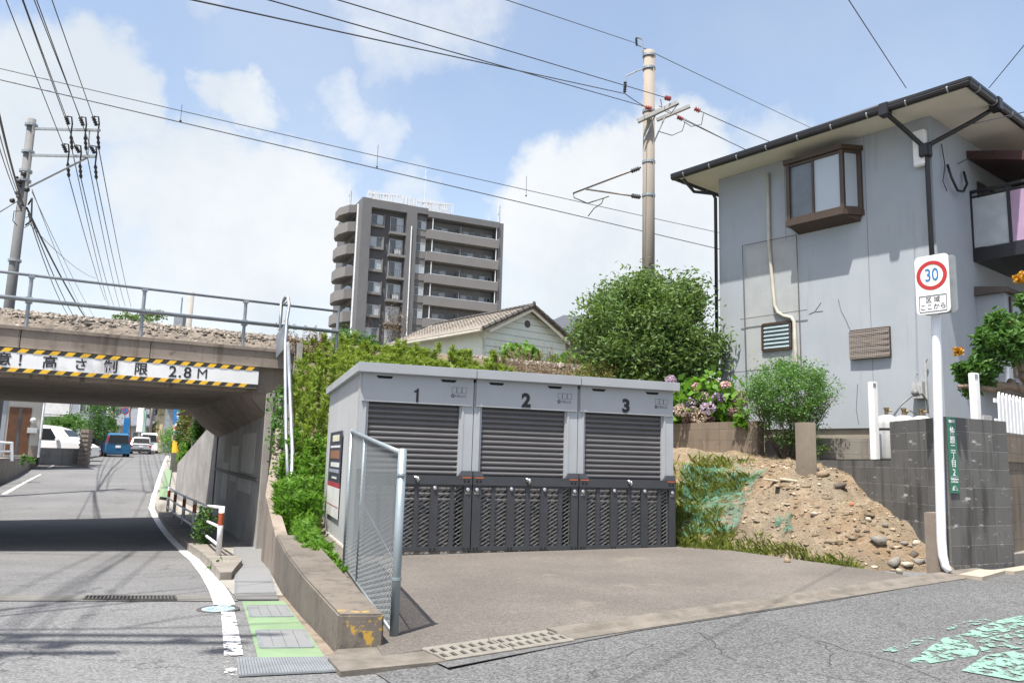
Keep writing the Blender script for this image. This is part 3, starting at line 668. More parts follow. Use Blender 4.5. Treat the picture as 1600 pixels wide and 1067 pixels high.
# ------------------------------------------------------------------ ballasted embankment
def Wp(t, wv, z): return (P0[0]+.8738*t-.4863*wv, P0[1]+.4863*t+.8738*wv, z)
EMB = [(-4.2, .0), (-2.9, .15), (-1.5, 1.7), (-.15, 2.85), (.3, 2.9), (.75, 3.35), (2.2, 3.62), (4.0, 3.72), (5.8, 3.62), (7.3, 3.35), (8.2, 2.9), (12, 2.6), (18, 2.5)]
def embz(t, wv):
    z = float(np.interp(wv, [a for a, b in EMB], [b for a, b in EMB]))
    return z+.10*math.sin(t*1.7+wv*2.1)*sst(-4, -3, wv)*(1-sst(-.6, 0., wv))
mb = MB(); ws = [-4.2, -3.8, -3.4, -2.8, -2.2, -1.6, -1., -.5, -.15, .3, .75, 1.5, 2.2, 4, 5.8, 7.3, 8.2, 12, 18]
ts = list(np.arange(.45, 30, .6))+[34, 40, 60, 100, 160]
vs = [Wp(t+(.24*min(0, a))*max(0, 1-(t-.45)/6), a, embz(t, a)) for t in ts for a in ws]; n = len(ws)
mb.add(vs, [(i*n+j, (i+1)*n+j, (i+1)*n+j+1, i*n+j+1) for i in range(len(ts)-1) for j in range(n-1)])
# closing end wall under the deck edge
M_EMB = plain('embankment_soil', (.17, .14, .09), .95, var=.3, vs=1.2, bs=.4, stain=(.07, .085, .03))
o = mb.build('embankment', M_EMB, world=True, fix=True); tag(o, kind='structure')
if o.data.polygons[5].normal.z < 0: o.data.flip_normals()
mb = MB(); tt = [-16, .45]
bw = [.24, .75, 2.2, 4, 5.8, 7.3, 7.9]
vs = [Wp(t, a, embz(0, a) if a > .5 and a < 7.5 else 2.95) for t in tt for a in bw]
mb.add(vs, [(i*7+j, (i+1)*7+j, (i+1)*7+j+1, i*7+j+1) for i in range(1) for j in range(6)])
M_BAL = plain('ballast_stone', (.17, .145, .12), .95, var=.35, vs=7, bs=.5)
tag(mb.build('ballast_bed', M_BAL, world=True), kind='structure')
def rocks(name, C, size, mat, flat=.8):
    """many small angular stones in one mesh"""
    ico = np.array([(0,0,1),(.894,0,.447),(.276,.851,.447),(-.724,.526,.447),(-.724,-.526,.447),(.276,-.851,.447),(.724,.526,-.447),(-.276,.851,-.447),(-.894,0,-.447),(-.276,-.851,-.447),(.724,-.526,-.447),(0,0,-1)])
    F = np.array([(0,1,2),(0,2,3),(0,3,4),(0,4,5),(0,5,1),(1,6,2),(2,7,3),(3,8,4),(4,9,5),(5,10,1),(6,7,2),(7,8,3),(8,9,4),(9,10,5),(10,6,1),(7,6,11),(8,7,11),(9,8,11),(10,9,11),(6,10,11)])
    n = len(C); V = ico[None]*rng.uniform(.5, 1.3, (n, 12, 1)); ax = rng.uniform(.6, 1.3, (n, 1, 3)); V = V*ax
    a = rng.uniform(0, 6.28, n); ca, sa = np.cos(a), np.sin(a); Rm = np.zeros((n, 3, 3)); Rm[:, 0, 0] = ca; Rm[:, 0, 1] = -sa; Rm[:, 1, 0] = sa; Rm[:, 1, 1] = ca; Rm[:, 2, 2] = flat
    b = rng.uniform(0, 6.28, n); cb, sb = np.cos(b), np.sin(b); R2 = np.zeros((n, 3, 3)); R2[:, 0, 0] = 1; R2[:, 1, 1] = cb; R2[:, 1, 2] = -sb; R2[:, 2, 1] = sb; R2[:, 2, 2] = cb
    V = np.einsum('nij,nkj->nki', Rm @ R2, V)*np.asarray(size).reshape(-1, 1, 1)+C[:, None, :]
    return npmesh(name, V.reshape(-1, 3), (F[None]+12*np.arange(n)[:, None, None]).reshape(-1, 3), mat)
def stonemat(name, c1, c2, c3):
    m, b = newmat(name); g = nt.nodes.new('ShaderNodeNewGeometry'); r = nt.nodes.new('ShaderNodeValToRGB'); nt.links.new(g.outputs['Random Per Island'], r.inputs[0])
    el = r.color_ramp.elements; el[0].color = (*c1, 1); el[1].color = (*c3, 1); e = el.new(.5); e.color = (*c2, 1)
    nt.links.new(r.outputs[0], b.inputs['Base Color']); b.inputs['Roughness'].default_value = .9; return m
M_STONE = stonemat('ballast_chips', (.085, .075, .065), (.185, .16, .135), (.31, .28, .245))
n = 9000; t = np.concatenate([rng.uniform(-7, 1.0, n), rng.uniform(5, 15, n)]); wv = np.concatenate([rng.uniform(.3, 4.3, n), rng.uniform(.2, 4.4, n)])
zz = np.interp(wv, [a for a, b in EMB], [b for a, b in EMB])
C = np.stack([P0[0]+.8738*t-.4863*wv, P0[1]+.4863*t+.8738*wv, zz+rng.uniform(-.02, .03, len(t))], 1)
tag(rocks('ballast', C, rng.uniform(.025, .055, len(C)), M_STONE), kind='stuff')
# ================================================================== the three storage units
M_LGREY = plain('unit_grey', (.43, .455, .48), .42, .0, .06, 1.5, spec=.5, streak=.10, stain=(.30, .30, .29))
M_LGREY2 = plain('unit_grey_side', (.47, .485, .50), .38, .1, .05, 1.2, streak=.18, stain=(.34, .33, .31))
M_DGREY = plain('gate_charcoal', (.052, .056, .064), .45, .1, .12, 3)
M_SHUT = plain('shutter_grey', (.155, .15, .155), .42, .25, .06, 2)
M_GAP = plain('gap_shade', (.01, .01, .01), .9)
M_MESHW = plain('mesh_steel', (.30, .30, .30), .4, .4, .1, 6)
M_ORANGE = plain('sticker_orange', (.55, .13, .05), .5); M_CHROME = plain('chrome', (.75, .75, .76), .18, .95, .03)
M_NUM = plain('number_black', (.012, .012, .014), .5); M_EMB = plain('emblem_grey', (.16, .17, .18), .6)
UO = Vector((-1.72, 9.10, 0)); URZ = math.atan2(.3235, .9463); UW = 1.357; UDX = Vector((.9463, .3235, 0)); UDY = Vector((-.3235, .9463, 0))
def make_unit(k, label):
    t = thing('storage_unit', label, 'storage unit', tuple(UO+UDX*(k*UW)), URZ, 'bike storage units side by side')
    g = .004
    # body: sides, back; the left side of the first one is ribbed sheet
    mb = MB()
    if k == 0:
        ys = np.linspace(.14, 3.2, 168); pts = []
        for i, y in enumerate(ys):
            ph = (i % 4); pts.append((g+(0.0 if ph in (0, 1) else .014), y))
        for (xa, ya), (xb, yb) in zip(pts, pts[1:]):
            z1 = lambda y: 2.10-.012*y
            mb.add([(xa, ya, .1), (xb, yb, .1), (xb, yb, z1(yb)), (xa, ya, z1(ya))], [(3, 2, 1, 0)])
        mb.box(g+.02, .05, .05, 3.18, .1, 2.05)
        mb.box(g-.003, .06, .0, .145, .1, 2.10)
    else: mb.box(g, .05, .0, 3.2, .1, 2.06)
    mb.box(UW-.05, UW-g, 0, 3.2, .1, 2.06); mb.box(.05, UW-.05, 3.15, 3.2, .1, 2.06); mb.box(.05, UW-.05, .3, 3.15, .1, .13)
    mb.build('body', M_LGREY2, t, fix=True)
    # roof: deep front fascia, falling to the back
    mb = MB(); xa = -.05 if k == 0 else .003; xb = UW+.04 if k == 2 else UW-.003
    mb.hexa([(xa, -.105, 2.10), (xb, -.105, 2.10), (xb, 3.25, 2.06), (xa, 3.25, 2.06)], [(xa, -.11, 2.212), (xb, -.11, 2.212), (xb, 3.25, 2.17), (xa, 3.25, 2.17)])
    mb.build('roof', M_LGREY, t, bevel=.006)
    # header panel and posts
    mb = MB(); mb.box(.02, UW-.02, -.028, .05, 1.775, 2.099)
    for x in (.05, UW-.05):
        for z in (1.80, 1.94, 2.0): mb.lathe([(.006, -.033), (.004, -.028)], (x, 0, z), 8, 'y')
    hd = mb.build('header', M_LGREY, t, bevel=.004)
    for x in (.27, 1.03):
        mb = MB(); mb.extr([(x-.10, -.0285, 2.075), (x-.075, -.034, 2.045), (x+.075, -.034, 2.045), (x+.10, -.0285, 2.075)], (0, .004, 0)); mb.build('vent', M_BLACK, hd, fix=True)
    if k == 0:
        mb = MB(); mb.extr([(.648, -.0285, 1.79), (.675, -.0285, 1.79), (.675, -.0285, 1.95), (.655, -.0285, 1.95), (.648, -.0285, 1.932), (.62, -.0285, 1.921), (.62, -.0285, 1.902), (.648, -.0285, 1.906)], (0, -.003, 0)); mb.build('number', M_NUM, hd, fix=True)
    else: text(str(k+1), .225, M_NUM, hd, frame((.655, -.031, 1.872), XL, ZL), 'number', .0015, .011)
    e = MB()
    for j in range(3):
        x, z = 1.075+j*.062, 1.925
        for p, q in (((x, z), (x+.056, z)), ((x, z+.065), (x+.056, z+.065)), ((x, z), (x, z+.065)), ((x+.056, z), (x+.056, z+.065))):
            e.bar((p[0], -.0295, p[1]), (q[0], -.0295, q[1]), .003, .003)
    em = e.build('emblem', M_EMB, hd, fix=True)
    e = MB()
    for j in range(12):
        a, b = j*math.pi/6, (j+1)*math.pi/6; e.bar((1.087+.016*math.cos(a), -.030, 1.888+.016*math.sin(a)), (1.087+.016*math.cos(b), -.030, 1.888+.016*math.sin(b)), .003, .010)
    e.build('ring', M_NUM, em, fix=True)
    text('HELLO', .045, M_EMB, em, frame((1.183, -.030, 1.888), XL, ZL), 'lettering', .001, .0)
    for x0, x1, nm in ((.005, .085, 0), (UW-.15, UW-.005, 1)):
        mb = MB(); mb.box(x0 if not nm else x0, x1, -.005, .06, .95, 1.775)
        if not nm: mb.box(x0, x1, -.005, .06, .1, .95)
        else: mb.box(x1-.085, x1, -.005, .06, .1, .95)
        if nm: mb.box(x0+.005, x0+.028, -.012, .0, .95, 1.775); mb.box(x0-.02, x0, .01, .06, .95, 1.775)
        else: mb.box(x1, x1+.022, .01, .06, .1, 1.775); mb.box(x1-.028, x1-.006, -.012, 0, .95, 1.775)
        mb.build('post', M_LGREY, t, fix=True)
    # roller shutter: curved slats with dark interlocks
    mb = MB(); sp = .0625; n = 8; x0, x1 = .107, UW-.17
    z = .14
    while z < 1.77:
        prof_ = [(.062, z), (.062, z+.007), (.048, z+.009), (.036, z+.020), (.034, z+.032), (.036, z+.044), (.048, z+.058), (.062, z+sp)]
        b0 = len(mb.v)
        for y, zz in prof_: mb.v.append((x0, y, zz)); mb.v.append((x1, y, zz))
        for i in range(len(prof_)-1): mb.f.append((b0+2*i, b0+2*i+1, b0+2*i+3, b0+2*i+2)); mb.m.append(0)
        z += sp
    mb.build('shutter', M_SHUT, t)
    mb = MB(); mb.box(x0, x1, .064, .09, .13, 1.78); mb.box(x1, UW-.09, .03, .05, .13, .95); mb.build('shutter_back_shade', M_GAP, t)  # black plate beside the shutter stands in for darkness behind the mesh
    # gate
    mb = MB(); mb.box(.006, UW-.006, -.075, -.035, .852, .955)
    for xa_, xb_, s in ((.006, .135, 1), (UW-.17, UW-.006, -1)):
        lo, hi = (xa_, xb_-.04) if s > 0 else (xa_+.04, xb_)
        mb.hexa([(xa_, -.072, .955), (xb_, -.072, .955), (xb_, -.012, .955), (xa_, -.012, .955)], [(lo, -.06, 1.015), (hi, -.06, 1.015), (hi, -.012, 1.015), (lo, -.012, 1.015)])
    for a, b in ((.006, .11), (.435, .53), (.86, .952), (UW-.10, UW-.006)):
        mb.box(a, b, -.062, -.022, .105, .852)
    for a, b in ((.24, .292), (.672, .728), (1.095, 1.147)): mb.box(a, b, -.055, -.03, .15, .852)
    mb.box(.11, UW-.10, -.06, -.03, .105, .155); mb.box(.11, UW-.10, -.055, -.03, .83, .852)
    mb.mi = 1
    for x in (.075, UW-.075):
        for dx in (-.022, .022): mb.box(x+dx-.014, x+dx+.014, -.0775, -.0745, .882, .912)
    for x in (.04, .08, .46, .5, .88, .93, UW-.08, UW-.03): mb.box(x-.012, x+.012, -.066, -.0615, .118, .142)
    gt_ = mb.build('gate', [M_DGREY, M_BLACK], t, bevel=.004)
    mm = MB(); x0, x1, z0, z1 = .11, UW-.10, .155, .852; ta = math.tan(R_(31)); stp = .046
    for s in (1, -1):
        c = z0-(x1-x0)*ta
        while c < z1+(x1-x0)*ta:
            # line z = c + s*ta*(x-x0): clip
            pts = []
            for x in (x0, x1):
                pts.append((x, c+s*ta*(x-x0)))
            (xa_, za), (xb_, zb) = pts
            if s > 0: lo_, hi_ = max(xa_, x0+(z0-c)/ta), min(xb_, x0+(z1-c)/ta)
            else: lo_, hi_ = max(xa_, x0+(c-z1)/ta), min(xb_, x0+(c-z0)/ta)
            if hi_-lo_ > .02: mm.bar((lo_, -.028+.003*s, c+s*ta*(lo_-x0)), (hi_, -.028+.003*s, c+s*ta*(hi_-x0)), .006 if s > 0 else .003, .008 if s > 0 else .003)
            c += stp if s > 0 else stp*2
    mm.build('mesh_panel', M_MESHW, gt_, fix=True)
    for x in (.055, .483, .906, UW-.055):
        mb = MB(); mb.lathe([(.022, 0), (.022, -.012), (.012, -.018)], (x, -.064, .80 if x in (.055, UW-.055) else .815), 12, 'y'); mb.build('bolt', M_CHROME, gt_)
    for x in (.055, UW-.055):
        mb = MB(); mb.box(x-.028, x+.028, -.066, -.0625, .748, .772); mb.build('sticker', M_MESHW, gt_)
    for x in (.075, UW-.075):
        mb = MB(); mb.box(x-.055, x+.055, -.078, -.0755, .932, .944); mb.build('sticker', M_ORANGE, gt_)
    mb = MB(); mb.box(.665, .70, -.10, -.075, .905, .945); mb.tube([(.648, -.105, .945), (.70, -.112, .912), (.715, -.11, .90)], .012, 8); mb.tube([(.70, -.105, .94), (.69, -.112, .88)], .010, 8)
    mb.build('handle', M_CHROME, gt_, smooth=True)
    if k == 0:
        # information board on the ribbed side
        nb = thing('notice_board', 'tall blue, red and white notice board on the ribbed side of unit 1', 'notice', tuple(UO+UDY*1.9+Vector((0, 0, .47))), URZ)
        X_ = -.012
        def pl(y0, y1, z0, z1, m_, nm, p=nb, th=.006, dx=0.):
            q = MB(); q.box(X_-th-dx, X_-dx, -y1*3.3, -y0*3.3, z0, z1); return q.build(nm, m_, p)
        navy = plain('notice_navy', (.035, .035, .075), .5); whi = plain('notice_white', (.62, .62, .62), .5); red = plain('notice_red', (.42, .04, .08), .5)
        pl(-.20, .20, .33, 1.0, navy, 'panel'); pl(-.20, .20, .265, .33, red, 'red_band'); pl(-.20, .20, -.12, .265, whi, 'lower_panel')
        pl(-.10, .12, .87, .955, plain('notice_cream', (.62, .60, .45), .5), 'label_strip', dx=.006, th=.003); pl(-.16, .16, .785, .815, whi, 'label_strip', dx=.006, th=.003)
        pl(-.15, .15, .64, .75, plain('notice_brown', (.30, .13, .07), .5), 'picture', dx=.006, th=.003)
        pl(-.12, .16, .53, .59, whi, 'label_strip', dx=.006, th=.003); pl(-.16, .16, .455, .50, plain('notice_bluegrey', (.35, .38, .48), .5), 'label_strip', dx=.006, th=.003); pl(-.06, .10, .375, .40, whi, 'label_strip', dx=.006, th=.003)
        pl(-.20, .20, .02, .03, red, 'rule', dx=.006, th=.002)
    return t
make_unit(0, 'grey storage unit with number 1, ribbed side and notice board')
make_unit(1, 'grey storage unit with number 2 between the other two units')
make_unit(2, 'grey storage unit with number 3 beside the earth mound')
pb = thing('unit_plinth', 'pale concrete plinth slab under the three storage units', 'plinth', tuple(UO), URZ)
mb = MB(); mb.box(-.03, 4.10, -.01, 3.22, -.35, .099); mb.build('slab', M_CONC_PALE, pb, bevel=.01)
mb = MB()
for x in (1.357, 2.714): mb.box(x-.004, x+.004, -.013, -.009, -.1, .099)
mb.build('joint', M_BLACK, pb)
# ------------------------------------------------------------------ chain-link panel beside unit 1
A_, B_, C_ = Vector((-.70, 5.30, 0)), Vector((-1.29, 7.2, 0)), Vector((-1.61, 8.2, 0))
zt = lambda p: 1.20+.21*(p.y-5.3)/2.9; zb = lambda p: .035+.04*(p.y-5.3)/2.9
cf = thing('mesh_fence', 'galvanised chain link fence panel on pipe posts beside unit 1', 'fence', tuple(A_))
M_FG = plain('fence_galvanised', (.34, .40, .43), .42, .45, .08, 5, stain=(.40, .42, .42))
for p, z0, r in ((A_, -.06, .0285), (B_, .04, .019), (C_, -.06, .021)):
    mb = MB(); mb.tube([(p.x, p.y, z0), (p.x, p.y, zt(p)-.0)], r, 14); 
    if p is A_: mb.ball((p.x, p.y, zt(p)-.002), (r, r, .012), 12, 6)
    mb.build('post', M_FG, cf, world=True, smooth=True)
mb = MB(); mb.tube([(C_.x, C_.y, zt(C_)-.01), (A_.x, A_.y, zt(A_)-.025)], .017, 12); mb.ball((C_.x, C_.y, zt(C_)-.01), .021, 10, 6); mb.build('top_rail', M_FG, cf, world=True, smooth=True)
mb = MB(); mb.tube([(C_.x, C_.y, zb(C_)), (A_.x, A_.y, zb(A_))], .0135, 10); mb.build('bottom_rail', M_FG, cf, world=True, smooth=True)
mb = MB(); mb.tube([(B_.x+.02, B_.y, .72), (A_.x+.02, A_.y, .42)], .006, 6); mb.tube([(A_.x, A_.y, 1.03), (A_.x, A_.y, 1.045)], .034, 14); mb.tube([(A_.x, A_.y, .37), (A_.x, A_.y, .385)], .034, 14); mb.tube([(B_.x, B_.y, .72), (B_.x, B_.y, .745)], .026, 12)
mb.build('tie_wire', M_FG, cf, world=True)
mb = MB(); Ld = (C_-A_).length; dd = (C_-A_)/Ld; nn = Vector((dd.y, -dd.x, 0)); sp = .058; dz = .0185; nz = int(Ld/(sp/2))
for i in range(nz+1):
    u0 = i*sp/2; pts = []; a, b = zb(A_+dd*u0)+.012, zt(A_+dd*u0)-.03
    z = a-((i*.31) % 2)*dz; j = 0
    while z < b+dz:
        u = u0+(sp/4 if (j+i) % 2 else -sp/4); u = min(Ld, max(0, u)); p = A_+dd*u
        off = nn*(.004 if (j % 2) else -.004)
        pts.append((p.x+off.x, p.y+off.y, min(b, max(a, z)))); z += dz; j += 1
    mb.tube(pts, .0021, 4, False)
mb.build('chain_link', plain('chain_wire', (.21, .235, .25), .55, .3, .06, 5), cf, world=True)
# ================================================================== block walls, mound, house
def blockmat(name, c1, c2, mortar, sx=.4, sz=.2, stain=(.05, .045, .04), streak=.6, pale=.35):
    m, b = newmat(name); t = nt.nodes.new('ShaderNodeTexCoord'); sep = nt.nodes.new('ShaderNodeSeparateXYZ'); nt.links.new(t.outputs['Object'], sep.inputs[0])
    cb = nt.nodes.new('ShaderNodeCombineXYZ'); nt.links.new(sep.outputs['X'], cb.inputs[0]); nt.links.new(sep.outputs['Z'], cb.inputs[1])
    br_ = nt.nodes.new('ShaderNodeTexBrick'); nt.links.new(cb.outputs[0], br_.inputs[0]); br_.offset = 0.; br_.inputs['Scale'].default_value = 1
    br_.inputs['Brick Width'].default_value = sx; br_.inputs['Row Height'].default_value = sz; br_.inputs['Mortar Size'].default_value = .006; br_.inputs['Mortar Smooth'].default_value = .3
    br_.inputs['Color1'].default_value = (*c1, 1); br_.inputs['Color2'].default_value = (*c2, 1); br_.inputs['Mortar'].default_value = (*mortar, 1)
    co = t.outputs['Object']; col = br_.outputs['Color']
    col = mixc(SSTEP(NOISE(coords(scale=(3, 3, .4)), 1.8, 7, .62), .47, .7, 0, streak), col, stain)
    col = mixc(SSTEP(NOISE(co, 3.5, 8, .7), .56, .7, 0, streak*.6), col, stain)
    col = mixc(M('MULTIPLY', SSTEP(NOISE(coords(scale=(2, 2, 6)), 2.4, 7, .7), .58, .68), pale), col, (.55, .54, .52))
    nt.links.new(col, b.inputs['Base Color']); b.inputs['Roughness'].default_value = .92
    h = M('SUBTRACT', M('MULTIPLY', NOISE(co, 50, 5, .7), .3), br_.outputs['Fac']); bump(h, .5, .008, b); return m
M_BLK_DARK = blockmat('block_dark', (.088, .086, .082), (.125, .122, .116), (.15, .146, .138), stain=(.03, .028, .025), streak=.8, pale=.75)
M_BLK_BROWN = blockmat('block_brown', (.165, .13, .095), (.19, .15, .11), (.12, .10, .085), stain=(.06, .048, .038), streak=.6, pale=.2)
M_BLK_GREY = blockmat('block_grey', (.17, .158, .14), (.20, .188, .168), (.15, .14, .125), stain=(.08, .07, .06), streak=.5, pale=.3)
def wall_seg(name, A, B, z0, z1, th, mat, parent=None, zB=None):
    """a run of blocks from A to B (thickness on the far side)"""
    A, B = Vector((*A, 0)), Vector((*B, 0)); d = B-A; Ln = d.length; rz = math.atan2(d.y, d.x); zB = zB or z1
    mb = MB(); mb.hexa([(0, 0, z0), (Ln, 0, z0), (Ln, th, z0), (0, th, z0)], [(0, 0, z1), (Ln, 0, zB), (Ln, th, zB), (0, th, z1)])
    o = mb.build(name, mat, None, bevel=.006)
    if parent is not None:
        o.parent = parent; p = XF[parent.name].inverted() @ A; o.location = (p.x, p.y, p.z-0); o.location.z = -XF[parent.name].translation.z; o.rotation_euler = (0, 0, rz)
    else: o.location = (A.x, A.y, 0); o.rotation_euler = (0, 0, rz)
    return o
CC = Py(1482, 760, 8.52); CC = (CC.x, CC.y)
cw = thing('block_wall', 'tall dark stained block wall corner carrying the green place name plate', 'block wall', (4.72, 8.55, .1))
wall_seg('wall_run', (4.62, 9.72), (CC[0]-.0005, CC[1]+.075), .06, 1.745, .12, M_BLK_DARK, cw)
wall_seg('wall_run', (CC[0]+.004, CC[1]+.002), (5.62, 9.03), .06, 1.745, .12, M_BLK_DARK, cw)
o = wall_seg('block_wall', (4.46, 14.2), (4.652, 9.74), -.1, 1.285, .12, M_BLK_DARK); tag(o, 'low dark block wall sinking behind the earth mound', 'block wall')
lw = thing('block_wall', 'brown three course block wall below the hydrangeas', 'block wall', (4.2, 13.45, 1.2))
wall_seg('wall_run', (2.2, 16.55), (4.18, 13.5), .6, 1.93, .12, M_BLK_BROWN, lw); wall_seg('wall_run', (4.19, 13.49), (4.32, 13.56), .6, 1.93, .5, M_BLK_BROWN, lw)
o = wall_seg('block_wall', (4.34, 13.62), (6.5, 12.45), .8, 1.66, .12, M_BLK_GREY); tag(o, 'low grey block wall in front of the round bush and the house', 'block wall')
o = wall_seg('block_wall', (5.63, 9.2), (12, 15.0), .1, 1.63, .12, M_BLK_BROWN); tag(o, 'pale brown block wall under the white picket fence', 'block wall')
# weathered gate posts
M_POST = concrete('old_post', (.24, .20, .16), .7, (.10, .08, .06))
for (x, y, z0, z1, s, lab) in ((4.07, 11.0, .6, 1.78, .2, 'square weathered concrete post standing at the top of the earth mound'), (4.46, 8.47, -.05, .74, .15, 'short weathered concrete post behind the foot of the sign pole')):
    mb = MB(); mb.box(-s/2, s/2, -s/2, s/2, z0, z1); o = mb.build('concrete_post', M_POST, bevel=.01); o.location = (x, y, 0); o.rotation_euler = (0, 0, .25); tag(o, lab, 'post')
M_WPAINT = plain('white_paint', (.74, .74, .74), .5, var=.05, vs=2, streak=.15, stain=(.5, .49, .46))
for px, py0, py1, Y, lab in ((1368, 597, 722, 10.6, 'white square post rising behind the low dark block wall'), (1526, 583, 668, 9.6, 'white square post at the left end of the picket fence')):
    a, b = Py(px, py1, Y), Py(px-1, py0, Y); t = thing('white_post', lab, 'post', (a.x, a.y, a.z-.25), .5)
    h = b.z-a.z+.25; s = .043; mb = MB(); mb.box(-s, s, -s, s, 0, h); mb.build('shaft', M_WPAINT, t, bevel=.005)
    mb = MB(); mb.box(-s-.004, -s+.05, -s-.004, -s, h-.07, h-.02); mb.build('label_plate', M_GALV, t)
# ------------------------------------------------------------------ mound of earth
MP = np.array([(2.25,10.35,.09),(2.7,10.15,.10),(3.17,9.85,.10),(3.45,9.3,.11),(3.68,8.75,.11),(4.0,8.62,.12),(4.36,8.58,.13),(4.6,8.5,.16),(4.68,8.75,.30),(4.66,9.3,.50),(4.62,10.4,.82),(4.6,11,1.08),(4.58,12,1.22),(4.52,13,1.3),(4.07,11,1.12),(3.2,13.3,1.34),(2.5,13,1.30),(4.2,13.3,1.33),(1.9,13.6,1.25),(1.7,12.4,.75),(2.3,11.4,.55),(2.95,11.2,.66),(3.5,10.3,.66),(3.9,9.6,.56),(4.25,9.2,.42),(3.6,11.6,1.0),(2.9,12.2,1.05),(1.2,13.4,.9),(1.0,14.8,1.3),(2.0,15,1.45),(3,14.6,1.42),(2.0,10.6,.09),(1.75,11.3,.3),(3.3,9.6,.2),(3.85,9.0,.26)])
def _tps(r): return np.where(r > 1e-9, r*r*np.log(r+1e-12), 0)
_A = np.zeros((len(MP)+3,)*2); _n = len(MP); _r = np.hypot(MP[:, None, 0]-MP[None, :, 0], MP[:, None, 1]-MP[None, :, 1])
_A[:_n, :_n] = _tps(_r)+np.eye(_n)*.02; _A[:_n, _n] = 1; _A[:_n, _n+1:] = MP[:, :2]; _A[_n, :_n] = 1; _A[_n+1:, :_n] = MP[:, :2].T
_w = np.linalg.solve(_A, np.concatenate([MP[:, 2], [0, 0, 0]]))
def mound(x, y): return float(_tps(np.hypot(MP[:, 0]-x, MP[:, 1]-y)) @ _w[:_n]+_w[_n]+_w[_n+1]*x+_w[_n+2]*y)
from mathutils import noise as mnoise
BASEL = lambda x: np.interp(x, [1.6, 2.25, 3.17, 3.45, 3.68, 4.36, 4.7], [10.9, 10.3, 9.8, 9.2, 8.68, 8.52, 8.4])
def moundn(x, y):
    z = mound(x, y); k = sst(.12, .4, z); e_ = y-float(BASEL(x)); z = z if e_ > .12 else (lotH(x, y)-.03)+(z-lotH(x, y)+.03)*sst(-.05, .12, e_)
    return z+k*(.06*mnoise.noise((x*2.1, y*2.1, 3))+.05*mnoise.noise((x*5.5, y*5.5, 1))+.03*mnoise.noise((x*14, y*14, 5)))
xs = np.arange(.4, 4.68, .05); ys = np.arange(8.3, 15.6, .05)
def m_keep(x, y): return y > BASEL(x)-.1 and not (x < 2.28+.30*(y-10.3)*-1 and y < 12.7 and x < 2.3)
def soilmat():
    m, b = newmat('mound_soil'); co = coords()
    col = mixc(SSTEP(NOISE(co, 1.1, 6, .6), .4, .62), (.20, .138, .083), (.18, .148, .107))
    col = mixc(SSTEP(NOISE(co, 5, 8, .7), .42, .68), col, (.27, .218, .155)); col = mixc(SSTEP(NOISE(co, 22, 6, .7), .58, .7, 0, .8), col, (.11, .085, .055))
    col = mixc(SSTEP(NOISE(co, 30, 5, .7), .62, .7, 0, .7), col, (.29, .245, .18)); col = mixc(SSTEP(NOISE(co, .8, 5, .6), .56, .66, 0, .6), col, (.105, .085, .06))
    nt.links.new(col, b.inputs['Base Color']); b.inputs['Roughness'].default_value = .95; bump(NOISE(co, 26, 8, .75), .9, .04, b); return m
M_SOIL = soilmat()
vs = [(x, y, moundn(x, y)) for y in ys for x in xs]; nx = len(xs)
qs = [(j*nx+i, j*nx+i+1, (j+1)*nx+i+1, (j+1)*nx+i) for j in range(len(ys)-1) for i in range(nx-1) if m_keep(xs[i], ys[j])]
tag(npmesh('earth_mound', vs, qs, M_SOIL, smooth=True), kind='structure')
# stones and rubble on it
def on_mound(n, xa, xb, ya, yb, cond=lambda x, y: True):
    out = []
    while len(out) < n:
        x, y = random.uniform(xa, xb), random.uniform(ya, yb)
        if y > BASEL(x)+.03 and x < 4.62 and cond(x, y): out.append((x, y, moundn(x, y)))
    return np.array(out)
right = lambda x, y: x > 3.0+.1*math.sin(y*5)-.12*(y-10)
C = on_mound(1500, 2.7, 4.62, 8.5, 12.5, right); tag(rocks('rubble', C+np.array([0, 0, .004]), rng.gamma(1.6, .0065, len(C)).clip(.004, .04), stonemat('rubble_stone', (.15, .11, .075), (.28, .22, .155), (.44, .39, .31)), .5), kind='stuff')
C = on_mound(420, 2.9, 4.62, 8.5, 13.0, right); tag(rocks('clods', C, rng.gamma(2., .014, len(C)).clip(.01, .06), M_SOIL, .55), kind='stuff')
big = [((1375, 848), .10, 'grey'), ((1312, 762), .09, 'dark'), ((1285, 745), .10, 'tan'), ((1398, 882), .085, 'grey'), ((1418, 884), .075, 'pale'), ((1436, 880), .07, 'grey'), ((1428, 868), .06, 'dark'), ((1413, 850), .05, 'grey'), ((1432, 850), .045, 'pale'), ((1253, 737), .12, 'grey'), ((1272, 804), .05, 'pale'), ((1330, 790), .045, 'red'), ((1356, 812), .05, 'pale'), ((1384, 822), .045, 'grey'), ((1230, 878), .06, 'tan'), ((1388, 862), .05, 'tan'), ((1405, 893), .06, 'pale')]
RC = {'grey': (.24, .225, .20), 'dark': (.10, .085, .07), 'tan': (.27, .20, .13), 'pale': (.48, .43, .34), 'red': (.42, .15, .07)}
RM = {k: plain('rock_'+k, v, .9, var=.25, vs=9, bs=.5) for k, v in RC.items()}
RL = ['half buried in the upper slope', 'with a hollow below it under the dark wall', 'lump beside the weathered post', 'block at the foot of the mound', 'wedge near the post foot', 'block against the short post', 'piece above the rubble pile', 'lying near the dark wall foot', 'chip near the short post', 'slab behind the mound crest', 'chip in the middle of the slope', 'brick piece on the slope', 'flat piece on the right slope', 'piece below the dark wall', 'lump at the asphalt edge', 'lump in the rubble pile', 'flat stone on the asphalt edge']
def on_ray_mound(px, py):
    d = ray(px, py)
    for i in range(900):
        p = CAM+d*(8+i*.01)
        if p.z < max(moundn(p.x, p.y), lotH(p.x, p.y)): return p
    return CAM+d*9
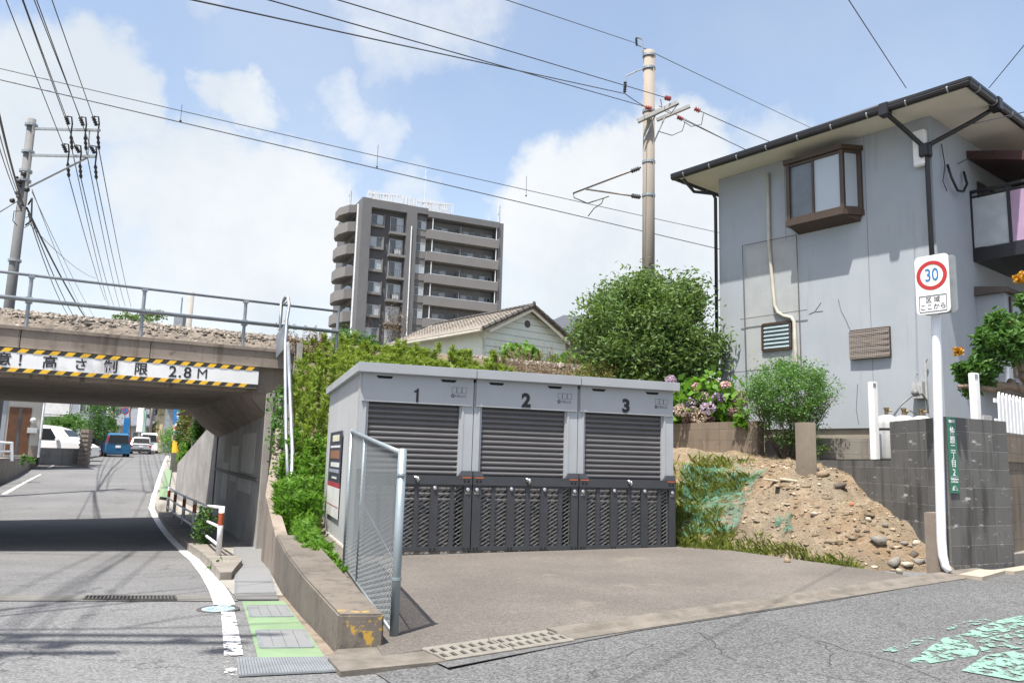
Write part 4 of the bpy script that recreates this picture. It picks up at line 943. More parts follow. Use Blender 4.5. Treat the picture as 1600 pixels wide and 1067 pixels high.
for ((px, py), s, k), lab in zip(big, RL):
    p = on_ray_mound(px, py); o = rocks('rock', np.array([[p.x, p.y, p.z+s*.25]]), [s], RM[k], .8); tag(o, {'grey': 'grey', 'dark': 'dark brown', 'tan': 'tan earthy', 'pale': 'pale', 'red': 'reddish'}[k]+' rock '+lab, 'rock')
for px, py, L_, rz, lab in ((1210, 753, .30, .2, 'pale broken board lying on the mound'), (1232, 752, .22, -.3, 'short pale board chip beside the broken board'), (1215, 762, .26, 1.1, 'thin pale stick across the mound crest')):
    p = on_ray_mound(px, py); mb = MB(); mb.box(-L_/2, L_/2, -.03, .03, 0, .02); o = mb.build('board_scrap', plain('pale_wood', (.55, .47, .35), .8), bevel=.004); o.location = (p.x, p.y, p.z+.01); o.rotation_euler = (.2, .1, rz); tag(o, lab, 'wood scrap')
# torn green netting draped over the grassy part
def netmat():
    m, b = newmat('green_net'); co = coords()
    n1 = M('MULTIPLY', SSTEP(NOISE(co, 7, 6, .65), .40, .62), SSTEP(NOISE(coords(scale=(1, 3.5, 1)), 9, 6, .7), .38, .6))
    t = nt.nodes.new('ShaderNodeBsdfTransparent'); mx = nt.nodes.new('ShaderNodeMixShader')
    nt.links.new(mixc(NOISE(co, 8, 4), (.02, .17, .12), (.05, .25, .19)), b.inputs['Base Color']); b.inputs['Roughness'].default_value = .6
    nt.links.new(M('MULTIPLY', n1, .85), mx.inputs[0]); nt.links.new(t.outputs[0], mx.inputs[1]); nt.links.new(b.outputs[0], mx.inputs[2]); nt.links.new(mx.outputs[0], nt.nodes['Material Output'].inputs[0]); return m
def netmat():
    m, b = newmat('green_net'); co = coords()
    veil = SSTEP(NOISE(co, 5, 6, .6), .44, .62, .0, .42); st = SSTEP(NOISE(coords(scale=(1.2, 4.5, 1.2)), 7, 6, .68), .50, .64, 0, .8)
    t = nt.nodes.new('ShaderNodeBsdfTransparent'); mx = nt.nodes.new('ShaderNodeMixShader')
    nt.links.new(mixc(NOISE(co, 8, 4), (.025, .12, .08), (.05, .19, .14)), b.inputs['Base Color']); b.inputs['Roughness'].default_value = .6
    nt.links.new(M('MAXIMUM', veil, st), mx.inputs[0]); nt.links.new(t.outputs[0], mx.inputs[1]); nt.links.new(b.outputs[0], mx.inputs[2]); nt.links.new(mx.outputs[0], nt.nodes['Material Output'].inputs[0]); return m
M_NET = netmat()
def net(label, poly, lift):
    P = [on_ray_mound(*q) for q in poly]; mb = MB(); n = 22
    for j in range(n+1):
        for i in range(n+1):
            u, v = i/n, j/n; a = P[0].lerp(P[1], u); b = P[3].lerp(P[2], u); p = a.lerp(b, v)
            x, y = p.x+.05*mnoise.noise((u*5, v*5, 2)), p.y+.05*mnoise.noise((u*5, v*5, 9))
            mb.v.append((x, y, max(moundn(x, y), lotH(x, y))+lift*(.6+1.2*abs(mnoise.noise((u*7, v*7, 4))))))
    for j in range(n):
        for i in range(n): k = j*(n+1)+i; mb.f.append((k, k+1, k+n+2, k+n+1)); mb.m.append(0)
    tag(mb.build('green_net', M_NET, world=True, smooth=True), label, 'net')
net('torn green netting draped over the grassy side of the mound', [(1062, 848), (1150, 838), (1200, 738), (1066, 735)], .10)
net('small crumpled scrap of green netting on the bare earth', [(1212, 836), (1236, 836), (1236, 806), (1208, 812)], .06)
# ------------------------------------------------------------------ raised garden behind the walls
def flat(name, pts, z, mat, kind='structure'):
    mb = MB(); mb.add([(x, y, z) for x, y in pts], [tuple(range(len(pts)))]); o = mb.build(name, mat, world=True)
    if o.data.polygons[0].normal.z < 0: o.data.flip_normals()
    return tag(o, kind=kind)
M_GARDEN = plain('garden_soil', (.16, .13, .09), .95, var=.3, vs=1.5, bs=.4, stain=(.06, .08, .03))
flat('garden', [(2.3, 16.55), (4.25, 13.6), (4.75, 12.6), (4.76, 9.7), (4.9, 8.75), (5.6, 9.15), (12, 15.0), (22, 24), (22, 32), (6, 27)], 1.3, M_GARDEN)
sheet('pavement', [edge(6.35, .02), edge(9, .02), edge(13, .02), edge(20, .02)], [edge(6.2, .75), edge(9, 1.6), edge(13, 1.6), edge(20, 1.6)], M_PAVE, .09, street)
mb = MB()
for i in range(12):
    a, b = 6.6+i*1.0, 7.595+i*1.0; q = [edge(a, -.005), edge(b, -.005), edge(b, .15), edge(a, .15)]
    mb.hexa([(p[0], p[1], street(p[0], p[1])-.05) for p in q], [(p[0], p[1], street(p[0], p[1])+.115) for p in q])
tag(mb.build('kerb', M_KERB, world=True, fix=True), kind='structure')
# ------------------------------------------------------------------ two-storey house
HN = Vector((7.21, 13.2, 0)); HRZ = math.atan2(.7763, -.6303); HX = Vector((-.6303, .7763, 0)); HY = Vector((-.7763, -.6303, 0))
hs = thing('house', 'two storey grey rendered house with black gutters and a brown bay window', 'house', tuple(HN), HRZ)
def HL(px, py, y0=0.):                   # sight line met with the plane y = y0 of the house
    d = ray(px, py); t = ((HN+HY*y0-CAM).dot(HY))/d.dot(HY); p = CAM+d*t-HN; return p.dot(HX), p.z
def stucco():
    m, b = newmat('grey_render'); co = coords()
    col = mixc(SSTEP(NOISE(co, .9, 6, .6), .3, .7), (.295, .327, .362), (.332, .362, .397))
    col = mixc(SSTEP(NOISE(coords(scale=(3, 3, .25)), 2.0, 6, .6), .55, .75, 0, .35), col, (.19, .205, .225))
    nt.links.new(col, b.inputs['Base Color']); b.inputs['Roughness'].default_value = .85; bump(NOISE(co, 70, 4, .7), .25, .006, b); return m
M_REND = stucco(); M_SOFFIT = plain('soffit_cream', (.62, .60, .52), .8, var=.05, vs=1.2)
M_GUT = plain('gutter_black', (.022, .022, .026), .38, .1, .1); M_BRONZE = plain('bronze_frame', (.085, .058, .042), .42, .3, .1)
M_FROST = plain('frosted_glass', (.46, .52, .58), .22, .0, .03, 1., spec=.8); M_GLASS = glassmat('window_glass'); M_TILE = plain('roof_tile_dark', (.06, .06, .065), .6, var=.2, vs=6)
M_SEAM = plain('wall_seam', (.19, .205, .22), .9); M_FOUND = plain('foundation', (.30, .27, .22), .9, var=.12, vs=3)
mb = MB(); mb.box(0, 4.45, -7.4, 0, 1.9, 7.325); hw = mb.build('wall', M_REND, hs, fix=True)
mb = MB(); mb.box(.04, 4.41, -7.36, -.04, .9, 1.9); mb.build('foundation', M_FOUND, hs)
mb = MB()
for x in (1.19, 2.85): mb.box(x-.004, x+.004, 0, .003, 1.92, 7.32)
mb.box(2.86, 4.44, 0, .003, 3.085, 3.093); mb.box(3.6, 4.44, 0, .003, 2.6, 2.606); mb.build('wall_joints', M_SEAM, hw)
for pts in ([(1310, 468), (1314, 485), (1321, 498), (1328, 514)], [(1264, 491), (1273, 487), (1283, 473)], [(1273, 487), (1286, 486)], [(1340, 600), (1338, 640), (1342, 662)]): MB().tube([(HL(*p)[0], .001, HL(*p)[1]) for p in pts], .007, 5, False).build('wall_crack', M_SEAM, hw)
ex0, ex1, ey0, ey1 = -.86, 5.0, -8.3, .70
mb = MB(); mb.box(ex0, ex1, ey0, ey1, 7.33, 7.365); mb.build('soffit', M_SOFFIT, hs)
rise = 1.5
mb = MB(); e = .06; A = [(ex0-e, ey1+e), (ex1+e, ey1+e), (ex1+e, ey0-e), (ex0-e, ey0-e)]
top = [((ex0+ex1)/2, ey1-2.95), ((ex0+ex1)/2, ey0+2.95)]
mb.add([(x, y, 7.43) for x, y in A]+[(x, y, 7.43+rise) for x, y in top]+[(x, y, 7.37) for x, y in A], [(0, 1, 4), (1, 2, 5, 4), (2, 3, 5), (3, 0, 4, 5), (0, 6, 7, 1)[::-1], (1, 7, 8, 2)[::-1], (2, 8, 9, 3)[::-1], (3, 9, 6, 0)[::-1], (6, 7, 8, 9)])
mb.build('roof', M_TILE, hs, fix=True)
def gut(nm, p, q, n):
    p, q = Vector(p), Vector(q); d = (q-p).normalized(); mb = MB(); r = .065
    mb.tube([p, q], r, 10); mb.bar(p+Vector((0, 0, .05)), q+Vector((0, 0, .05)), .13, .05)
    g = mb.build(nm, M_GUT, hs)
    for i in range(n):
        br_ = MB(); c = p.lerp(q, (i+.5)/n); br_.tube([c-d*.012, c+d*.012], r+.006, 10); br_.build('bracket', M_GALV, g)
gut('gutter', (ex1+.1, ey1+.06, 7.35), (ex0-.1, ey1+.06, 7.35), 9); gut('gutter', (ex0-.06, ey1+.1, 7.35), (ex0-.06, ey0, 7.35), 13); gut('gutter', (ex1+.06, ey1+.1, 7.35), (ex1+.06, ey0, 7.35), 12)
def pipe(pts, r=.04, mat=None, nm='downpipe'):
    mb = MB(); mb.tube(pts, r, 10); return mb.build(nm, mat or M_GUT, hs, smooth=True)
j = (.06, .10, 6.72)
pipe([(.42, ey1+.06, 7.29), (.36, .5, 7.18), j, (.05, .08, 6.5), (.05, .08, 1.6)]); pipe([(ex0-.06, -.38, 7.29), (-.58, -.28, 7.12), (.0, .06, 6.78), j])
for c in ((.42, ey1+.06, 7.32), (ex0-.06, -.38, 7.32), (.06, .10, 6.66)):
    mb = MB(); mb.box(c[0]-.085, c[0]+.085, c[1]-.085, c[1]+.085, c[2]-.1, c[2]+.13); mb.build('hopper', M_GUT, hs, bevel=.015)
pipe([(ex1-.15, ey1+.0, 7.27), (ex1-.2, .4, 7.05), (4.52, .12, 7.0), (4.49, .06, 6.9), (4.49, .06, 3.0)], .036)
pipe([(3.20, .05, 7.13), (3.205, .05, 5.6), (3.11, .05, 4.35), (3.04, .05, 4.2), (2.9, .05, 4.11), (2.74, .05, 4.06), (2.69, .05, 3.98), (2.67, .05, 3.3), (2.66, .05, 1.5)], .036, plain('pipe_cream', (.52, .49, .42), .6, var=.12, vs=6), 'waste_pipe')
# bay window
ys = .34; xl, zt_ = HL(1229, 262, ys); xr, _ = HL(1314, 236, ys); _, zb_ = HL(1316, 333, ys); x2 = 1.26
bw = MB(); zt_ = 7.05; zb_ = 5.9
pl_ = [(xl, 0), (xl, ys), (xr, ys), (x2, 0)]
def poly(z0, z1, grow, m_): 
    c = [(xl+grow, 0.001), (xl+grow, ys+grow), (xr-grow*.6, ys+grow), (x2-grow, 0.001)]; m_.extr([(x, y, z0) for x, y in c], (0, 0, z1-z0))
poly(zt_, zt_+.09, .05, bw); poly(zb_-.1, zb_, .035, bw)
def post(a, b, w_=.05): bw.bar((a, b, zb_), (a, b, zt_), w_, w_)
xm = (xl+xr)/2+.02
for a, b in ((xl-.02, ys-.02), (xr+.005, ys-.025), (x2+.02, .03), (xl-.02, .03)): post(a, b, .075)
bw.bar((xm, ys-.015, zb_), (xm, ys-.015, zt_), .05, .04)
for z in (zb_+.03, zt_-.03): bw.bar((xl, ys-.02, z), (xr, ys-.02, z), .045, .055); bw.bar((xr, ys-.02, z), (x2, .02, z), .045, .055)
bo = bw.build('bay_window', M_BRONZE, hs, fix=True)
mb = MB(); mb.box(xm+.02, xl-.05, ys-.05, ys-.035, zb_+.05, zt_-.05); mb.build('pane', plain('dark_screen_glass', (.13, .15, .17), .25, spec=.8), bo)
mb = MB(); mb.box(xr+.04, xm-.02, ys-.04, ys-.025, zb_+.05, zt_-.05); mb.build('pane', M_FROST, bo)
mb = MB(); mb.extr([(xr-.03, ys-.05, zb_+.05), (x2+.05, .045, zb_+.05), (x2+.05, .045, zt_-.05), (xr-.03, ys-.05, zt_-.05)], (.01, .01, 0)); mb.build('pane', M_FROST, bo)
mb = MB(); mb.hexa([(xl-.03, .005, zb_-.2), (x2+.05, .005, zb_-.2), (x2+.05, .02, zb_-.2), (xl-.03, .02, zb_-.2)][::-1], [(xl-.0, .005, zb_-.1), (x2+.02, .005, zb_-.1), (xr, ys-.03, zb_-.1), (xl-.0, ys-.03, zb_-.1)][::-1]); mb.build('underside', M_BRONZE, bo, fix=True)
# small louvre window
wf = MB(); a, b, c, d = 2.78, 3.40, 3.47, 3.99
for p, q in (((a, c), (b, c)), ((a, d), (b, d)), ((a, c), (a, d)), ((b, c), (b, d))): wf.bar((p[0], .03, p[1]), (q[0], .03, q[1]), .04, .05)
wo_ = wf.build('louvre_window', M_BRONZE, hs, fix=True)
mb = MB()
for i in range(6): z = c+.05+i*(d-c-.08)/5.5; mb.hexa([(a+.03, .05, z-.02), (b-.03, .05, z-.02), (b-.03, .056, z-.02), (a+.03, .056, z-.02)][::-1], [(a+.03, .012, z+.05), (b-.03, .012, z+.05), (b-.03, .018, z+.05), (a+.03, .018, z+.05)][::-1])
mb.build('louvre_blades', plain('louvre_glass', (.30, .38, .40), .15, spec=.8), wo_, fix=True)
# window behind a reed blind
wf = MB(); wf.box(.84, 1.57, .0, .05, 3.14, 3.68); wb = wf.build('window_box', M_BRONZE, hs)
def reed():
    m, b = newmat('reed_blind'); co = coords(); wv = nt.nodes.new('ShaderNodeTexWave'); wv.inputs['Scale'].default_value = 26; wv.bands_direction = 'Z'; wv.inputs['Distortion'].default_value = 1.5; nt.links.new(co, wv.inputs[0])
    w2 = nt.nodes.new('ShaderNodeTexWave'); w2.inputs['Scale'].default_value = 9; w2.bands_direction = 'X'; w2.inputs['Distortion'].default_value = 2; nt.links.new(co, w2.inputs[0])
    col = mixc(wv.outputs['Fac'], (.10, .085, .075), (.36, .32, .29)); col = mixc(SSTEP(w2.outputs['Fac'], .0, .25, .7, 0), col, (.06, .05, .045)); nt.links.new(col, b.inputs['Base Color']); b.inputs['Roughness'].default_value = .9; bump(wv.outputs['Fac'], .6, .01, b); return m
mb = MB(); nb_ = 24
for i in range(nb_): z = 3.15+i*.0215; mb.tube([(.845, .064+.006*math.sin(i*1.3), z), (1.2, .064+.004*math.cos(i), z+.003*math.sin(i*2)), (1.575, .062, z)], .0125, 5)
mb.build('reed_blind', reed(), wb)
# flue box, trellis rods, meter, cables
mb = MB(); mb.box(.05, .27, 0, .12, 6.43, 7.08); mb.build('wall_box', M_WPAINT, hs, bevel=.02)
M_ROD = plain('rusty_rod', (.16, .145, .13), .7, .3, .3, 8)
tr = MB()
for p, q in (((3.82, 5.71), (2.58, 5.69)), ((3.82, 5.71), (3.77, 2.1)), ((2.58, 5.69), (2.55, 2.9)), ((3.90, 4.16), (2.40, 4.17)), ((3.20, 5.5), (3.20, 5.4))): tr.tube([(p[0], .07, p[1]), (q[0], .07, q[1])], .008, 6)
tr.build('trellis_rods', M_ROD, hs)
mb = MB(); mb.box(2.6, 3.8, .001, .004, 3.1, 5.66); mb.build('paler_patch', plain('render_pale', (.40, .42, .43), .85, var=.08, vs=1.5, streak=.2, stain=(.46, .45, .42)), hs)
mb = MB(); mb.box(.28, .46, .03, .16, 2.38, 2.66); mb.box(.31, .43, .16, .175, 2.45, 2.6); mb.tube([(.40, .09, 2.64), (.40, .09, 2.78), (.38, .09, 2.82)], .018, 8); mb.tube([(.25, .08, 1.6), (.25, .08, 2.98), (.22, .08, 3.05)], .022, 8)
mb.build('gas_meter', plain('meter_grey', (.45, .46, .46), .5), hs)
mb = MB(); pts = [(-.05, -.5, 6.55), (-.10, -.52, 6.30), (-.10, -.75, 6.12), (-.10, -1.0, 6.16), (-.10, -1.18, 6.35), (-.05, -1.2, 6.6)]; mb.tube(pts, .022, 8); mb.tube([(-.03, -.35, 6.9), (-.05, -.4, 6.5), (-.04, -.3, 6.2), (-.04, -.45, 6.05)], .008, 6); mb.tube([(-.03, -1.0, 6.7), (-.4, -1.2, 6.9), (-.8, -3, 7.1)], .008, 6); mb.build('service_cable', M_GUT, hs, smooth=True)
# right-hand face: balcony, awning and the ground floor bay
bal = MB(); yb_ = -1.56
for z in (6.30,): bal.bar((0.02, yb_, z), (-1.5, yb_, z), .05, .05)
bal.bar((0, yb_, 6.20), (-1.5, yb_, 6.20), .03, .03)
for x in (.0, -.63, -1.5): bal.bar((x, yb_, 5.0), (x, yb_, 6.3), .05, .05)
bal.box(-1.55, .03, yb_-.02, yb_+.03, 4.98, 5.22); bal.bar((-1.5, yb_, 6.3), (-1.5, -6, 6.3), .05, .05); bal.box(-1.55, 0, -6, yb_-.02, 4.98, 5.05); bal.box(-1.55, -1.48, -6, yb_, 4.98, 5.22)
bl = bal.build('balcony', M_GUT, hs, fix=True)
mb = MB(); mb.box(-.60, -.03, yb_-.01, yb_+.005, 5.24, 6.17); mb.build('panel', plain('balcony_panel', (.50, .54, .57), .3, spec=.7), bl)
mb = MB(); mb.box(-1.47, -.66, yb_-.01, yb_+.005, 5.24, 6.17); mb.build('panel', plain('balcony_panel_lilac', (.50, .34, .50), .35), bl)
mb = MB(); mb.box(-1.50, -1.49, -5.9, yb_-.1, 5.24, 6.17); mb.build('panel', plain('balcony_panel_front', (.50, .54, .57), .3, spec=.7), bl)
M_MAROON = plain('awning_maroon', (.075, .03, .032), .5)
mb = MB(); mb.hexa([(.0, -1.5, 6.95), (.0, -6, 6.95), (-1.3, -6, 6.55), (-1.3, -1.5, 6.55)], [(.0, -1.5, 7.1), (.0, -6, 7.1), (-1.35, -6, 6.72), (-1.35, -1.5, 6.72)]); mb.build('awning', M_MAROON, hs, fix=True)
mb = MB(); mb.box(-.03, .0, -3.6, -1.9, 5.1, 6.6); o = mb.build('window', M_BRONZE, hs); mb = MB(); mb.box(-.04, -.03, -3.5, -2.0, 5.15, 6.55); mb.build('pane', M_GLASS, o)
mb = MB(); mb.box(-.46, 0, -3.8, yb_, 2.62, 4.34); fb = mb.build('ground_floor_bay', M_REND, hs)
mb = MB(); mb.hexa([(-.56, -3.9, 4.34), (.05, -3.9, 4.34), (.05, yb_+.1, 4.34), (-.56, yb_+.1, 4.34)], [(-.52, -3.9, 4.44), (.05, -3.9, 4.52), (.05, yb_+.06, 4.52), (-.52, yb_+.06, 4.44)]); mb.build('bay_roof', plain('bay_roof_brown', (.09, .075, .065), .6), fb, fix=True)
mb = MB(); mb.box(-.475, -.46, -3.6, -1.75, 2.9, 4.25); mb.build('bay_pane', M_GLASS, fb); mb = MB()
for y in (-3.6, -2.7, -1.78): mb.box(-.50, -.46, y-.03, y+.03, 2.85, 4.3)
mb.bar((-.48, -3.6, 4.27), (-.48, -1.78, 4.27), .04, .05); mb.bar((-.48, -3.6, 2.88), (-.48, -1.78, 2.88), .04, .05); mb.build('bay_frame', M_BRONZE, fb, fix=True)
# gas cylinders
M_CYL = plain('cylinder_grey', (.52, .53, .53), .5, var=.08, vs=3)
for i, px in enumerate((1386, 1413, 1440)):
    p = Py(px, 668, 10.9); t = thing('gas_cylinder', ['white gas cylinder standing nearest the white post', 'middle white gas cylinder in the row by the house', 'white gas cylinder below the gas meter'][i], 'gas cylinder', (p.x, p.y, 1.3), 0, 'gas cylinders by the house wall')
    mb = MB(); mb.lathe([(.15, 0), (.16, .03), (.16, .48), (.14, .56), (.08, .60), (.04, .61)], n=20); mb.build('tank', M_CYL, t, smooth=True)
    mb = MB(); mb.lathe([(.025, .60), (.025, .68), (.035, .68), (.035, .71)], n=10); mb.tube([(0, 0, .66), (.07, -.02, .67)], .014, 8); mb.build('valve', plain('brass', (.30, .22, .12), .4, .7), t)
    mb = MB(); mb.lathe([(.162, .40), (.164, .40), (.164, .425), (.162, .425)], n=20); mb.build('strap', M_GUT, t)
q0, q1 = Py(1386, 652, 10.9), Py(1440, 600, 11.6)
gh = MB(); gh.tube([Py(1393, 655, 10.9), Py(1408, 632, 10.9), Py(1425, 618, 10.95), Py(1440, 615, 11.0), Py(1448, 625, 11.1), Py(1450, 645, 11.0)], .014, 8); gh.tube([Py(1412, 655, 10.9), Py(1420, 640, 10.9), Py(1432, 648, 10.9)], .012, 8); gh.ball(tuple(Py(1430, 614, 10.95)), .05, 10, 6)
tag(gh.build('gas_hose', plain('hose_grey', (.16, .17, .18), .5), world=True, smooth=True), 'grey rubber gas hoses looping above the cylinders', 'hose')
# ------------------------------------------------------------------ speed sign on its bent pole
sp_ = thing('speed_sign', 'white 30 zone speed sign on a leaning white pole at the lot corner', 'sign', tuple(Py(1484, 893, 8.35)))
mb = MB(); mb.tube([Py(1484, 893, 8.30), Py(1477, 884, 8.34), Py(1473, 868, 8.36), Py(1471, 845, 8.37), Py(1467, 700, 8.37), Py(1462, 480, 8.37), Py(1459, 400, 8.37)], [.032, .04, .044, .046, .046, .046, .044], 14); mb.build('pole', plain('pole_white', (.70, .72, .76), .45, var=.05, vs=4, stain=(.52, .52, .53)), sp_, world=True, smooth=True)
M_SIGNW = plain('sign_white', (.75, .75, .75), .45, var=.02); M_SIGNR = plain('sign_red', (.50, .03, .03), .45, var=.04); M_SIGNB = plain('sign_blue', (.02, .20, .52), .45)
sc = (Py(1428, 404, 8.40)+Py(1487, 489, 8.13))/2; tl, tr_ = Py(1428, 404, 8.40), Py(1479, 394, 8.13); bl_, brr = Py(1433, 493, 8.40), Py(1487, 487, 8.13)
sx_ = ((tr_-tl)+(brr-bl_)); sx_.z = 0; SWD = sx_.length/2; sx_.normalize(); sup = Vector((0, 0, 1)); sn = sx_.cross(sup)   # towards the viewer
SH = ((tl.z+tr_.z)-(bl_.z+brr.z))/2; sc = (tl+tr_+bl_+brr)/4
def rrect(w_, h_, r, n=5):
    out = []
    for cx, cy, a0 in ((w_/2-r, h_/2-r, 0), (-w_/2+r, h_/2-r, 90), (-w_/2+r, -h_/2+r, 180), (w_/2-r, -h_/2+r, 270)):
        for k in range(n+1): a = R_(a0+90*k/n); out.append((cx+r*math.cos(a), cy+r*math.sin(a)))
    return out
S3 = lambda u, v, d: sc+sx_*u+sup*v+sn*d
mb = MB(); mb.extr([S3(u, v, 0) for u, v in rrect(SWD, SH, .045)], -sn*.018); mb.build('plate', M_SIGNW, sp_, world=True, bevel=.002)
mb = MB(); mb.extr([S3(u+.03, v-.0, -.10) for u, v in rrect(SWD, SH*.98, .04)], -sn*.018); mb.build('rear_plate', M_GALV, sp_, world=True)
def ring(r0, r1, cv, m_, nm, n=44):
    mb = MB()
    for k in range(n):
        a, b = 2*math.pi*k/n, 2*math.pi*(k+1)/n; q = [(r0, a), (r1, a), (r1, b), (r0, b)]
        mb.add([S3(r*math.cos(t), cv+r*math.sin(t), .0025) for r, t in q], [(0, 1, 2, 3)])
    mb.build(nm, m_, sp_, world=True)
ring(.117, .158, SH*.155, M_SIGNR, 'red_ring')
IV = XF[sp_.name].inverted()
text('30', .195, M_SIGNB, sp_, IV @ frame(S3(0, SH*.155, .003), sx_, sup), 'lettering', .0008, .001, sx=.76)
mb = MB(); bw_, bh_, bc = SWD*.80, SH*.27, -SH*.325
for p, q in (((-bw_/2, -bh_/2), (bw_/2, -bh_/2)), ((-bw_/2, bh_/2), (bw_/2, bh_/2)), ((-bw_/2, -bh_/2), (-bw_/2, bh_/2)), ((bw_/2, -bh_/2), (bw_/2, bh_/2))): mb.bar(S3(p[0], bc+p[1], .002), S3(q[0], bc+q[1], .002), .006, .003, up=sn)
mb.build('border', M_LETTER, sp_, world=True)
text('区 域', .066, M_LETTER, sp_, IV @ frame(S3(0, bc+bh_*.22, .003), sx_, sup), 'lettering', .0008, .0)
text('ここから', .068, M_LETTER, sp_, IV @ frame(S3(0, bc-bh_*.22, .003), sx_, sup), 'lettering', .0008, .0)
# place name plate on the corner wall
M_PLG = plain('plate_green', (.035, .19, .12), .5, var=.06, vs=4)
wd_ = Vector((5.62-CC[0], 9.03-CC[1], 0)).normalized(); wn = Vector((wd_.y, -wd_.x, 0)); po = Vector((CC[0], CC[1], 0))+wd_*.088+wn*.008
pl = thing('place_name_plate', 'narrow green place name plate fixed to the dark block wall', 'sign', (po.x, po.y, .97), math.atan2(wd_.y, wd_.x))
mb = MB(); mb.box(-.075, .075, -.006, .0, -.03, .77); mb.build('plate', M_PLG, pl)
for s, z, sz in (('福岡市', .725, .036), ('仲', .62, .088), ('原', .525, .088), ('二', .44, .088), ('丁', .36, .088), ('目', .275, .088), ('2', .185, .10), ('Nakabaru', .118, .032), ('2-chome', .09, .032)):
    text(s, sz, M_SIGNW, pl, frame((0, -.0075, z), XL, ZL), 'lettering', .0008, .0008)
mb = MB(); mb.bar((-.065, -.007, .142), (.065, -.007, .142), .003, .003); mb.build('rule', M_SIGNW, pl); mb = MB(); mb.bar((-.04, -.007, 0), (.04, -.007, 0), .003, .002)
for k in range(3):
    for i in range(8):
        a, b = math.pi*i/8, math.pi*(i+1)/8; r = .016+.012*k; mb.bar((r*math.cos(a), -.007, .0+r*math.sin(a)*1.2), (r*math.cos(b), -.007, .0+r*math.sin(b)*1.2), .003, .002)
mb.build('emblem', M_SIGNW, pl)
# picket fence
pf = thing('picket_fence', 'white pointed picket fence on the pale brown block wall', 'fence', (5.75, 9.35, 1.63), math.atan2(15.0-9.2, 12-5.63))
for i in range(14):
    x = .12+i*.135; mb = MB(); mb.extr([(x-.045, .02, .02), (x+.045, .02, .02), (x+.045, .02, .42), (x, .02, .49), (x-.045, .02, .42)], (0, .02, 0)); mb.build('picket', M_WPAINT, pf, fix=True)
for z in (.12, .36):
    mb = MB(); mb.box(0, 2.0, .042, .062, z, z+.05); mb.build('rail', M_WPAINT, pf)
p = Py(1542, 648, 9.75); mb = MB(); mb.box(-.11, .11, -.01, .01, 0, .24); o = mb.build('notice_board', plain('grey_white_panel', (.55, .55, .56), .5), bevel=.008); o.location = (p.x, p.y, 1.62); o.rotation_euler = (0, 0, .6); tag(o, 'plain grey white board standing beside the white picket fence', 'board')
# ================================================================== plants
LM_WEED = leafmat('weed_leaf', (.12, .20, .028), (.25, .34, .06), (.19, .27, .04), .4)
LM_WEED2 = leafmat('fresh_weed_leaf', (.08, .20, .02), (.14, .29, .035), (.10, .22, .025), .45)
LM_DARK = leafmat('tree_leaf_dark', (.045, .105, .025), (.165, .25, .07), (.085, .155, .036), .3)
LM_MID = leafmat('shrub_leaf', (.045, .12, .022), (.10, .21, .045), (.065, .15, .03), .35)
LM_FINE = leafmat('fine_bush_leaf', (.06, .15, .03), (.14, .28, .07), (.09, .2, .045), .35)
LM_OLIVE = leafmat('olive_leaf', (.10, .115, .03), (.20, .20, .06), (.15, .15, .04), .35)
LM_DRY = leafmat('dry_stem', (.16, .115, .075), (.28, .21, .14), (.20, .14, .10), .15)
LM_GRASS = leafmat('grass_blade', (.17, .24, .05), (.30, .36, .10), (.26, .28, .09), .4)
LM_STRAW = leafmat('straw_blade', (.30, .24, .14), (.48, .40, .25), (.38, .31, .19), .2)
M_BARK = plain('bark', (.13, .10, .075), .95, var=.3, vs=8, bs=.5); M_TWIG = plain('twig', (.10, .075, .055), .95, var=.2)
def blades(C, h, w_, lean=.35):
    n = len(C); a = rng.uniform(0, 6.28, n); d = np.stack([np.cos(a), np.sin(a), np.zeros(n)], 1); side = np.stack([-d[:, 1], d[:, 0], np.zeros(n)], 1)
    h = np.asarray(h).reshape(-1, 1)*rng.uniform(.6, 1.25, (n, 1)); l = rng.uniform(.05, lean, (n, 1))*h; up = np.array([0, 0, 1.])
    mid = C+up*h*.6+d*l*.4; tip = C+up*h*.95+d*l*1.4
    v = np.stack([C-side*w_/2, C+side*w_/2, mid+side*w_*.4, tip, mid-side*w_*.4], 1).reshape(-1, 3)
    return v, np.arange(5*n).reshape(n, 5)
def stems(bases, hs, r, lean=.12):
    mb = MB()
    for b, h in zip(bases, hs):
        d = Vector((random.uniform(-lean, lean), random.uniform(-lean, lean), 1)); p = Vector(b); mb.tube([p, p+d*h*.5, p+d*h+Vector((random.uniform(-.05, .05), random.uniform(-.05, .05), 0))*h], [r, r*.8, r*.4], 4, False)
    return mb
def rosette_weeds(bases, hs, per, L, Wd):
    """tall single stems ringed by narrow leaves up to a tuft"""
    global RDIR
    out = []; dirs = []
    for b, h in zip(bases, hs):
        n = per; tt = rng.beta(2.2, 1.2, n)*h; a = rng.uniform(0, 6.28, n); r = L*.45*(1.1-.35*tt/h)
        lx, ly = rng.normal(0, .10, 2)*h
        dr = np.stack([np.cos(a), np.sin(a), rng.uniform(.25, 1.1, n)], 1); dirs.append(dr/np.linalg.norm(dr, axis=1)[:, None])
        out.append(np.stack([b[0]+lx*tt/h+np.cos(a)*r, b[1]+ly*tt/h+np.sin(a)*r, b[2]+tt+rng.normal(0, .01, n)], 1))
    RDIR = np.concatenate(dirs)
    return np.concatenate(out)
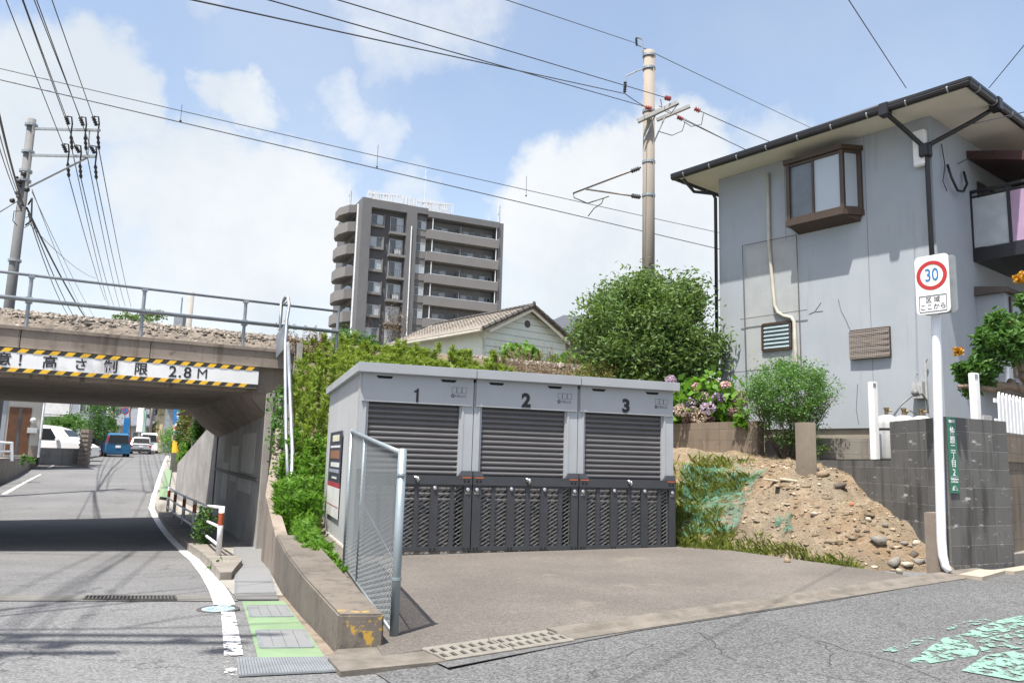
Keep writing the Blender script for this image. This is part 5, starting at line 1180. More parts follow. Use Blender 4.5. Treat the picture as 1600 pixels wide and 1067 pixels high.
# --- tall weeds over the embankment end
def emb_pts(n, t0, t1, w0, w1):
    t = rng.uniform(t0, t1, n); wv = rng.uniform(w0, w1, n); z = np.array([embz(a, b) for a, b in zip(t, wv)])
    tt = t+.24*np.minimum(0, wv)*np.maximum(0, 1-(t-.45)/6)
    return np.stack([P0[0]+.8738*tt-.4863*wv, P0[1]+.4863*tt+.8738*wv, z], 1)
def ok_box(P):                            # keep clear of the units
    d = P[:, :2]-np.array([UO.x, UO.y]); u = d @ np.array([.9463, .3235]); v = d @ np.array([-.3235, .9463]); return ~((u > -.14) & (u < 4.2) & (v > -.3) & (v < 3.35))
B1 = emb_pts(640, .5, 3.6, -3.1, .75); B1 = B1[ok_box(B1)]; h1 = np.where(B1[:, 2] > 2.3, rng.uniform(.12, .34, len(B1)), rng.uniform(.35, .7, len(B1)))
B1b = emb_pts(200, 1.6, 5.2, -.6, .8); h1b = rng.uniform(.10, .34, len(B1b)); B1 = np.concatenate([B1, B1b]); h1 = np.concatenate([h1, h1b])
C = rosette_weeds(B1, h1, 85, .10, .015)
v, q = leaf_quads(C, .12, .021, dirs=RDIR)
tag(npmesh('weeds', v, q, LM_WEED), kind='stuff')
B2 = emb_pts(420, .35, 2.2, -4.4, -2.3); B2 = B2[ok_box(B2)]; C = rosette_weeds(B2, rng.uniform(.35, .8, len(B2)), 75, .10, .02)
v, q = leaf_quads(C, .13, .026, dirs=RDIR); tag(npmesh('weeds', v, q, LM_WEED2), kind='stuff')
# strip of weeds between the kerb wall and unit 1
n = 150; y = rng.uniform(7.4, 10.6, n); x = np.interp(y, [7.4, 9.3, 10.6], [-1.72, -2.42, -2.75])+rng.uniform(.0, .28, n); B = np.stack([x, y, np.full(n, .08)], 1); B = B[ok_box(B)]
C = rosette_weeds(B, rng.uniform(.08, .35, len(B))*np.clip((B[:, 1]-6.8)/2.5, .3, 1), 40, .07, .02); v, q = leaf_quads(C, .09, .018, dirs=RDIR); tag(npmesh('weeds', v, q, LM_WEED2), kind='stuff')
# --- dry brown stalks along the ballast edge
B = emb_pts(260, 5.0, 8.2, -.5, .9); mbd = stems(B, rng.uniform(.2, .6, len(B)), .004, .25); C = rosette_weeds(B, rng.uniform(.2, .55, len(B)), 26, .05, .01); v, q = leaf_quads(C, .05, .012)
tag(npmesh('dry_weeds', v, q, LM_DRY), kind='stuff'); tag(mbd.build('dry_stalks', LM_DRY, world=True), kind='stuff')
B = emb_pts(900, 4.5, 16, -1.6, .5); v, q = blades(B, .16, .008); tag(npmesh('dry_grass', v, q, LM_STRAW), kind='stuff')
B = emb_pts(90, .3, 1.2, -.2, .9); v, q = leaf_quads(rosette_weeds(B, rng.uniform(.15, .4, len(B)), 30, .05, .01), .06, .014); tag(npmesh('dry_weeds', v, q, LM_DRY), kind='stuff')
def limb(mb, p, d, L_, r, depth, spread=.6, tips=None):
    p = Vector(p); d = Vector(d).normalized(); q = p+d*L_*.5+Vector((random.uniform(-.08, .08), random.uniform(-.08, .08), 0))*L_; e = p+d*L_
    mb.tube([p, q, e], [r, r*.85, r*.65], 7 if r > .02 else 5, False)
    if tips is not None: tips.append(e)
    if depth:
        for _ in range(random.choice((2, 3))):
            nd = (d+Vector((random.uniform(-spread, spread), random.uniform(-spread, spread), random.uniform(-.15, .35)))).normalized(); limb(mb, e, nd, L_*random.uniform(.6, .85), r*.62, depth-1, spread, tips)
def tree(name, label, cat, base, h_trunk, r_trunk, cc, cr, nleaf, clumps, L_, Wd, mat, spread, depth=3, group=None, shell=.55, droop=.2, trunks=1, extra=None):
    t = thing(name, label, cat, base, 0, group); mb = MB()
    for k in range(trunks):
        d = Vector((cc[0]-base[0], cc[1]-base[1], max(.5, cc[2]-base[2]))).normalized()+Vector((random.uniform(-.25, .25), random.uniform(-.25, .25), 0))*(0 if trunks == 1 else 1)
        limb(mb, base, d, h_trunk, r_trunk, depth, .75)
    mb.build('trunk', M_BARK, t, world=True, smooth=True)
    C = crown_points(cc, cr, nleaf, clumps, spread, shell)
    if extra is not None: C = np.concatenate([C, extra])
    v, q = leaf_quads(C, L_, Wd, droop=droop); npmesh('crown', v, q, mat, t); return t
# --- the big dark tree between the units and the house
tree('tree', 'large dense dark green tree between the storage units and the grey house', 'tree', (2.9, 16.3, 1.4), 1.2, .09, (2.85, 16.6, 3.72), (1.50, 1.2, 1.62), 36000, 190, .115, .042, LM_DARK, (.19, .19, .15), 3, droop=.45)
tree('bush', 'yellowish olive bush at the foot of the large dark tree', 'bush', (1.75, 15.9, 2.1), .4, .03, (1.85, 15.9, 2.72), (.75, .4, .42), 3800, 40, .06, .018, LM_OLIVE, (.09, .09, .07), 3)
tree('bush', 'small dark shaded bush below the large tree on its right', 'bush', (3.5, 15.4, 1.4), .4, .03, (3.6, 15.7, 2.3), (.8, .4, .5), 3000, 30, .08, .03, LM_DARK, (.13, .1, .1), 3)
# --- shrub on the crest left of the white house
p = Py(556, 545, 17.5); tree('shrub', 'dark green leafy shrub on the embankment crest before the apartment block', 'shrub', (p.x, p.y, 3.0), .3, .025, (p.x, p.y, p.z+.02), (.50, .35, .33), 2600, 26, .10, .032, LM_MID, (.10, .1, .08), 3)
p = Py(815, 556, 21.5); tree('vine', 'bright green grape vine bush in front of the white house window', 'plant', (p.x, p.y, 3.2), .4, .02, (p.x, p.y, p.z-.02), (.42, .3, .28), 1000, 16, .13, .11, LM_WEED2, (.12, .12, .1), 2)
p = Py(885, 570, 21.0); tree('shrub', 'bright green shrub at the right end of the ballast crest', 'shrub', (p.x, p.y, 3.1), .4, .02, (p.x, p.y, p.z), (.55, .3, .25), 1200, 16, .10, .07, LM_WEED2, (.12, .12, .1), 2)
# bare brown twig tree before the apartment block
p = Py(612, 545, 19.5); t = thing('dead_shrub', 'thin leafless brown shrub on the embankment crest', 'shrub', (p.x, p.y, 3.3)); mb = MB()
for k in range(7): limb(mb, (p.x+random.uniform(-.2, .2), p.y, 3.3), (random.uniform(-.2, .2), random.uniform(-.2, .2), 1), .55, .008, 3, .55)
mb.build('twigs', M_TWIG, t, world=True); v, q = leaf_quads(crown_points((p.x, p.y, 4.45), (.3, .25, .45), 500, 25, (.07, .07, .1), .3), .05, .02); npmesh('dry_leaves', v, q, LM_DRY, t)
# --- hydrangeas behind the brown block wall
ht = thing('hydrangea', 'hydrangea bush with pink, mauve and cream flower heads above the brown block wall', 'flowering bush', (3.55, 14.6, 1.35))
C = crown_points((3.74, 15.25, 2.22), (.66, .45, .48), 2000, 44, (.13, .12, .12), .5); C = C[(C[:, 2] > 1.93)]; v, q = leaf_quads(C, .17, .11, up=.5); npmesh('leaves', v, q, LM_WEED2, ht)
mb = stems([(3.74+random.uniform(-.5, .5), 15.3+random.uniform(-.2, .3), 1.3) for _ in range(26)], [random.uniform(.5, 1.1) for _ in range(26)], .008); mb.build('stems', M_TWIG, ht, world=True)
def petalmat(nm, c): return leafmat(nm, tuple(x*.75 for x in c), tuple(min(1, x*1.15) for x in c), c, .25)
PM = {'pink': petalmat('petal_pink', (.60, .40, .42)), 'mauve': petalmat('petal_mauve', (.52, .42, .56)), 'cream': petalmat('petal_cream', (.62, .52, .43)), 'dusty': petalmat('petal_dusty', (.55, .42, .42)), 'dark': petalmat('petal_dark', (.30, .18, .19)), 'violet': petalmat('petal_violet', (.40, .27, .50))}
for px, py, r, k in ((1077, 632, 13, 'mauve'), (1090, 606, 11, 'pink'), (1098, 622, 13, 'dusty'), (1082, 645, 12, 'dusty'), (1064, 641, 12, 'dusty'), (1106, 638, 12, 'mauve'), (1092, 652, 13, 'cream'), (1121, 623, 12, 'violet'), (1133, 620, 12, 'mauve'), (1133, 603, 9, 'pink'), (1147, 630, 9, 'dark'), (1146, 645, 10, 'dark'), (1156, 616, 9, 'dusty'), (1078, 610, 13, 'mauve'), (1108, 655, 9, 'dark'), (1048, 594, 9, 'mauve'), (1160, 628, 8, 'dark'), (1075, 655, 10, 'dark')):
    Y = 14.75+random.uniform(-.10, .2)+(0 if py > 620 else .3); p = Py(px, py, Y); R0 = r/1244*Y
    a = rng.normal(size=(230, 3)); a /= np.linalg.norm(a, axis=1)[:, None]; C = np.array(p)+a*R0*rng.uniform(.75, 1., (230, 1))*np.array([1, 1, .85])
    v, q = leaf_quads(C, .042, .036); npmesh('flower_head', v, q, PM[k], ht)
# --- round bush before the house
rb = thing('round_bush', 'round fine leaved green bush with many thin stems before the grey house', 'bush', (4.56, 13.1, 1.25))
mb = MB()
for k in range(26):
    a = random.uniform(0, 6.28); limb(mb, (4.56+.1*math.cos(a), 13.1+.08*math.sin(a), 1.25), (.55*math.cos(a), .45*math.sin(a), 1), random.uniform(.35, .6), .010, 2, .5)
mb.build('stems', M_TWIG, rb, world=True)
C = crown_points((4.54, 13.0, 2.36), (.70, .55, .52), 17000, 200, (.075, .075, .06), .62); C = C[(C[:, 2] > 1.75)]
ex = crown_points((4.54, 13.0, 2.4), (.85, .6, .62), 900, 60, (.05, .05, .04), .92); ex = ex[ex[:, 2] > 1.9]
low = crown_points((4.56, 13.0, 1.85), (.5, .4, .3), 1500, 50, (.06, .06, .05), .7)
v, q = leaf_quads(np.concatenate([C, ex, low]), .042, .019, up=.2); npmesh('leaves', v, q, LM_FINE, rb)
p = Py(1295, 690, 11.9); tree('creeper', 'low dark creeper spilling over the grey block wall beside the post', 'plant', (p.x, 12.9, 1.3), .2, .012, (p.x, 12.95, 1.55), (.35, .25, .2), 900, 14, .06, .03, LM_DARK, (.07, .07, .06), 2)
p = Py(1168, 650, 13.7); tree('young_plant', 'small bright green plant between hydrangea and round bush', 'plant', (p.x, 13.75, 1.35), .2, .01, (p.x, 13.75, 1.97), (.15, .1, .16), 160, 8, .10, .06, LM_WEED2, (.05, .05, .05), 1)
# --- tree with knotted pale branches and orange flowers at the right edge
pt = thing('flowering_tree', 'gnarled pale branched tree with orange flower clusters behind the picket fence', 'tree', (7.3, 10.6, 1.3)); mb = MB()
Q = lambda x, y, Y: Py(x, y, Y)
mb.tube([(7.4, 10.9, 1.2), Q(1640, 640, 10.7), Q(1605, 610, 10.5), Q(1575, 603, 10.4), Q(1548, 608, 10.3), Q(1510, 603, 10.2), Q(1497, 604, 10.2)], [.09, .085, .07, .055, .042, .032, .02], 9)
mb.tube([Q(1575, 603, 10.4), Q(1552, 600, 10.3), Q(1538, 585, 10.3), Q(1530, 575, 10.25)], [.05, .04, .034, .02], 8)
mb.tube([Q(1640, 640, 10.7), Q(1602, 590, 10.6), Q(1592, 555, 10.5), Q(1590, 520, 10.4), Q(1575, 500, 10.4)], [.08, .075, .065, .05, .02], 9)
for x, y in ((1590, 604), (1600, 588), (1580, 598), (1598, 560), (1596, 575)): mb.ball(tuple(Q(x, y, 10.42)), (.06, .06, .055), 8, 6, .2)
mb.build('trunk', plain('pale_bark', (.27, .20, .145), .9, var=.25, vs=10, bs=.5), pt, world=True, smooth=True)
cl = []
for px, py, r in ((1510, 585, 20), (1530, 570, 22), (1545, 550, 22), (1555, 520, 26), (1560, 500, 20), (1580, 525, 26), (1595, 510, 24), (1600, 540, 24), (1518, 605, 18), (1540, 590, 18), (1500, 575, 12), (1580, 555, 18), (1600, 470, 14), (1535, 530, 18), (1620, 500, 26), (1550, 575, 16)):
    c = np.array(Py(px, py, 10.35+random.uniform(-.25, .25))); n = int(r*16); a = rng.normal(size=(n, 3)); a /= np.linalg.norm(a, axis=1)[:, None]; cl.append(c+a*(r/1244*10.3)*rng.uniform(.2, 1.05, (n, 1)))
v, q = leaf_quads(np.concatenate(cl), .095, .036, up=.2); npmesh('crown', v, q, LM_MID, pt)
M_OR = leafmat('petal_orange', (.42, .20, .02), (.60, .34, .03), (.5, .26, .02), .3)
for px, py, r in ((1592, 436, 9), (1599, 430, 8), (1497, 549, 8)):
    c = np.array(Py(px, py, 10.2)); a = rng.normal(size=(200, 3)).clip(-1.3, 1.3); v, q = leaf_quads(c+a*(r/1244*10.2)*.5, .035, .025); npmesh('flower_cluster', v, q, M_OR, pt)
# --- grass and straw on the mound
left = lambda x, y: x < 2.78+.36*(y-10.1)+.15*math.sin(y*4)+.1*math.sin(y*11)
C = on_mound(7000, 2.0, 3.9, 9.9, 13.4, left); k = np.array([mnoise.noise((x*2.2, y*2.2, 7)) for x, y, z in C]) > -.12; C = C[k & (C[:, 1] < 12.4+rng.uniform(-.6, .4, len(C)))]
v, q = blades(C-np.array([0, 0, .02]), .15, .008, .7); tag(npmesh('grass', v, q, LM_GRASS), kind='stuff')
n = 1800; x = rng.uniform(2.2, 3.75, n); yb_ = BASEL(x)+np.abs(rng.normal(0, .16, n)); C = np.array([(a, b, moundn(a, b)-.02) for a, b in zip(x, yb_)]); v, q = blades(C, .085, .007, .8); tag(npmesh('grass', v, q, LM_GRASS), kind='stuff')
C = on_mound(9500, 2.4, 4.62, 8.5, 13.2); v, q = leaf_quads(C+np.array([0, 0, .010]), .07, .004, up=.0)
v = v.reshape(-1, 4, 3); c0 = v.mean(1, keepdims=True); v[:, :, 2:] = (v[:, :, 2:]-c0[:, :, 2:])*.35+c0[:, :, 2:]; tag(npmesh('straw', v.reshape(-1, 3), q, LM_STRAW), kind='stuff')
C = on_mound(6500, 2.0, 3.9, 10.0, 13.4, left); k = np.array([mnoise.noise((x*1.7, y*1.7, 9)) for x, y, z in C]) > -.2; C = C[k & (C[:, 1] < 12.7+rng.uniform(-.7, .5, len(C)))]; v, q = leaf_quads(C+np.array([0, 0, .03]), .07, .011, up=.4); tag(npmesh('grass', v, q, LM_GRASS), kind='stuff')
# --- creepers on the bridge end, weeds by the guard rail
iv = thing('ivy', 'green creeper hanging down the bridge end beside the handrail', 'climbing plant', tuple(Py(445, 640, 14.0))); pts = []
for px0, py0, px1, py1, n in ((452, 600, 438, 660, 130), (440, 610, 425, 690, 130), (432, 640, 446, 700, 110), (447, 690, 441, 760, 120), (440, 660, 452, 720, 110), (425, 690, 428, 740, 50), (452, 590, 420, 640, 110), (445, 740, 450, 770, 60)):
    for i in range(n):
        u = random.random(); Y = np.interp(py0+(py1-py0)*u, [590, 700, 770], [14.1, 13.2, 12.2]); pts.append(tuple(Py(px0+(px1-px0)*u+random.gauss(0, 4), py0+(py1-py0)*u+random.gauss(0, 4), float(Y)-.1+random.uniform(-.15, .1))))
v, q = leaf_quads(np.array(pts), .075, .05, up=0, droop=.3); npmesh('leaves', v, q, LM_MID, iv)
mb = MB(); mb.tube([Py(452, 595, 14.0), Py(440, 640, 13.8), Py(446, 690, 13.2), Py(442, 730, 12.7), Py(449, 770, 12.1)], .012, 5); mb.tube([Py(447, 605, 14.0), Py(430, 650, 13.9), Py(425, 700, 13.6), Py(428, 740, 13.2)], .008, 5); mb.build('stems', M_TWIG, iv, world=True)
g1 = gps[0]+Vector((-.42, .6, 0)); vt = thing('climbing_weed', 'leafy weed climbing the second post of the guard rail', 'plant', tuple(gps[1]-Vector((.1, .2, 0))))
C = np.concatenate([np.stack([rng.normal(gps[1].x+.05, .07, 420), rng.normal(gps[1].y-.25, .12, 420), gps[1].z-.2+rng.beta(1.3, 1.3, 420)*.85], 1)]); v, q = leaf_quads(C, .075, .05, up=0, droop=.3); npmesh('leaves', v, q, LM_MID, vt)
mb = MB(); mb.tube([(gps[1].x, gps[1].y-.25, gps[1].z-.2), (gps[1].x+.05, gps[1].y-.2, gps[1].z+.3), (gps[1].x+.02, gps[1].y-.1, gps[1].z+.62)], .008, 5); mb.build('stems', M_TWIG, vt, world=True)
for px, py, r, n, lab in ((345, 893, .10, 300, 'low clump of green weed at the kerb end near the white line'), (350, 876, .06, 90, 'small sprig of weed above the clump on the kerb')):
    p = PH(px, py); t = thing('kerb_weed', lab, 'weed', tuple(p)); C = np.array(p)+np.array([0, 0, .05])+rng.normal(size=(n, 3))*np.array([r*.6, r*.8, .035]); C[:, 2] = np.maximum(C[:, 2], p.z+.005); v, q = leaf_quads(C, .055, .035, up=.3); npmesh('leaves', v, q, LM_MID, t)
# ================================================================== buildings beyond the railway
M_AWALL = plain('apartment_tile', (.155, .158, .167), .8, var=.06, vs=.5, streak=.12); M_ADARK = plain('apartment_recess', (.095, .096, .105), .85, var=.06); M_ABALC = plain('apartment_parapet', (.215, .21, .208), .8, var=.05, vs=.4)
M_AIN = plain('apartment_inner_wall', (.24, .25, .27), .85); M_CURT = plain('curtain_glass', (.42, .46, .50), .2, spec=.8); M_WFR = plain('window_frame_white', (.55, .56, .57), .5); M_PIPEW = plain('pipe_white', (.58, .60, .62), .5)
AQ = (-18.97, 95, 1.2); ARZ = R_(25.2); ap = thing('apartment_block', 'tall grey apartment block with long balconies beyond the railway', 'apartment building', AQ, ARZ)
dz = -1.2; Ht = 32.9+dz; FP = 2.87; fz = [31.15+dz-FP*k for k in range(10)]   # window heads floor by floor
mb = MB(); mb.box(0, 1.2, 0, 13, 0, Ht); mb.box(1.2, 5.8, .9, 13, 0, Ht-1.0); mb.box(5.8, 7.15, 0, 13, 0, Ht-.1); mb.box(7.15, 8.6, .5, 13, 0, Ht-.1); mb.box(8.6, 18.5, 1.6, 13, 0, Ht-1.1); mb.box(18.5, 19.25, 0, 13, 0, Ht-.45); mb.box(1.2, 5.8, .0, .9, Ht-1.1, Ht-.05)
mb.build('wall', M_AWALL, ap, fix=True)
mb = MB(); mb.box(8.6, 18.5, -.25, 1.6, Ht-1.25, Ht-.45); mb.box(7.15, 8.6, -.02, .5, Ht-.9, Ht-.12); mb.box(1.2, 19.2, .5, 12.9, Ht-1.0, Ht-.5); mb.build('roof_slab', M_AWALL, ap, fix=True)
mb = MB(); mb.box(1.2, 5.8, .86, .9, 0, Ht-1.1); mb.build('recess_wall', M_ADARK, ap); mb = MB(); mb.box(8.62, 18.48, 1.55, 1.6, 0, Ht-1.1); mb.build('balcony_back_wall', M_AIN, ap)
mb = MB(); mb.tube([(6.45, -.08, 0), (6.45, -.08, Ht-2.8)], .09, 6); mb.build('drain_pipe', M_PIPEW, ap); mb = MB(); mb.tube([(-.0, 2.0, 0), (-.0, 2.0, Ht-.4)], .16, 6); mb.build('drain_pipe', M_PIPEW, ap)
def window(x0, x1, y, z0, z1, parent=ap, glass=None, split=True, frame_=.05):
    m = MB(); 
    for p, q in (((x0, z0), (x1, z0)), ((x0, z1), (x1, z1)), ((x0, z0), (x0, z1)), ((x1, z0), (x1, z1))): m.bar((p[0], y, p[1]), (q[0], y, q[1]), frame_, frame_)
    if split: m.bar(((x0+x1)/2, y, z0), ((x0+x1)/2, y, z1), frame_, frame_)
    w_ = m.build('window', M_WFR, parent, fix=True)
    xm = (x0+x1)/2; a = random.random()
    m = MB(); m.box(x0, xm, y+.01, y+.03, z0, z1); m.build('pane', M_GLASS if a < .6 else M_CURT, w_)
    m = MB(); m.box(xm, x1, y+.012, y+.03, z0, z1); m.build('pane', M_CURT if a < .75 else M_GLASS, w_); return w_
for k, z in enumerate(fz):
    window(1.45, 2.95, .80, z-1.25, z-.02); m = MB(); m.box(1.3, 3.1, .45, .88, z-1.62, z-1.3); m.box(3.0, 3.1, .45, .88, z-1.3, z+.05); m.build('sill_box', M_ABALC, ap, fix=True)
    window(3.9, 5.6, .80, z-2.0, z); m = MB(); m.box(3.7, 5.8, .0, .86, z-2.35, z-2.05); m.build('window_ledge', M_ABALC, ap)
    m = MB(); m.bar((3.75, .05, z-1.2), (5.75, .05, z-1.2), .04, .04)
    for i in range(8): m.bar((3.75+i*2/7, .05, z-2.05), (3.75+i*2/7, .05, z-1.2), .025, .025)
    m.build('window_rail', M_IRON, ap, fix=True)
    if k in (1, 3): 
        m = MB(); m.box(4.5, 5.25, .1, .45, z-2.0, z-1.4); m.lathe([(.22, -.01), (.22, .0)], (4.78, .08, z-1.7), 14, 'y'); m.build('air_conditioner', M_WFR, ap)
    window(7.3, 8.5, .46, z-1.1, z-.05)
    m = MB(); m.box(7.15, 8.6, .44, .5, z-2.0, z-1.2); m.build('spandrel', M_ABALC, ap)
    zb0 = z-2.3
    bo = MB(); bo.box(8.55, 18.55, -.25, -.1, zb0, zb0+1.15); bo.box(8.55, 8.7, -.1, 1.5, zb0, zb0+1.15); bo.box(8.7, 18.5, -.1, 1.55, zb0, zb0+.16); b_ = bo.build('balcony', M_ABALC, ap, fix=True)
    m = MB(); m.box(8.9, 18.5, -.22, -.13, zb0+1.16, zb0+1.2); m.build('handrail', M_PIPEW, b_); m = MB(); m.tube([(9.25, -.1, zb0+1.15), (9.25, -.1, zb0+2.75)], .07, 6); m.tube([(18.2, -.1, zb0+1.15), (18.2, -.1, zb0+2.75)], .07, 6); m.build('pipe', M_PIPEW, b_)
    m = MB(); m.box(13.15, 13.22, 0, 1.5, zb0+.16, zb0+2.2); m.build('partition', M_AIN, b_)
    for x in (10.2, 14.0, 16.6): window(x, x+1.6, 1.50, zb0+.2, zb0+2.1, ap)
    # rounded balconies on the left flank
    if k < 9:
        m = MB(); zz = z-2.3
        m.extr([(0, 2.5, zz+.3), (-1.1, 2.5, zz+.1), (-1.9, 4.2, zz), (-1.9, 6.4, zz), (-1.3, 8.2, zz+.1), (0, 8.4, zz+.3)], (0, 0, 1.25)); m.build('side_balcony', M_ABALC, ap, fix=True)
        m = MB(); m.box(-.06, .0, 3.2, 7.5, zz+1.5, zz+2.4); m.build('side_window', M_GLASS, ap)
m = MB(); m.extr([(0, 2.5, Ht-1.3), (-1.1, 2.5, Ht-1.5), (-1.9, 4.2, Ht-1.55), (-1.9, 6.4, Ht-1.55), (0, 8.4, Ht-1.3)], (0, 0, 1.0)); m.build('side_canopy', M_ABALC, ap, fix=True)
m = MB()
x = .9
while x < 12.4:
    m.bar((x, 1.0, Ht-.1), (x, 1.0, Ht+1.35), .12, .12); x += random.choice((.22, .3, .4))
m.bar((.9, 1.0, Ht+.9), (5.2, 1.0, Ht+1.3), .13, .13); m.bar((7.4, 1.0, Ht+.9), (12.4, 1.0, Ht+1.3), .13, .13); m.bar((.9, 1.0, Ht+.3), (12.4, 1.0, Ht+.3), .06, .06)
for a in (1.3, 2.2, 3.0, 5.6, 6.6, 7.9, 8.8, 10.3): m.box(a, a+.5, .98, 1.02, Ht+.3, Ht+1.2)
m.build('roof_frame', M_PIPEW, ap, fix=True)
m = MB()
for x, y, h in ((-1.0, 3.0, 2.4), (-.7, 3.2, 1.9), (18.6, .4, 3.0), (18.9, .6, 2.2), (9.0, 3.0, 6.2)): m.tube([(x, y, Ht-.6), (x, y, Ht+h)], .055, 5)
for x, y in ((-1.0, 3.0), (18.6, .4)): m.box(x-.1, x+.1, y-.1, y+.1, Ht+.9, Ht+1.9)
m.build('antenna', M_PIPEW, ap)
# ------------------------------------------------------------------ pale green white cottage with tiled roof
def tilemat():
    m, b = newmat('clay_tile_grey'); co = coords(); w1 = nt.nodes.new('ShaderNodeTexWave'); w1.bands_direction = 'Y'; w1.inputs['Scale'].default_value = 1.25; nt.links.new(co, w1.inputs[0])
    col = mixc(SSTEP(NOISE(co, 6, 7, .7), .35, .65), (.15, .132, .11), (.25, .222, .19)); col = mixc(SSTEP(w1.outputs['Fac'], 0, .3, .6, 0), col, (.09, .08, .07)); nt.links.new(col, b.inputs['Base Color']); b.inputs['Roughness'].default_value = .8; bump(w1.outputs['Fac'], .8, .05, b); return m
wh = thing('cottage', 'small white boarded cottage with old grey tiled roof beyond the railway', 'house', (-1.04, 30, 2.45), math.atan2(2.7, 3.24)); W4, D4, e4, r4 = 4.25, 6.6, 3.66, 4.72
M_BOARDW = plain('board_mint_white', (.56, .62, .58), .7, var=.05, vs=1, streak=.25, stain=(.40, .42, .38))
m = MB(); m.extr([(0, 0, 0), (W4, 0, 0), (W4, 0, e4), (W4/2, 0, r4-.06), (0, 0, e4)], (0, D4, 0)); w_ = m.build('wall', M_BOARDW, wh, fix=True)
m = MB()
for i in range(16): z = .3+i*.27; hw_ = W4/2 if z < e4 else W4/2*(r4-z)/(r4-e4); m.box(W4/2-hw_+.02, W4/2+hw_-.02, -.012, 0, z, z+.012) if hw_ > .1 else None
m.build('board_seams', M_AIN, w_)
M_TILEC = tilemat(); sl = (r4-e4)/(W4/2); o_ = .38
rb_ = MB(); cols = 30
for side in (-1, 1):
    rows = 9
    for i in range(rows):
        a, b = i/rows, (i+1)/rows
        xa, xb = W4/2+side*(W4/2+o_)*(1-a), W4/2+side*(W4/2+o_)*(1-b)
        za = r4+.06-abs(xa-W4/2)*sl; zb2 = r4+.06-abs(xb-W4/2)*sl
        n = 34; base = len(rb_.v)
        for j in range(n*2+1):
            y = -.35+(D4+.6)*j/(n*2); wv_ = .035*(1 if j % 2 else 0)
            rb_.v.append((xa, y, za+wv_+.03)); rb_.v.append((xb, y, zb2+wv_))
        for j in range(n*2): k = base+2*j; rb_.f.append((k, k+1, k+3, k+2)); rb_.m.append(0)
rb_.hexa([(-o_, -.33, e4-.12), (W4/2, -.33, r4-.05), (W4/2, D4+.2, r4-.05), (-o_, D4+.2, e4-.12)], [(-o_, -.33, e4-.06), (W4/2, -.33, r4+.03), (W4/2, D4+.2, r4+.03), (-o_, D4+.2, e4-.06)]); rb_.hexa([(W4/2, -.33, r4-.05), (W4+o_, -.33, e4-.12), (W4+o_, D4+.2, e4-.12), (W4/2, D4+.2, r4-.05)], [(W4/2, -.33, r4+.03), (W4+o_, -.33, e4-.06), (W4+o_, D4+.2, e4-.06), (W4/2, D4+.2, r4+.03)])
rf = rb_.build('roof', M_TILEC, wh)
m = MB()
for i in range(26): y = -.36+i*.27; m.tube([(W4/2, y, r4+.10), (W4/2, y+.25, r4+.11)], [.10, .085], 8)
m.ball((W4/2, -.38, r4+.14), (.09, .06, .13), 8, 6)
for side in (-1, 1):
    for i in range(9):
        a = (i+.1)/9; b = (i+1)/9; xa = W4/2+side*(W4/2+o_)*(1-a); xb = W4/2+side*(W4/2+o_)*(1-b); m.tube([(xa, -.34, r4+.10-abs(xa-W4/2)*sl), (xb, -.34, r4+.10-abs(xb-W4/2)*sl)], [.09, .075], 7)
m.build('ridge_tiles', plain('ridge_tile', (.085, .08, .075), .8, var=.3, vs=8), rf)
m = MB(); m.hexa([(.02, -.30, e4-.20), (W4/2, -.30, r4-.14), (W4/2, -.26, r4-.14), (.02, -.26, e4-.20)], [(.02, -.30, e4-.08), (W4/2, -.30, r4-.02), (W4/2, -.26, r4-.02), (.02, -.26, e4-.08)]); m.hexa([(W4/2, -.30, r4-.14), (W4-.02, -.30, e4-.20), (W4-.02, -.26, e4-.20), (W4/2, -.26, r4-.14)], [(W4/2, -.30, r4-.02), (W4-.02, -.30, e4-.08), (W4-.02, -.26, e4-.08), (W4/2, -.26, r4-.02)]); m.build('bargeboard', M_SOFFIT, wh, fix=True)
m = MB(); m.tube([(-o_-.05, -.3, e4-.17), (-o_-.05, D4+.2, e4-.17)], .055, 7); m.build('rain_gutter', plain('gutter_beige', (.46, .45, .40), .6, var=.15), wh); m = MB(); m.tube([(-o_-.05, -.1, e4-.2), (-.1, -.05, e4-.45), (-.07, -.03, 0)], .04, 7); m.build('downpipe', plain('gutter_beige', (.46, .45, .40), .6, var=.15), wh); m = MB(); m.tube([(W4+o_, -.1, e4-.2), (W4+.08, -.05, e4-.5), (W4+.08, -.05, 0)], .035, 7); m.build('downpipe', plain('gutter_beige', (.46, .45, .40), .6, var=.15), wh)
m = MB(); m.lathe([(.15, -.015), (.15, .0)], (W4/2+.0, -.0, r4-.62), 16, 'y'); m.build('vent', M_IRON, wh)
m = MB(); m.hexa([(1.3, -.55, 1.62), (3.2, -.55, 1.62), (3.2, 0, 1.72), (1.3, 0, 1.72)], [(1.3, -.55, 1.66), (3.2, -.55, 1.66), (3.2, 0, 1.78), (1.3, 0, 1.78)]); m.build('window_canopy', M_RAIL, wh, fix=True); m = MB(); m.box(1.45, 3.05, -.03, 0, .6, 1.6); m.build('window', M_GLASS, wh)
m = MB(); m.box(-.03, 0, .8, 2.6, .2, 1.3); m.build('window', M_IRON, wh)
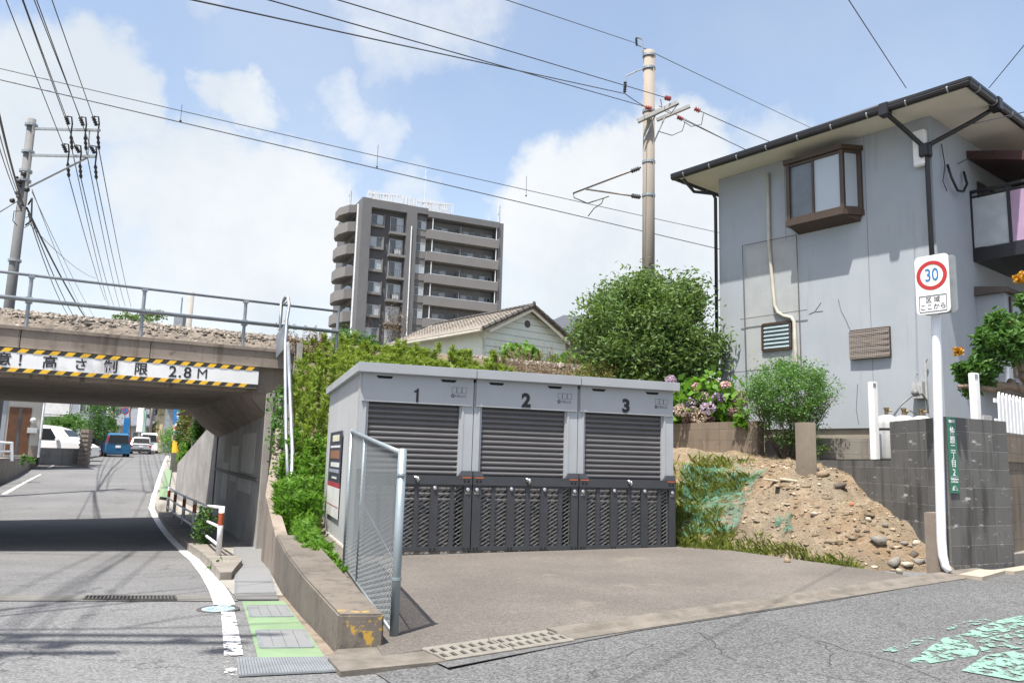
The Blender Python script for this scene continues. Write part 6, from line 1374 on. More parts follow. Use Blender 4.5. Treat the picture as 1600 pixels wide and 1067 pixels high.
# ------------------------------------------------------------------ dark roofed house behind the tree
dh = thing('dark_roofed_house', 'grey house with dark slate roof half hidden by the large tree', 'house', (1.75, 43, 2.4), R_(20))
m = MB(); m.box(0, 9, 0, 8, 0, 5.6); m.build('wall', plain('wall_grey', (.20, .20, .21), .85), dh)
m = MB(); m.add([(-.7, -.7, 5.65), (9.7, -.7, 5.65), (9.7, 8.7, 5.65), (-.7, 8.7, 5.65), (2.9, 4, 7.6), (6.1, 4, 7.6), (-.7, -.7, 5.4), (9.7, -.7, 5.4), (9.7, 8.7, 5.4), (-.7, 8.7, 5.4)], [(0, 1, 5, 4), (1, 2, 5), (2, 3, 4, 5), (3, 0, 4), (6, 7, 1, 0), (7, 8, 2, 1), (8, 9, 3, 2), (9, 6, 0, 3), (9, 8, 7, 6)]); m.build('roof', plain('slate', (.085, .09, .10), .45, var=.1), dh, fix=True)
# ================================================================== the town seen through the underpass
def hz_(Y): return prof(Y)
M_HWALL = plain('house_wall_cream', (.46, .44, .40), .8, var=.05); M_HWALL2 = plain('house_wall_beige', (.50, .42, .28), .8, var=.05); M_HWALL3 = plain('house_wall_bluegrey', (.30, .33, .38), .8, var=.05); M_ROOFG = plain('roof_grey', (.17, .185, .20), .6, var=.1)
M_DOOR = plain('door_brown', (.11, .045, .018), .55, var=.2, vs=4)
gy = .66
# raised left side of the road: pavement, forecourts
def left_flat(name, pts, z, mat): return flat(name, pts, z, mat)
left_flat('forecourt', [(-14.6, 21.5), (-16.6, 24.4), (-18.8, 29.7), (-20.2, 32.9), (-23.9, 40.5), (-27.6, 47.8), (-29.7, 53.5), (-34, 62), (-60, 62), (-60, 21.5)], .62, plain('forecourt_concrete', (.34, .32, .29), .9, var=.1))
lw_ = MB(); LP_ = [(-14.6, 21.5), (-16.6, 24.4), (-18.75, 29.6), (-20.12, 32.8), (-21.9, 36.5), (-23.8, 40.35), (-27.5, 47.6)]; LT_ = [.66, .66, .66, .66, .60, .30, .50]
for (a, b), za, zb3 in zip(zip(LP_, LP_[1:]), LT_, LT_[1:]):
    d = Vector((b[0]-a[0], b[1]-a[1], 0)).normalized(); n_ = Vector((-d.y, d.x, 0))*.2
    lw_.hexa([(a[0], a[1], -1), (b[0], b[1], -1), (b[0]+n_.x, b[1]+n_.y, -1), (a[0]+n_.x, a[1]+n_.y, -1)], [(a[0], a[1], za+.03), (b[0], b[1], zb3+.03), (b[0]+n_.x, b[1]+n_.y, zb3+.03), (a[0]+n_.x, a[1]+n_.y, za+.03)])
tag(lw_.build('roadside_wall', M_CONC_BROWN, world=True, fix=True), 'low stained retaining wall along the left side of the sunken road', 'retaining wall')
p = Py(18, 724, 30.5); t = thing('pipe_barrier', 'white pipe barrier on the left roadside wall by the brown door', 'barrier', (p.x, p.y, .6))
m = MB(); e_ = Py(18.5, 690, 30.5); m.tube([(p.x, p.y, .6), (e_.x, e_.y, e_.z)], .06, 8); m.build('post', M_GW, t, world=True)
m = MB(); f_ = Py(-60, 688, 28.5); m.tube([(e_.x, e_.y, e_.z-.05), tuple(f_)], .045, 8); g_ = Py(-60, 706, 28.5); q_ = Py(18.2, 705, 30.5); m.tube([tuple(q_), tuple(g_)], .045, 8); m.build('rail', M_GW, t, world=True)
p = Py(39, 722, 31); tree('kerb_bush', 'small green bush at the end of the roadside wall', 'bush', (p.x, p.y, .5), .1, .01, (p.x, p.y, p.z+.05), (.3, .2, .18), 200, 8, .10, .06, LM_MID, (.06, .06, .05), 1)
# house with the brown door
A, B = Py(-80, 700, 37), Py(63, 700, 39.0); rz = math.atan2(B.y-A.y, B.x-A.x); ln = math.hypot(B.x-A.x, B.y-A.y)
bh = thing('door_house', 'cream house with a tall brown front door left of the underpass view', 'house', (A.x, A.y, gy), rz); S_ = ln/143
m = MB(); m.box(0, ln, 0, 2.6, 0, 5.5); m.build('wall', M_HWALL, bh); m = MB(); x0, x1 = 86*S_, 122*S_; m.box(x0, x1, -.04, 0, .1, 2.35); d_ = m.build('door', M_DOOR, bh); m = MB(); m.box((x0+x1)/2-.06, (x0+x1)/2+.06, -.05, -.035, .1, 2.3); m.build('glass_strip', M_GLASS, d_)
m = MB(); m.box(0, x0-.1, -.03, 0, 0, 5.2); m.build('grey_cladding', M_HWALL3, bh); m = MB(); m.box(x1+.02, ln, -.02, 0, 0, .55); m.build('plinth', M_CONC_BROWN, bh)
m = MB(); m.box(x1-.1, x1+.3, -.3, -.02, 1.15, 1.4); m.ball((x1+.1, -.12, 1.75), .14, 8, 6); m.build('letter_box', M_WFR, bh); m = MB(); m.tube([(ln-.05, -.08, 0), (ln-.05, -.08, 5.4)], .06, 6); m.build('downpipe', M_PIPEW, bh)
m = MB(); m.box(-.5, ln+.4, -.6, 2.9, 5.5, 5.7); m.build('roof', M_ROOFG, bh)
# fence of old blocks with its pillar
A, B = Py(62, 708, 40), Py(128, 708, 43); o = wall_seg('garden_wall', (A.x, A.y), (B.x, B.y), .3, 1.13, .15, M_BLK_GREY); tag(o, 'low grey garden wall in front of the white van', 'wall')
p = Py(133, 700, 42.6); m = MB(); m.box(-.2, .2, -.2, .2, .2, 2.15)
for k in range(8): m.box(-.23, .23, -.23, .23, .35+k*.23, .47+k*.23)
o = m.build('gate_pillar', M_CONC_BROWN, fix=True); o.location = (p.x, p.y, 0); tag(o, 'old stacked stone gate pillar at the end of the garden wall', 'pillar')
# ------------------------------------------------------------------ cars
M_TYRE = plain('tyre', (.02, .02, .02), .85); M_RIM = plain('rim', (.35, .36, .37), .35, .7); M_CGLASS = glassmat('car_glass', (.015, .018, .02), .12); M_CGLASS.node_tree.nodes['Principled BSDF'].inputs['Specular IOR Level'].default_value = .3; M_TAIL = plain('tail_light', (.45, .02, .02), .25); M_HEADL = plain('head_light', (.65, .68, .70), .1, spec=.8); M_BUMP = plain('bumper_dark', (.03, .03, .032), .6); M_PLATEW = plain('number_plate', (.68, .68, .68), .5)
def paint(name, c, metal=.3):
    m, b = newmat(name); b.inputs['Base Color'].default_value = (*c, 1); b.inputs['Metallic'].default_value = metal; b.inputs['Roughness'].default_value = .3; b.inputs['Coat Weight'].default_value = .6; b.inputs['Coat Roughness'].default_value = .05; return m
def make_car(name, label, loc, rz, L_, W_, Hh, pm, box=True, group=None):
    """y runs from the rear bumper forward"""
    t = thing(name, label, 'van' if 'van' in name else 'car', loc, rz, group); w2 = W_/2; z0 = .22; zb = Hh*.53
    if box: S = [(0, .30, zb*.98, zb*.99, .93, .80), (.05, z0, zb, Hh*.90, 1., .82), (.22, z0, zb, Hh*.985, 1, .82), (L_*.3, z0, zb, Hh, 1, .82), (L_*.55, z0, zb, Hh*.985, 1, .82), (L_*.68, z0, zb, Hh*.90, 1, .80), (L_*.80, z0, zb, zb+.10, 1, .84), (L_*.93, z0, zb*.92, zb*.93, .97, .82), (L_, .3, zb*.75, zb*.76, .85, .75)]
    else: S = [(0, .30, zb*.98, zb*.99, .93, .8), (.06, z0, zb, zb+.08, 1, .82), (.45, z0, zb, Hh*.95, 1, .80), (L_*.3, z0, zb, Hh, 1, .80), (L_*.5, z0, zb, Hh*.98, 1, .80), (L_*.70, z0, zb, zb+.08, 1, .84), (L_*.92, z0, zb*.88, zb*.89, .96, .82), (L_, .3, zb*.7, zb*.71, .84, .75)]
    m = MB(); n = 10
    for y, za, zm, zr, kw, kr in S:
        a = w2*kw; r = w2*kw*kr
        pts = [(-a*.92, za), (-a, za+.18), (-a, zm), (-r, zr-.07), (-r+.1, zr), (r-.1, zr), (r, zr-.07), (a, zm), (a, za+.18), (a*.92, za)]
        for x, z in pts: m.v.append((x, y, z))
    for i in range(len(S)-1):
        for j in range(n): m.f.append((i*n+j, i*n+(j+1) % n, (i+1)*n+(j+1) % n, (i+1)*n+j)); m.m.append(0)
    m.f.append(tuple(range(n))); m.m.append(0); k = (len(S)-1)*n; m.f.append(tuple(range(k+n-1, k-1, -1))); m.m.append(0)
    body = m.build('body', pm, t, fix=True, bevel=.02)
    y0 = .05 if box else .10; ry = .045 if box else .10
    m = MB(); ya, yb2 = (.0, .066) if box else (.085, .415); za, zt3 = (zb+.06, Hh*.90) if box else (zb+.12, Hh*.90)
    m.hexa([(-w2*.80, ya-.012, za), (w2*.80, ya-.012, za), (w2*.8, ya+.05, za), (-w2*.8, ya+.05, za)], [(-w2*.70, yb2-.03-.0, zt3), (w2*.70, yb2-.03, zt3), (w2*.7, yb2+.05, zt3), (-w2*.7, yb2+.05, zt3)]); m.build('rear_window', M_CGLASS, t, fix=True)
    for s in (-1, 1):
        m = MB(); m.hexa([(s*w2*.99, L_*.14, zb+.05), (s*w2*.99, L_*.66, zb+.05), (s*w2*.90, L_*.66, zb+.05), (s*w2*.90, L_*.14, zb+.05)], [(s*w2*.855, L_*.18, Hh*.90), (s*w2*.855, L_*.56, Hh*.90), (s*w2*.78, L_*.56, Hh*.90), (s*w2*.78, L_*.18, Hh*.90)]); m.build('side_window', M_CGLASS, t, fix=True)
        m = MB()
        if box: m.hexa([(s*w2*.84, .005, zb-.04), (s*w2*.985, .015, zb-.04), (s*w2*.985, .10, zb-.04), (s*w2*.84, .10, zb-.04)], [(s*w2*.77, .02, Hh*.86), (s*w2*.87, .03, Hh*.86), (s*w2*.87, .12, Hh*.86), (s*w2*.77, .12, Hh*.86)])
        else: m.box(min(s*w2*.78, s*w2*.985), max(s*w2*.78, s*w2*.985), -.005, .12, zb*.72, zb*.98)
        m.build('tail_light', M_TAIL, t, fix=True)
        m = MB(); m.box(min(s*w2*.62, s*w2*.92), max(s*w2*.62, s*w2*.92), L_-.16, L_-.01, zb*.66, zb*.82); m.build('headlight', M_HEADL, t)
        m = MB(); m.box(min(s*w2, s*(w2+.16)), max(s*w2, s*(w2+.16)), L_*.64, L_*.68, zb+.05, zb+.2); m.build('mirror', pm, t, bevel=.02)
        for y in (L_*.17, L_*.82):
            m = MB(); m.lathe([(.20, -.09), (.29, -.095), (.31, -.06), (.31, .06), (.29, .095), (.20, .09)], (s*(w2-.10), y, .31), 20, 'x'); wv_ = m.build('wheel', M_TYRE, t, smooth=False); m = MB(); m.lathe([(.19, .0), (.19, .085*s), (.06, .095*s), (.05, .09*s)], (s*(w2-.10), y, .31), 14, 'x'); m.build('rim', M_RIM, wv_)
    m = MB(); m.box(-w2*.94, w2*.94, -.03, .1, .25, .46); m.build('rear_bumper', pm if box else M_BUMP, t, bevel=.03); m = MB(); m.box(-.17, .17, -.035, .01, zb*.72, zb*.72+.17); m.build('number_plate', M_PLATEW, t); m = MB(); m.box(-w2*.9, w2*.9, L_-.1, L_+.02, .27, .5); m.build('front_bumper', pm, t, bevel=.03)
    m = MB(); m.hexa([(-w2*.80, L_*.685, zb+.12), (w2*.80, L_*.685, zb+.12), (w2*.8, L_*.79, zb+.10), (-w2*.8, L_*.79, zb+.10)] if box else [(-w2*.78, L_*.5, zb+.1), (w2*.78, L_*.5, zb+.1), (w2*.78, L_*.695, zb+.09), (-w2*.78, L_*.695, zb+.09)], [(-w2*.70, L_*.66, Hh*.88), (w2*.70, L_*.66, Hh*.88), (w2*.7, L_*.70, Hh*.88), (-w2*.7, L_*.70, Hh*.88)] if box else [(-w2*.68, L_*.48, Hh*.93), (w2*.68, L_*.48, Hh*.93), (w2*.7, L_*.53, Hh*.93), (-w2*.7, L_*.53, Hh*.93)]); m.build('windscreen', M_CGLASS, t, fix=True)
    m = MB(); m.box(-w2*.78, w2*.78, -.012, .02, zb-.0, zb+.035); m.build('rear_trim', M_BUMP, t); return t
BL = paint('car_blue', (.025, .12, .24)); SV = paint('car_silver', (.50, .51, .52), .5); WT = paint('car_white', (.84, .84, .84), .05)
def rear_at(px, py): p = PH(px, py); return p
p = PH(183, 714); make_car('hatchback_car', 'blue hatchback car seen from behind on the far road', (p.x, p.y, p.z), R_(31), 3.75, 1.68, 1.74, BL)
p = PH(219, 709.5); make_car('estate_car', 'silver estate car with dark bumper behind the blue car', (p.x, p.y, H(p.x, p.y)), R_(24), 4.3, 1.69, 1.52, SV, False)
p = PH(231, 708); make_car('van', 'white van with red high lights in front of the silver car', (p.x, p.y, H(p.x, p.y)), R_(24), 4.4, 1.69, 1.9, WT)
p = PH(258, 703.6); p = Py(258, 703.3, 96); make_car('small_car', 'small distant white car coming down the far road', (p.x, p.y, p.z), R_(24), 3.4, 1.48, 1.55, WT, True)
p = Py(62, 709, 44.5); make_car('white_van', 'white minivan parked behind the low garden wall', (p.x-1.5, p.y-.95, .48), R_(-82), 4.7, 1.75, 1.86, WT)
p = Py(141, 708, 50); make_car('parked_car', 'dark parked car with its nose showing right of the stone pillar', (p.x-3.3, p.y-1.2, .52), R_(-70), 4.0, 1.65, 1.5, paint('car_black', (.02, .02, .025)), False)
# ------------------------------------------------------------------ houses farther on
def house(name, label, pxl, pxr, Y, zg, h, d, wall, roof, rh=1.6, ov=.5, wins=(), balcony=False, gable=False, skew=0.):
    A, B = Py(pxl, 690, Y), Py(pxr, 690, Y+skew); rz = math.atan2(B.y-A.y, B.x-A.x); W_ = math.hypot(B.x-A.x, B.y-A.y)
    t = thing(name, label, 'house', (A.x, A.y, zg), rz); m = MB(); m.box(0, W_, 0, d, 0, h); m.build('wall', wall, t)
    m = MB()
    if gable: m.extr([(-ov, -ov, h-.1), (W_+ov, -ov, h-.1), (W_/2, -ov, h+rh)], (0, d+2*ov, 0))
    else: m.add([(-ov, -ov, h), (W_+ov, -ov, h), (W_+ov, d+ov, h), (-ov, d+ov, h), (-ov, d/2, h+rh), (W_+ov, d/2, h+rh), (-ov, -ov, h-.15), (W_+ov, -ov, h-.15), (W_+ov, d+ov, h-.15), (-ov, d+ov, h-.15)], [(0, 1, 5, 4), (2, 3, 4, 5), (0, 4, 3), (1, 2, 5), (6, 7, 1, 0), (7, 8, 2, 1), (8, 9, 3, 2), (9, 6, 0, 3), (9, 8, 7, 6)])
    m.build('roof', roof, t, fix=True)
    for x0, x1, z0, z1 in wins:
        m = MB(); m.box(x0*W_-.06, x1*W_+.06, -.05, 0, z0-.06, z1+.06); f = m.build('window', M_WFR, t); m = MB(); m.box(x0*W_, x1*W_, -.06, -.05, z0, z1); m.build('pane', M_GLASS, f)
    if balcony:
        m = MB(); m.box(.05*W_, .72*W_, -1.0, -.92, 2.7, 3.75); m.box(.05*W_, .72*W_, -1.0, 0, 2.6, 2.75); m.build('balcony', M_WFR, t)
    return t
house('balcony_house', 'blue grey house with white balcony behind the white minivan', 60, 135, 62, .9, 6.1, 2.6, M_HWALL3, M_ROOFG, 1.2, .5, ((.15, .6, 3.2, 5.2), (.80, .92, 3.1, 5.1), (.2, .5, .6, 2.2)), True)
house('tiled_house', 'low house with dark tiled roof behind the no parking sign', 176, 228, 82, 1.0, 2.6, 8, M_HWALL, plain('roof_bluegrey', (.13, .14, .165), .6, var=.12, vs=2), 1.9, .6, ((.2, .5, .8, 1.9), (.6, .85, .8, 1.9)))
house('pale_house', 'pale flat fronted building above the low tiled house', 170, 214, 98, 1.1, 6.0, 9, M_HWALL, M_ROOFG, .8, .4, ((.15, .45, 3.6, 4.9), (.6, .9, 3.6, 4.9)))
house('beige_house', 'beige house with grey gabled roof beside the far road', 229, 282, 84, 1.0, 4.6, 7, M_HWALL2, M_ROOFG, 1.7, .6, ((.08, .2, 2.6, 3.9), (.5, .7, 2.6, 3.8)), skew=-6)
house('corner_house', 'dark garage fronted house at the bend of the far road', 262, 330, 105, 1.2, 5.6, 8, M_HWALL3, M_ROOFG, 1.8, .6, ((.2, .4, 3.2, 4.6), (.6, .8, 3.2, 4.6)))
fb2 = thing('flats', 'far brown block of flats with pale balconies above the far road', 'apartment building', tuple(Py(196, 690, 150))[:2]+(1.2,), R_(8)); m = MB(); m.box(0, 13, 0, 10, 0, 16); m.build('wall', plain('flats_brown', (.24, .21, .20), .85), fb2)
for k in range(5):
    for x in (.8, 5.0, 9.2):
        m = MB(); m.box(x, x+3.0, -1.0, -.85, 1.2+k*2.9, 2.2+k*2.9); m.box(x, x+3, -1, 0, 1.1+k*2.9, 1.25+k*2.9); m.build('balcony', M_HWALL, fb2); m = MB(); m.box(x+.3, x+2.6, -.04, 0, 1.4+k*2.9, 3.4+k*2.9); m.build('window', M_GLASS, fb2)
o = wall_seg('dark_fence', tuple(Py(136, 700, 58))[:2], tuple(Py(168, 700, 62.5))[:2], .3, 1.9, .1, plain('fence_dark', (.06, .06, .07), .6)); tag(o, 'dark board fence left of the blue car', 'fence')
o = wall_seg('brick_kerb_wall', tuple(Py(138, 706, 53.5))[:2], tuple(Py(166, 706, 60))[:2], .3, .95, .15, plain('brick_brown', (.20, .13, .10), .9, var=.2)); tag(o, 'low brown wall beside the blue car', 'wall')
# trees and hedges of the town
def ftree(label, px, py, Y, rx, rz_, mat, n, hz0, name='tree', cat='tree', ls=.16): 
    p = Py(px, py, Y); return tree(name, label, cat, (p.x, p.y, hz0), max(.3, (p.z-hz0)*.45), .07, (p.x, p.y, p.z), (rx, rx*.8, rz_), n, int(30+n/120), ls, ls*.5, mat, (rx*.16, rx*.14, rz_*.14), 1)
ftree('green garden tree right of the balcony house', 152, 652, 60, 1.4, 1.9, LM_MID, 4600, .7); ftree('small green tree growing against the garden tree', 168, 672, 67, .9, 1.1, LM_MID, 2200, .7)
ftree('clipped hedge bush behind the white minivan', 86, 664, 52, 1.6, .55, LM_MID, 2600, .7, 'hedge', 'hedge'); ftree('second clipped bush behind the minivan, nearer the pillar', 110, 664, 53, .8, .7, LM_MID, 1500, .7, 'hedge', 'hedge')
ftree('dark green hedge at the foot of the garden tree', 148, 690, 64, 1.2, .5, LM_DARK, 1300, .7, 'hedge', 'hedge')
ftree('bright green bush beside the far road', 256, 695, 88, 1.2, 1.1, LM_WEED2, 700, 1.0, 'bush', 'bush', .2); ftree('dark tree between the beige house and the ad pole', 262, 668, 82, 1.3, 1.6, LM_DARK, 900, 1.0, ls=.2)
for i, (px, py, Y, rx, rz_, mm, lab) in enumerate(((303, 655, 33, .55, 1.25, LM_OLIVE, 'tall ivy covered hedge right of the ad pole'), (286, 668, 37, .28, 1.3, LM_DARK, 'dark narrow hedge directly behind the ad pole'), (293, 712, 30, .33, .5, LM_WEED2, 'bright green bush on top of the wing wall end'), (316, 668, 27.5, .35, .7, LM_MID, 'leafy growth over the upper wing wall'), (275, 690, 52, 1.0, 1.0, LM_WEED2, 'bright hedge beyond the ad pole'))):
    ftree(lab, px, py, Y, rx, rz_, mm, 2600, .1, 'hedge', 'hedge', .11)
for px, py, Y, lab in ((197, 497, 70, 'far dark tree top behind the ballast, left one'), (240, 492, 75, 'far dark tree top behind the ballast, umbrella shaped'), (222, 500, 72, 'far low tree top behind the ballast between two others')):
    ftree(lab, px, py, Y, 1.1, .5, LM_DARK, 500, 2, ls=.25)
p = Py(282, 495, 80); m = MB(); m.box(-.45, .45, -.45, .45, 1, p.z); m.tube([(0, 0, p.z), (0, 0, p.z+2.0)], .08, 5); o = m.build('chimney_tower', M_RAIL); o.location = (p.x, p.y, 0); tag(o, 'far grey tower with thin antenna behind the railing', 'tower')
# poles and signs by the far road
up = PH(271, 739); t = thing('utility_pole', 'concrete utility pole with blue white advertising sign beyond the bridge', 'utility pole', (up.x, up.y, up.z)); m = MB(); m.tube([(0, 0, 0), (.12, 0, 9)], [.19, .13], 14); m.build('shaft', plain('pole_concrete', (.32, .31, .29), .85, var=.08, streak=.2), t, smooth=True)
IVp = XF[t.name].inverted(); zpx = lambda py: (Py(270, py, up.y).z-up.z)
za, zb4 = zpx(678), zpx(612); m = MB(); m.lathe([(.215, za), (.215, zb4)], (.05, 0, 0), 18); ad = m.build('ad_sign', M_SIGNW, t)
m = MB(); m.box(-.15, -.09, -.235, -.20, zpx(664), zb4); m.box(.19, .25, -.235, -.2, zpx(664), zb4); m.build('blue_edging', M_SIGNB, ad)
for i, ch in enumerate('河合歯科'): text(ch, .36, M_SIGNB, ad, frame((.05, -.222, zpx(664)+.24+(3-i)*.40), XL, ZL), 'lettering', .002, .012)
m = MB(); m.lathe([(.12, -.004), (.12, .0)], (.05, -.222, zpx(668.5)), 20, 'y'); m.build('red_disc', M_SIGNR, ad); m = MB(); m.box(-.12, .22, -.225, -.2, zpx(677), zpx(673)); m.build('green_band', M_PLG, ad)
m = MB(); m.lathe([(.198, zpx(707)), (.192, zpx(688))], (.03, 0, 0), 16); gb = m.build('guard_band', M_YEL, t); m = MB()
for k in range(4): z = zpx(706)+k*.16; m.hexa([(-.08, -.205, z), (.14, -.205, z+.07), (.14, -.18, z+.07), (-.08, -.18, z)], [(-.08, -.205, z+.07), (.14, -.205, z+.14), (.14, -.18, z+.14), (-.08, -.18, z+.07)])
gb.data.materials.clear(); gb.data.materials.append(M_YEL); m.build('stripes', M_BLK, gb, fix=True) if 0 else None
def pole(label, px, py0, py1, Y, r, cat='utility pole', nm='utility_pole'):
    a, b = Py(px, py0, Y), Py(px, py1, Y); o = MB().tube([(a.x, a.y, a.z), (a.x, a.y, b.z)], [r, r*.75], 8).build(nm, plain('pole_grey', (.28, .27, .26), .85), world=True, smooth=True); tag(o, label, cat); return o
pole('thin far utility pole right of the no parking sign', 197.5, 706, 560, 90, .17); pole('far utility pole beside the beige house', 232, 703, 580, 80, .16)
p = PH(190, 709); p = Py(189.5, 706, 68); t = thing('no_parking_sign', 'blue and red no parking disc on a pole above a blue banner', 'sign', (p.x, p.y, p.z), R_(15)); h_ = Py(189.5, 642, 68).z-p.z; m = MB(); m.tube([(0, 0, 0), (0, 0, h_+.3)], .04, 6); m.build('pole', M_RAIL, t)
m = MB(); m.lathe([(.30, -.03), (.30, -.01)], (0, -.04, h_), 20, 'y'); m.build('red_rim', M_SIGNR, t); m = MB(); m.lathe([(.23, -.04), (.23, -.02)], (0, -.04, h_), 20, 'y'); m.build('blue_disc', M_SIGNB, t); m = MB(); m.bar((-.17, -.085, h_+.17), (.17, -.085, h_-.17), .06, .01, up=(0, 1, 0)); m.build('red_bar', M_SIGNR, t)
m = MB(); m.box(-.02, .42, -.06, -.02, h_-1.95, h_-.55); m.build('blue_banner', M_SIGNB, t); m = MB(); m.box(-.02, .42, -.06, -.02, h_-2.4, h_-1.97); m.build('red_banner', M_SIGNW, t)
p = Py(215, 705, 75); t = thing('pillar_sign', 'tall narrow white pillar sign beside the far road', 'sign', (p.x, p.y, p.z)); m = MB(); m.box(-.28, .28, -.1, .1, 1.8, Py(215, 637, 75).z-p.z); m.build('panel', M_SIGNW, t); m = MB(); m.box(.285, .50, -.08, .08, 1.8, Py(215, 641, 75).z-p.z); m.build('green_panel', plain('sign_pale_green', (.30, .48, .40), .5), t); m = MB(); m.box(-.1, .1, -.06, .06, 0, 1.8); m.build('post', M_RAIL, t)
p = Py(243, 640, 78); t = thing('traffic_signal', 'dark traffic signal head hanging over the far road', 'traffic light', (p.x, p.y, p.z)); m = MB(); m.box(-.16, .16, -.12, .12, -.5, .5); m.build('housing', M_BUMP, t, bevel=.03)
for k in range(3): m = MB(); m.lathe([(.11, -.03), (.11, 0)], (0, -.13, -.32+k*.32), 12, 'y'); m.build('lens', M_GLASS, t)
m = MB(); m.tube([(0, .1, .2), (3.5, .3, .4), (3.6, .3, -5)], .06, 6); m.build('arm', M_RAIL, t)
p = Py(299, 724, 28.5); m = MB(); a_, b_ = Py(298, 724, 28.5), Py(307, 722, 28.0); zt4 = Py(299, 681, 28.5).z; m.tube([(a_.x, a_.y, a_.z), (a_.x, a_.y, zt4), (b_.x, b_.y, zt4+.03), (b_.x, b_.y, b_.z)], .035, 8); tag(m.build('pipe_barrier', M_RAIL, world=True, smooth=True), 'grey bent pipe barrier by the wing wall beyond the bridge', 'barrier')
# ================================================================== poles, masts and wires
M_WIRE = plain('wire_black', (.032, .032, .035), .6); M_WIREG = plain('wire_grey', (.10, .105, .11), .5, .5); M_POLE = plain('pole_concrete_tan', (.30, .265, .225), .85, var=.07, vs=1.2, streak=.18, stain=(.16, .14, .12)); M_POLEG = plain('pole_concrete_grey', (.165, .17, .175), .8, var=.08, streak=.15); M_PINK = plain('insulator_red', (.33, .07, .06), .35, var=.1); M_INSU = plain('insulator_dark', (.035, .045, .06), .3)
def wire(label, a, b, sag=.3, r=.011, mat=None, group='overhead wires', n=14, name='wire', cat='wire'):
    a, b = Vv(a), Vv(b); pts = [a.lerp(b, i/n)-Vector((0, 0, sag*4*(i/n)*(1-i/n))) for i in range(n+1)]
    o = MB().tube(pts, r, 5, False).build(name, mat or M_WIRE, world=True); return tag(o, label, cat, group)
# ---- concrete railway mast with its bracket
mx, my = 3.77, 21.8; mt = thing('railway_mast', 'tall tan concrete railway mast with cross arms and bracket before the clouds', 'railway mast', (mx, my, 3.2))
m = MB(); m.tube([(mx, my, 2.9), (mx, my, 13.09)], [.185, .165], 20); m.build('shaft', M_POLE, mt, world=True, smooth=True)
m = MB()
for py in (88, 108, 175, 254, 306): z = Py(1013, py, my).z; MB().lathe([(.19, z-.035), (.19, z+.035)], (mx, my, 0), 18).build('band', M_GALV, mt, world=True)
AR = Vector((.8738, .4863, 0)); AP = Vector((-.4863, .8738, 0))     # along and across the railway
zc = Py(1013, 180, my).z; mp = Vector((mx, my, 0))
ca = [Py(996, 190, 21.6), Py(1060, 160, 21.2)]; cb = [Py(1026, 188, 21.9), Py(1078, 166, 21.5)]
m = MB(); m.bar(ca[0], ca[1], .11, .11); m.bar(cb[0], cb[1], .09, .09); m.build('cross_arm', plain('arm_grey', (.36, .36, .35), .5, .4), mt, world=True, fix=True)
for pts in ([(1006, 219, 21.6), (1025, 178, 21.5)], [(1022, 222, 21.7), (1040, 181, 21.6)], [(1004, 82, 21.7), (1003, 62, 21.7), (994, 58, 21.7)], [(1003, 108, 21.7), (978, 119, 21.4), (977, 130, 21.4)]): MB().tube([Py(*q) for q in pts], .024, 6).build('brace', M_GALV, mt, world=True)
def insul(p, q, mat, nm, r=.055, n=5, parent=mt):
    p, q = Vv(p), Vv(q); k = []; rr = []
    for i in range(n*2+1): k.append(p.lerp(q, i/(n*2))); rr.append(r if i % 2 else r*.5)
    return MB().tube(k, rr, 10).build(nm, mat, parent, world=True)
insul(Py(977, 128, 21.4), Py(976, 145, 21.4), M_INSU, 'insulator'); insul(Py(994, 60, 21.7), Py(995, 72, 21.7), M_INSU, 'insulator', .04)
for a, b in (((1039, 153, 21.3), (1048, 155, 21.2)), ((1008, 168, 21.5), (1018, 170, 21.5)), ((1085, 170, 21.4), (1094, 174, 21.4)), ((1058, 183, 21.8), (1067, 187, 21.8))): insul(Py(*a), Py(*b), M_PINK, 'insulator', .075, 3)
# cantilever bracket reaching over the track
zu, zl = Py(1003, 262, my).z, Py(1003, 308, my).z
bk = [Py(1001, 262, 21.75), Py(896, 302, 23.6), Py(897, 309, 23.6), Py(918, 318, 23.4), Py(951, 307, 22.7)]
m = MB(); m.tube(bk[:2], .028, 7); m.tube(bk[1:], .02, 7); m.tube([Py(1001, 308, 21.75), Py(916, 296, 23.2)], .028, 7); m.tube([Py(943, 310, 22.8), Py(940, 318, 22.9), Py(928, 326, 23.1), Py(919, 338, 23.3)], .016, 6); m.box(0, 0, 0, 0, 0, 0) if 0 else None
m.build('cantilever_bracket', plain('bracket_brown', (.20, .18, .165), .5, .5), mt, world=True, smooth=True); insul(Py(999, 263, 21.75), Py(986, 268, 21.95), M_WIREG, 'insulator', .07, 4); insul(Py(1000, 308, 21.75), Py(987, 306, 22.0), M_WIREG, 'insulator', .07, 4)
m = MB()
for loop in ([(1060, 162, 21.2), (1048, 178, 21.3), (1035, 172, 21.4), (1032, 155, 21.4)], [(1099, 178, 21.3), (1096, 195, 21.4), (1080, 198, 21.5), (1068, 190, 21.6)], [(1070, 192, 21.6), (1066, 205, 21.6), (1050, 212, 21.6), (1030, 206, 21.6)]): m.tube([Py(*q) for q in loop], .012, 5, False)
m.build('jumper_leads', M_WIRE, mt, world=True, smooth=True)
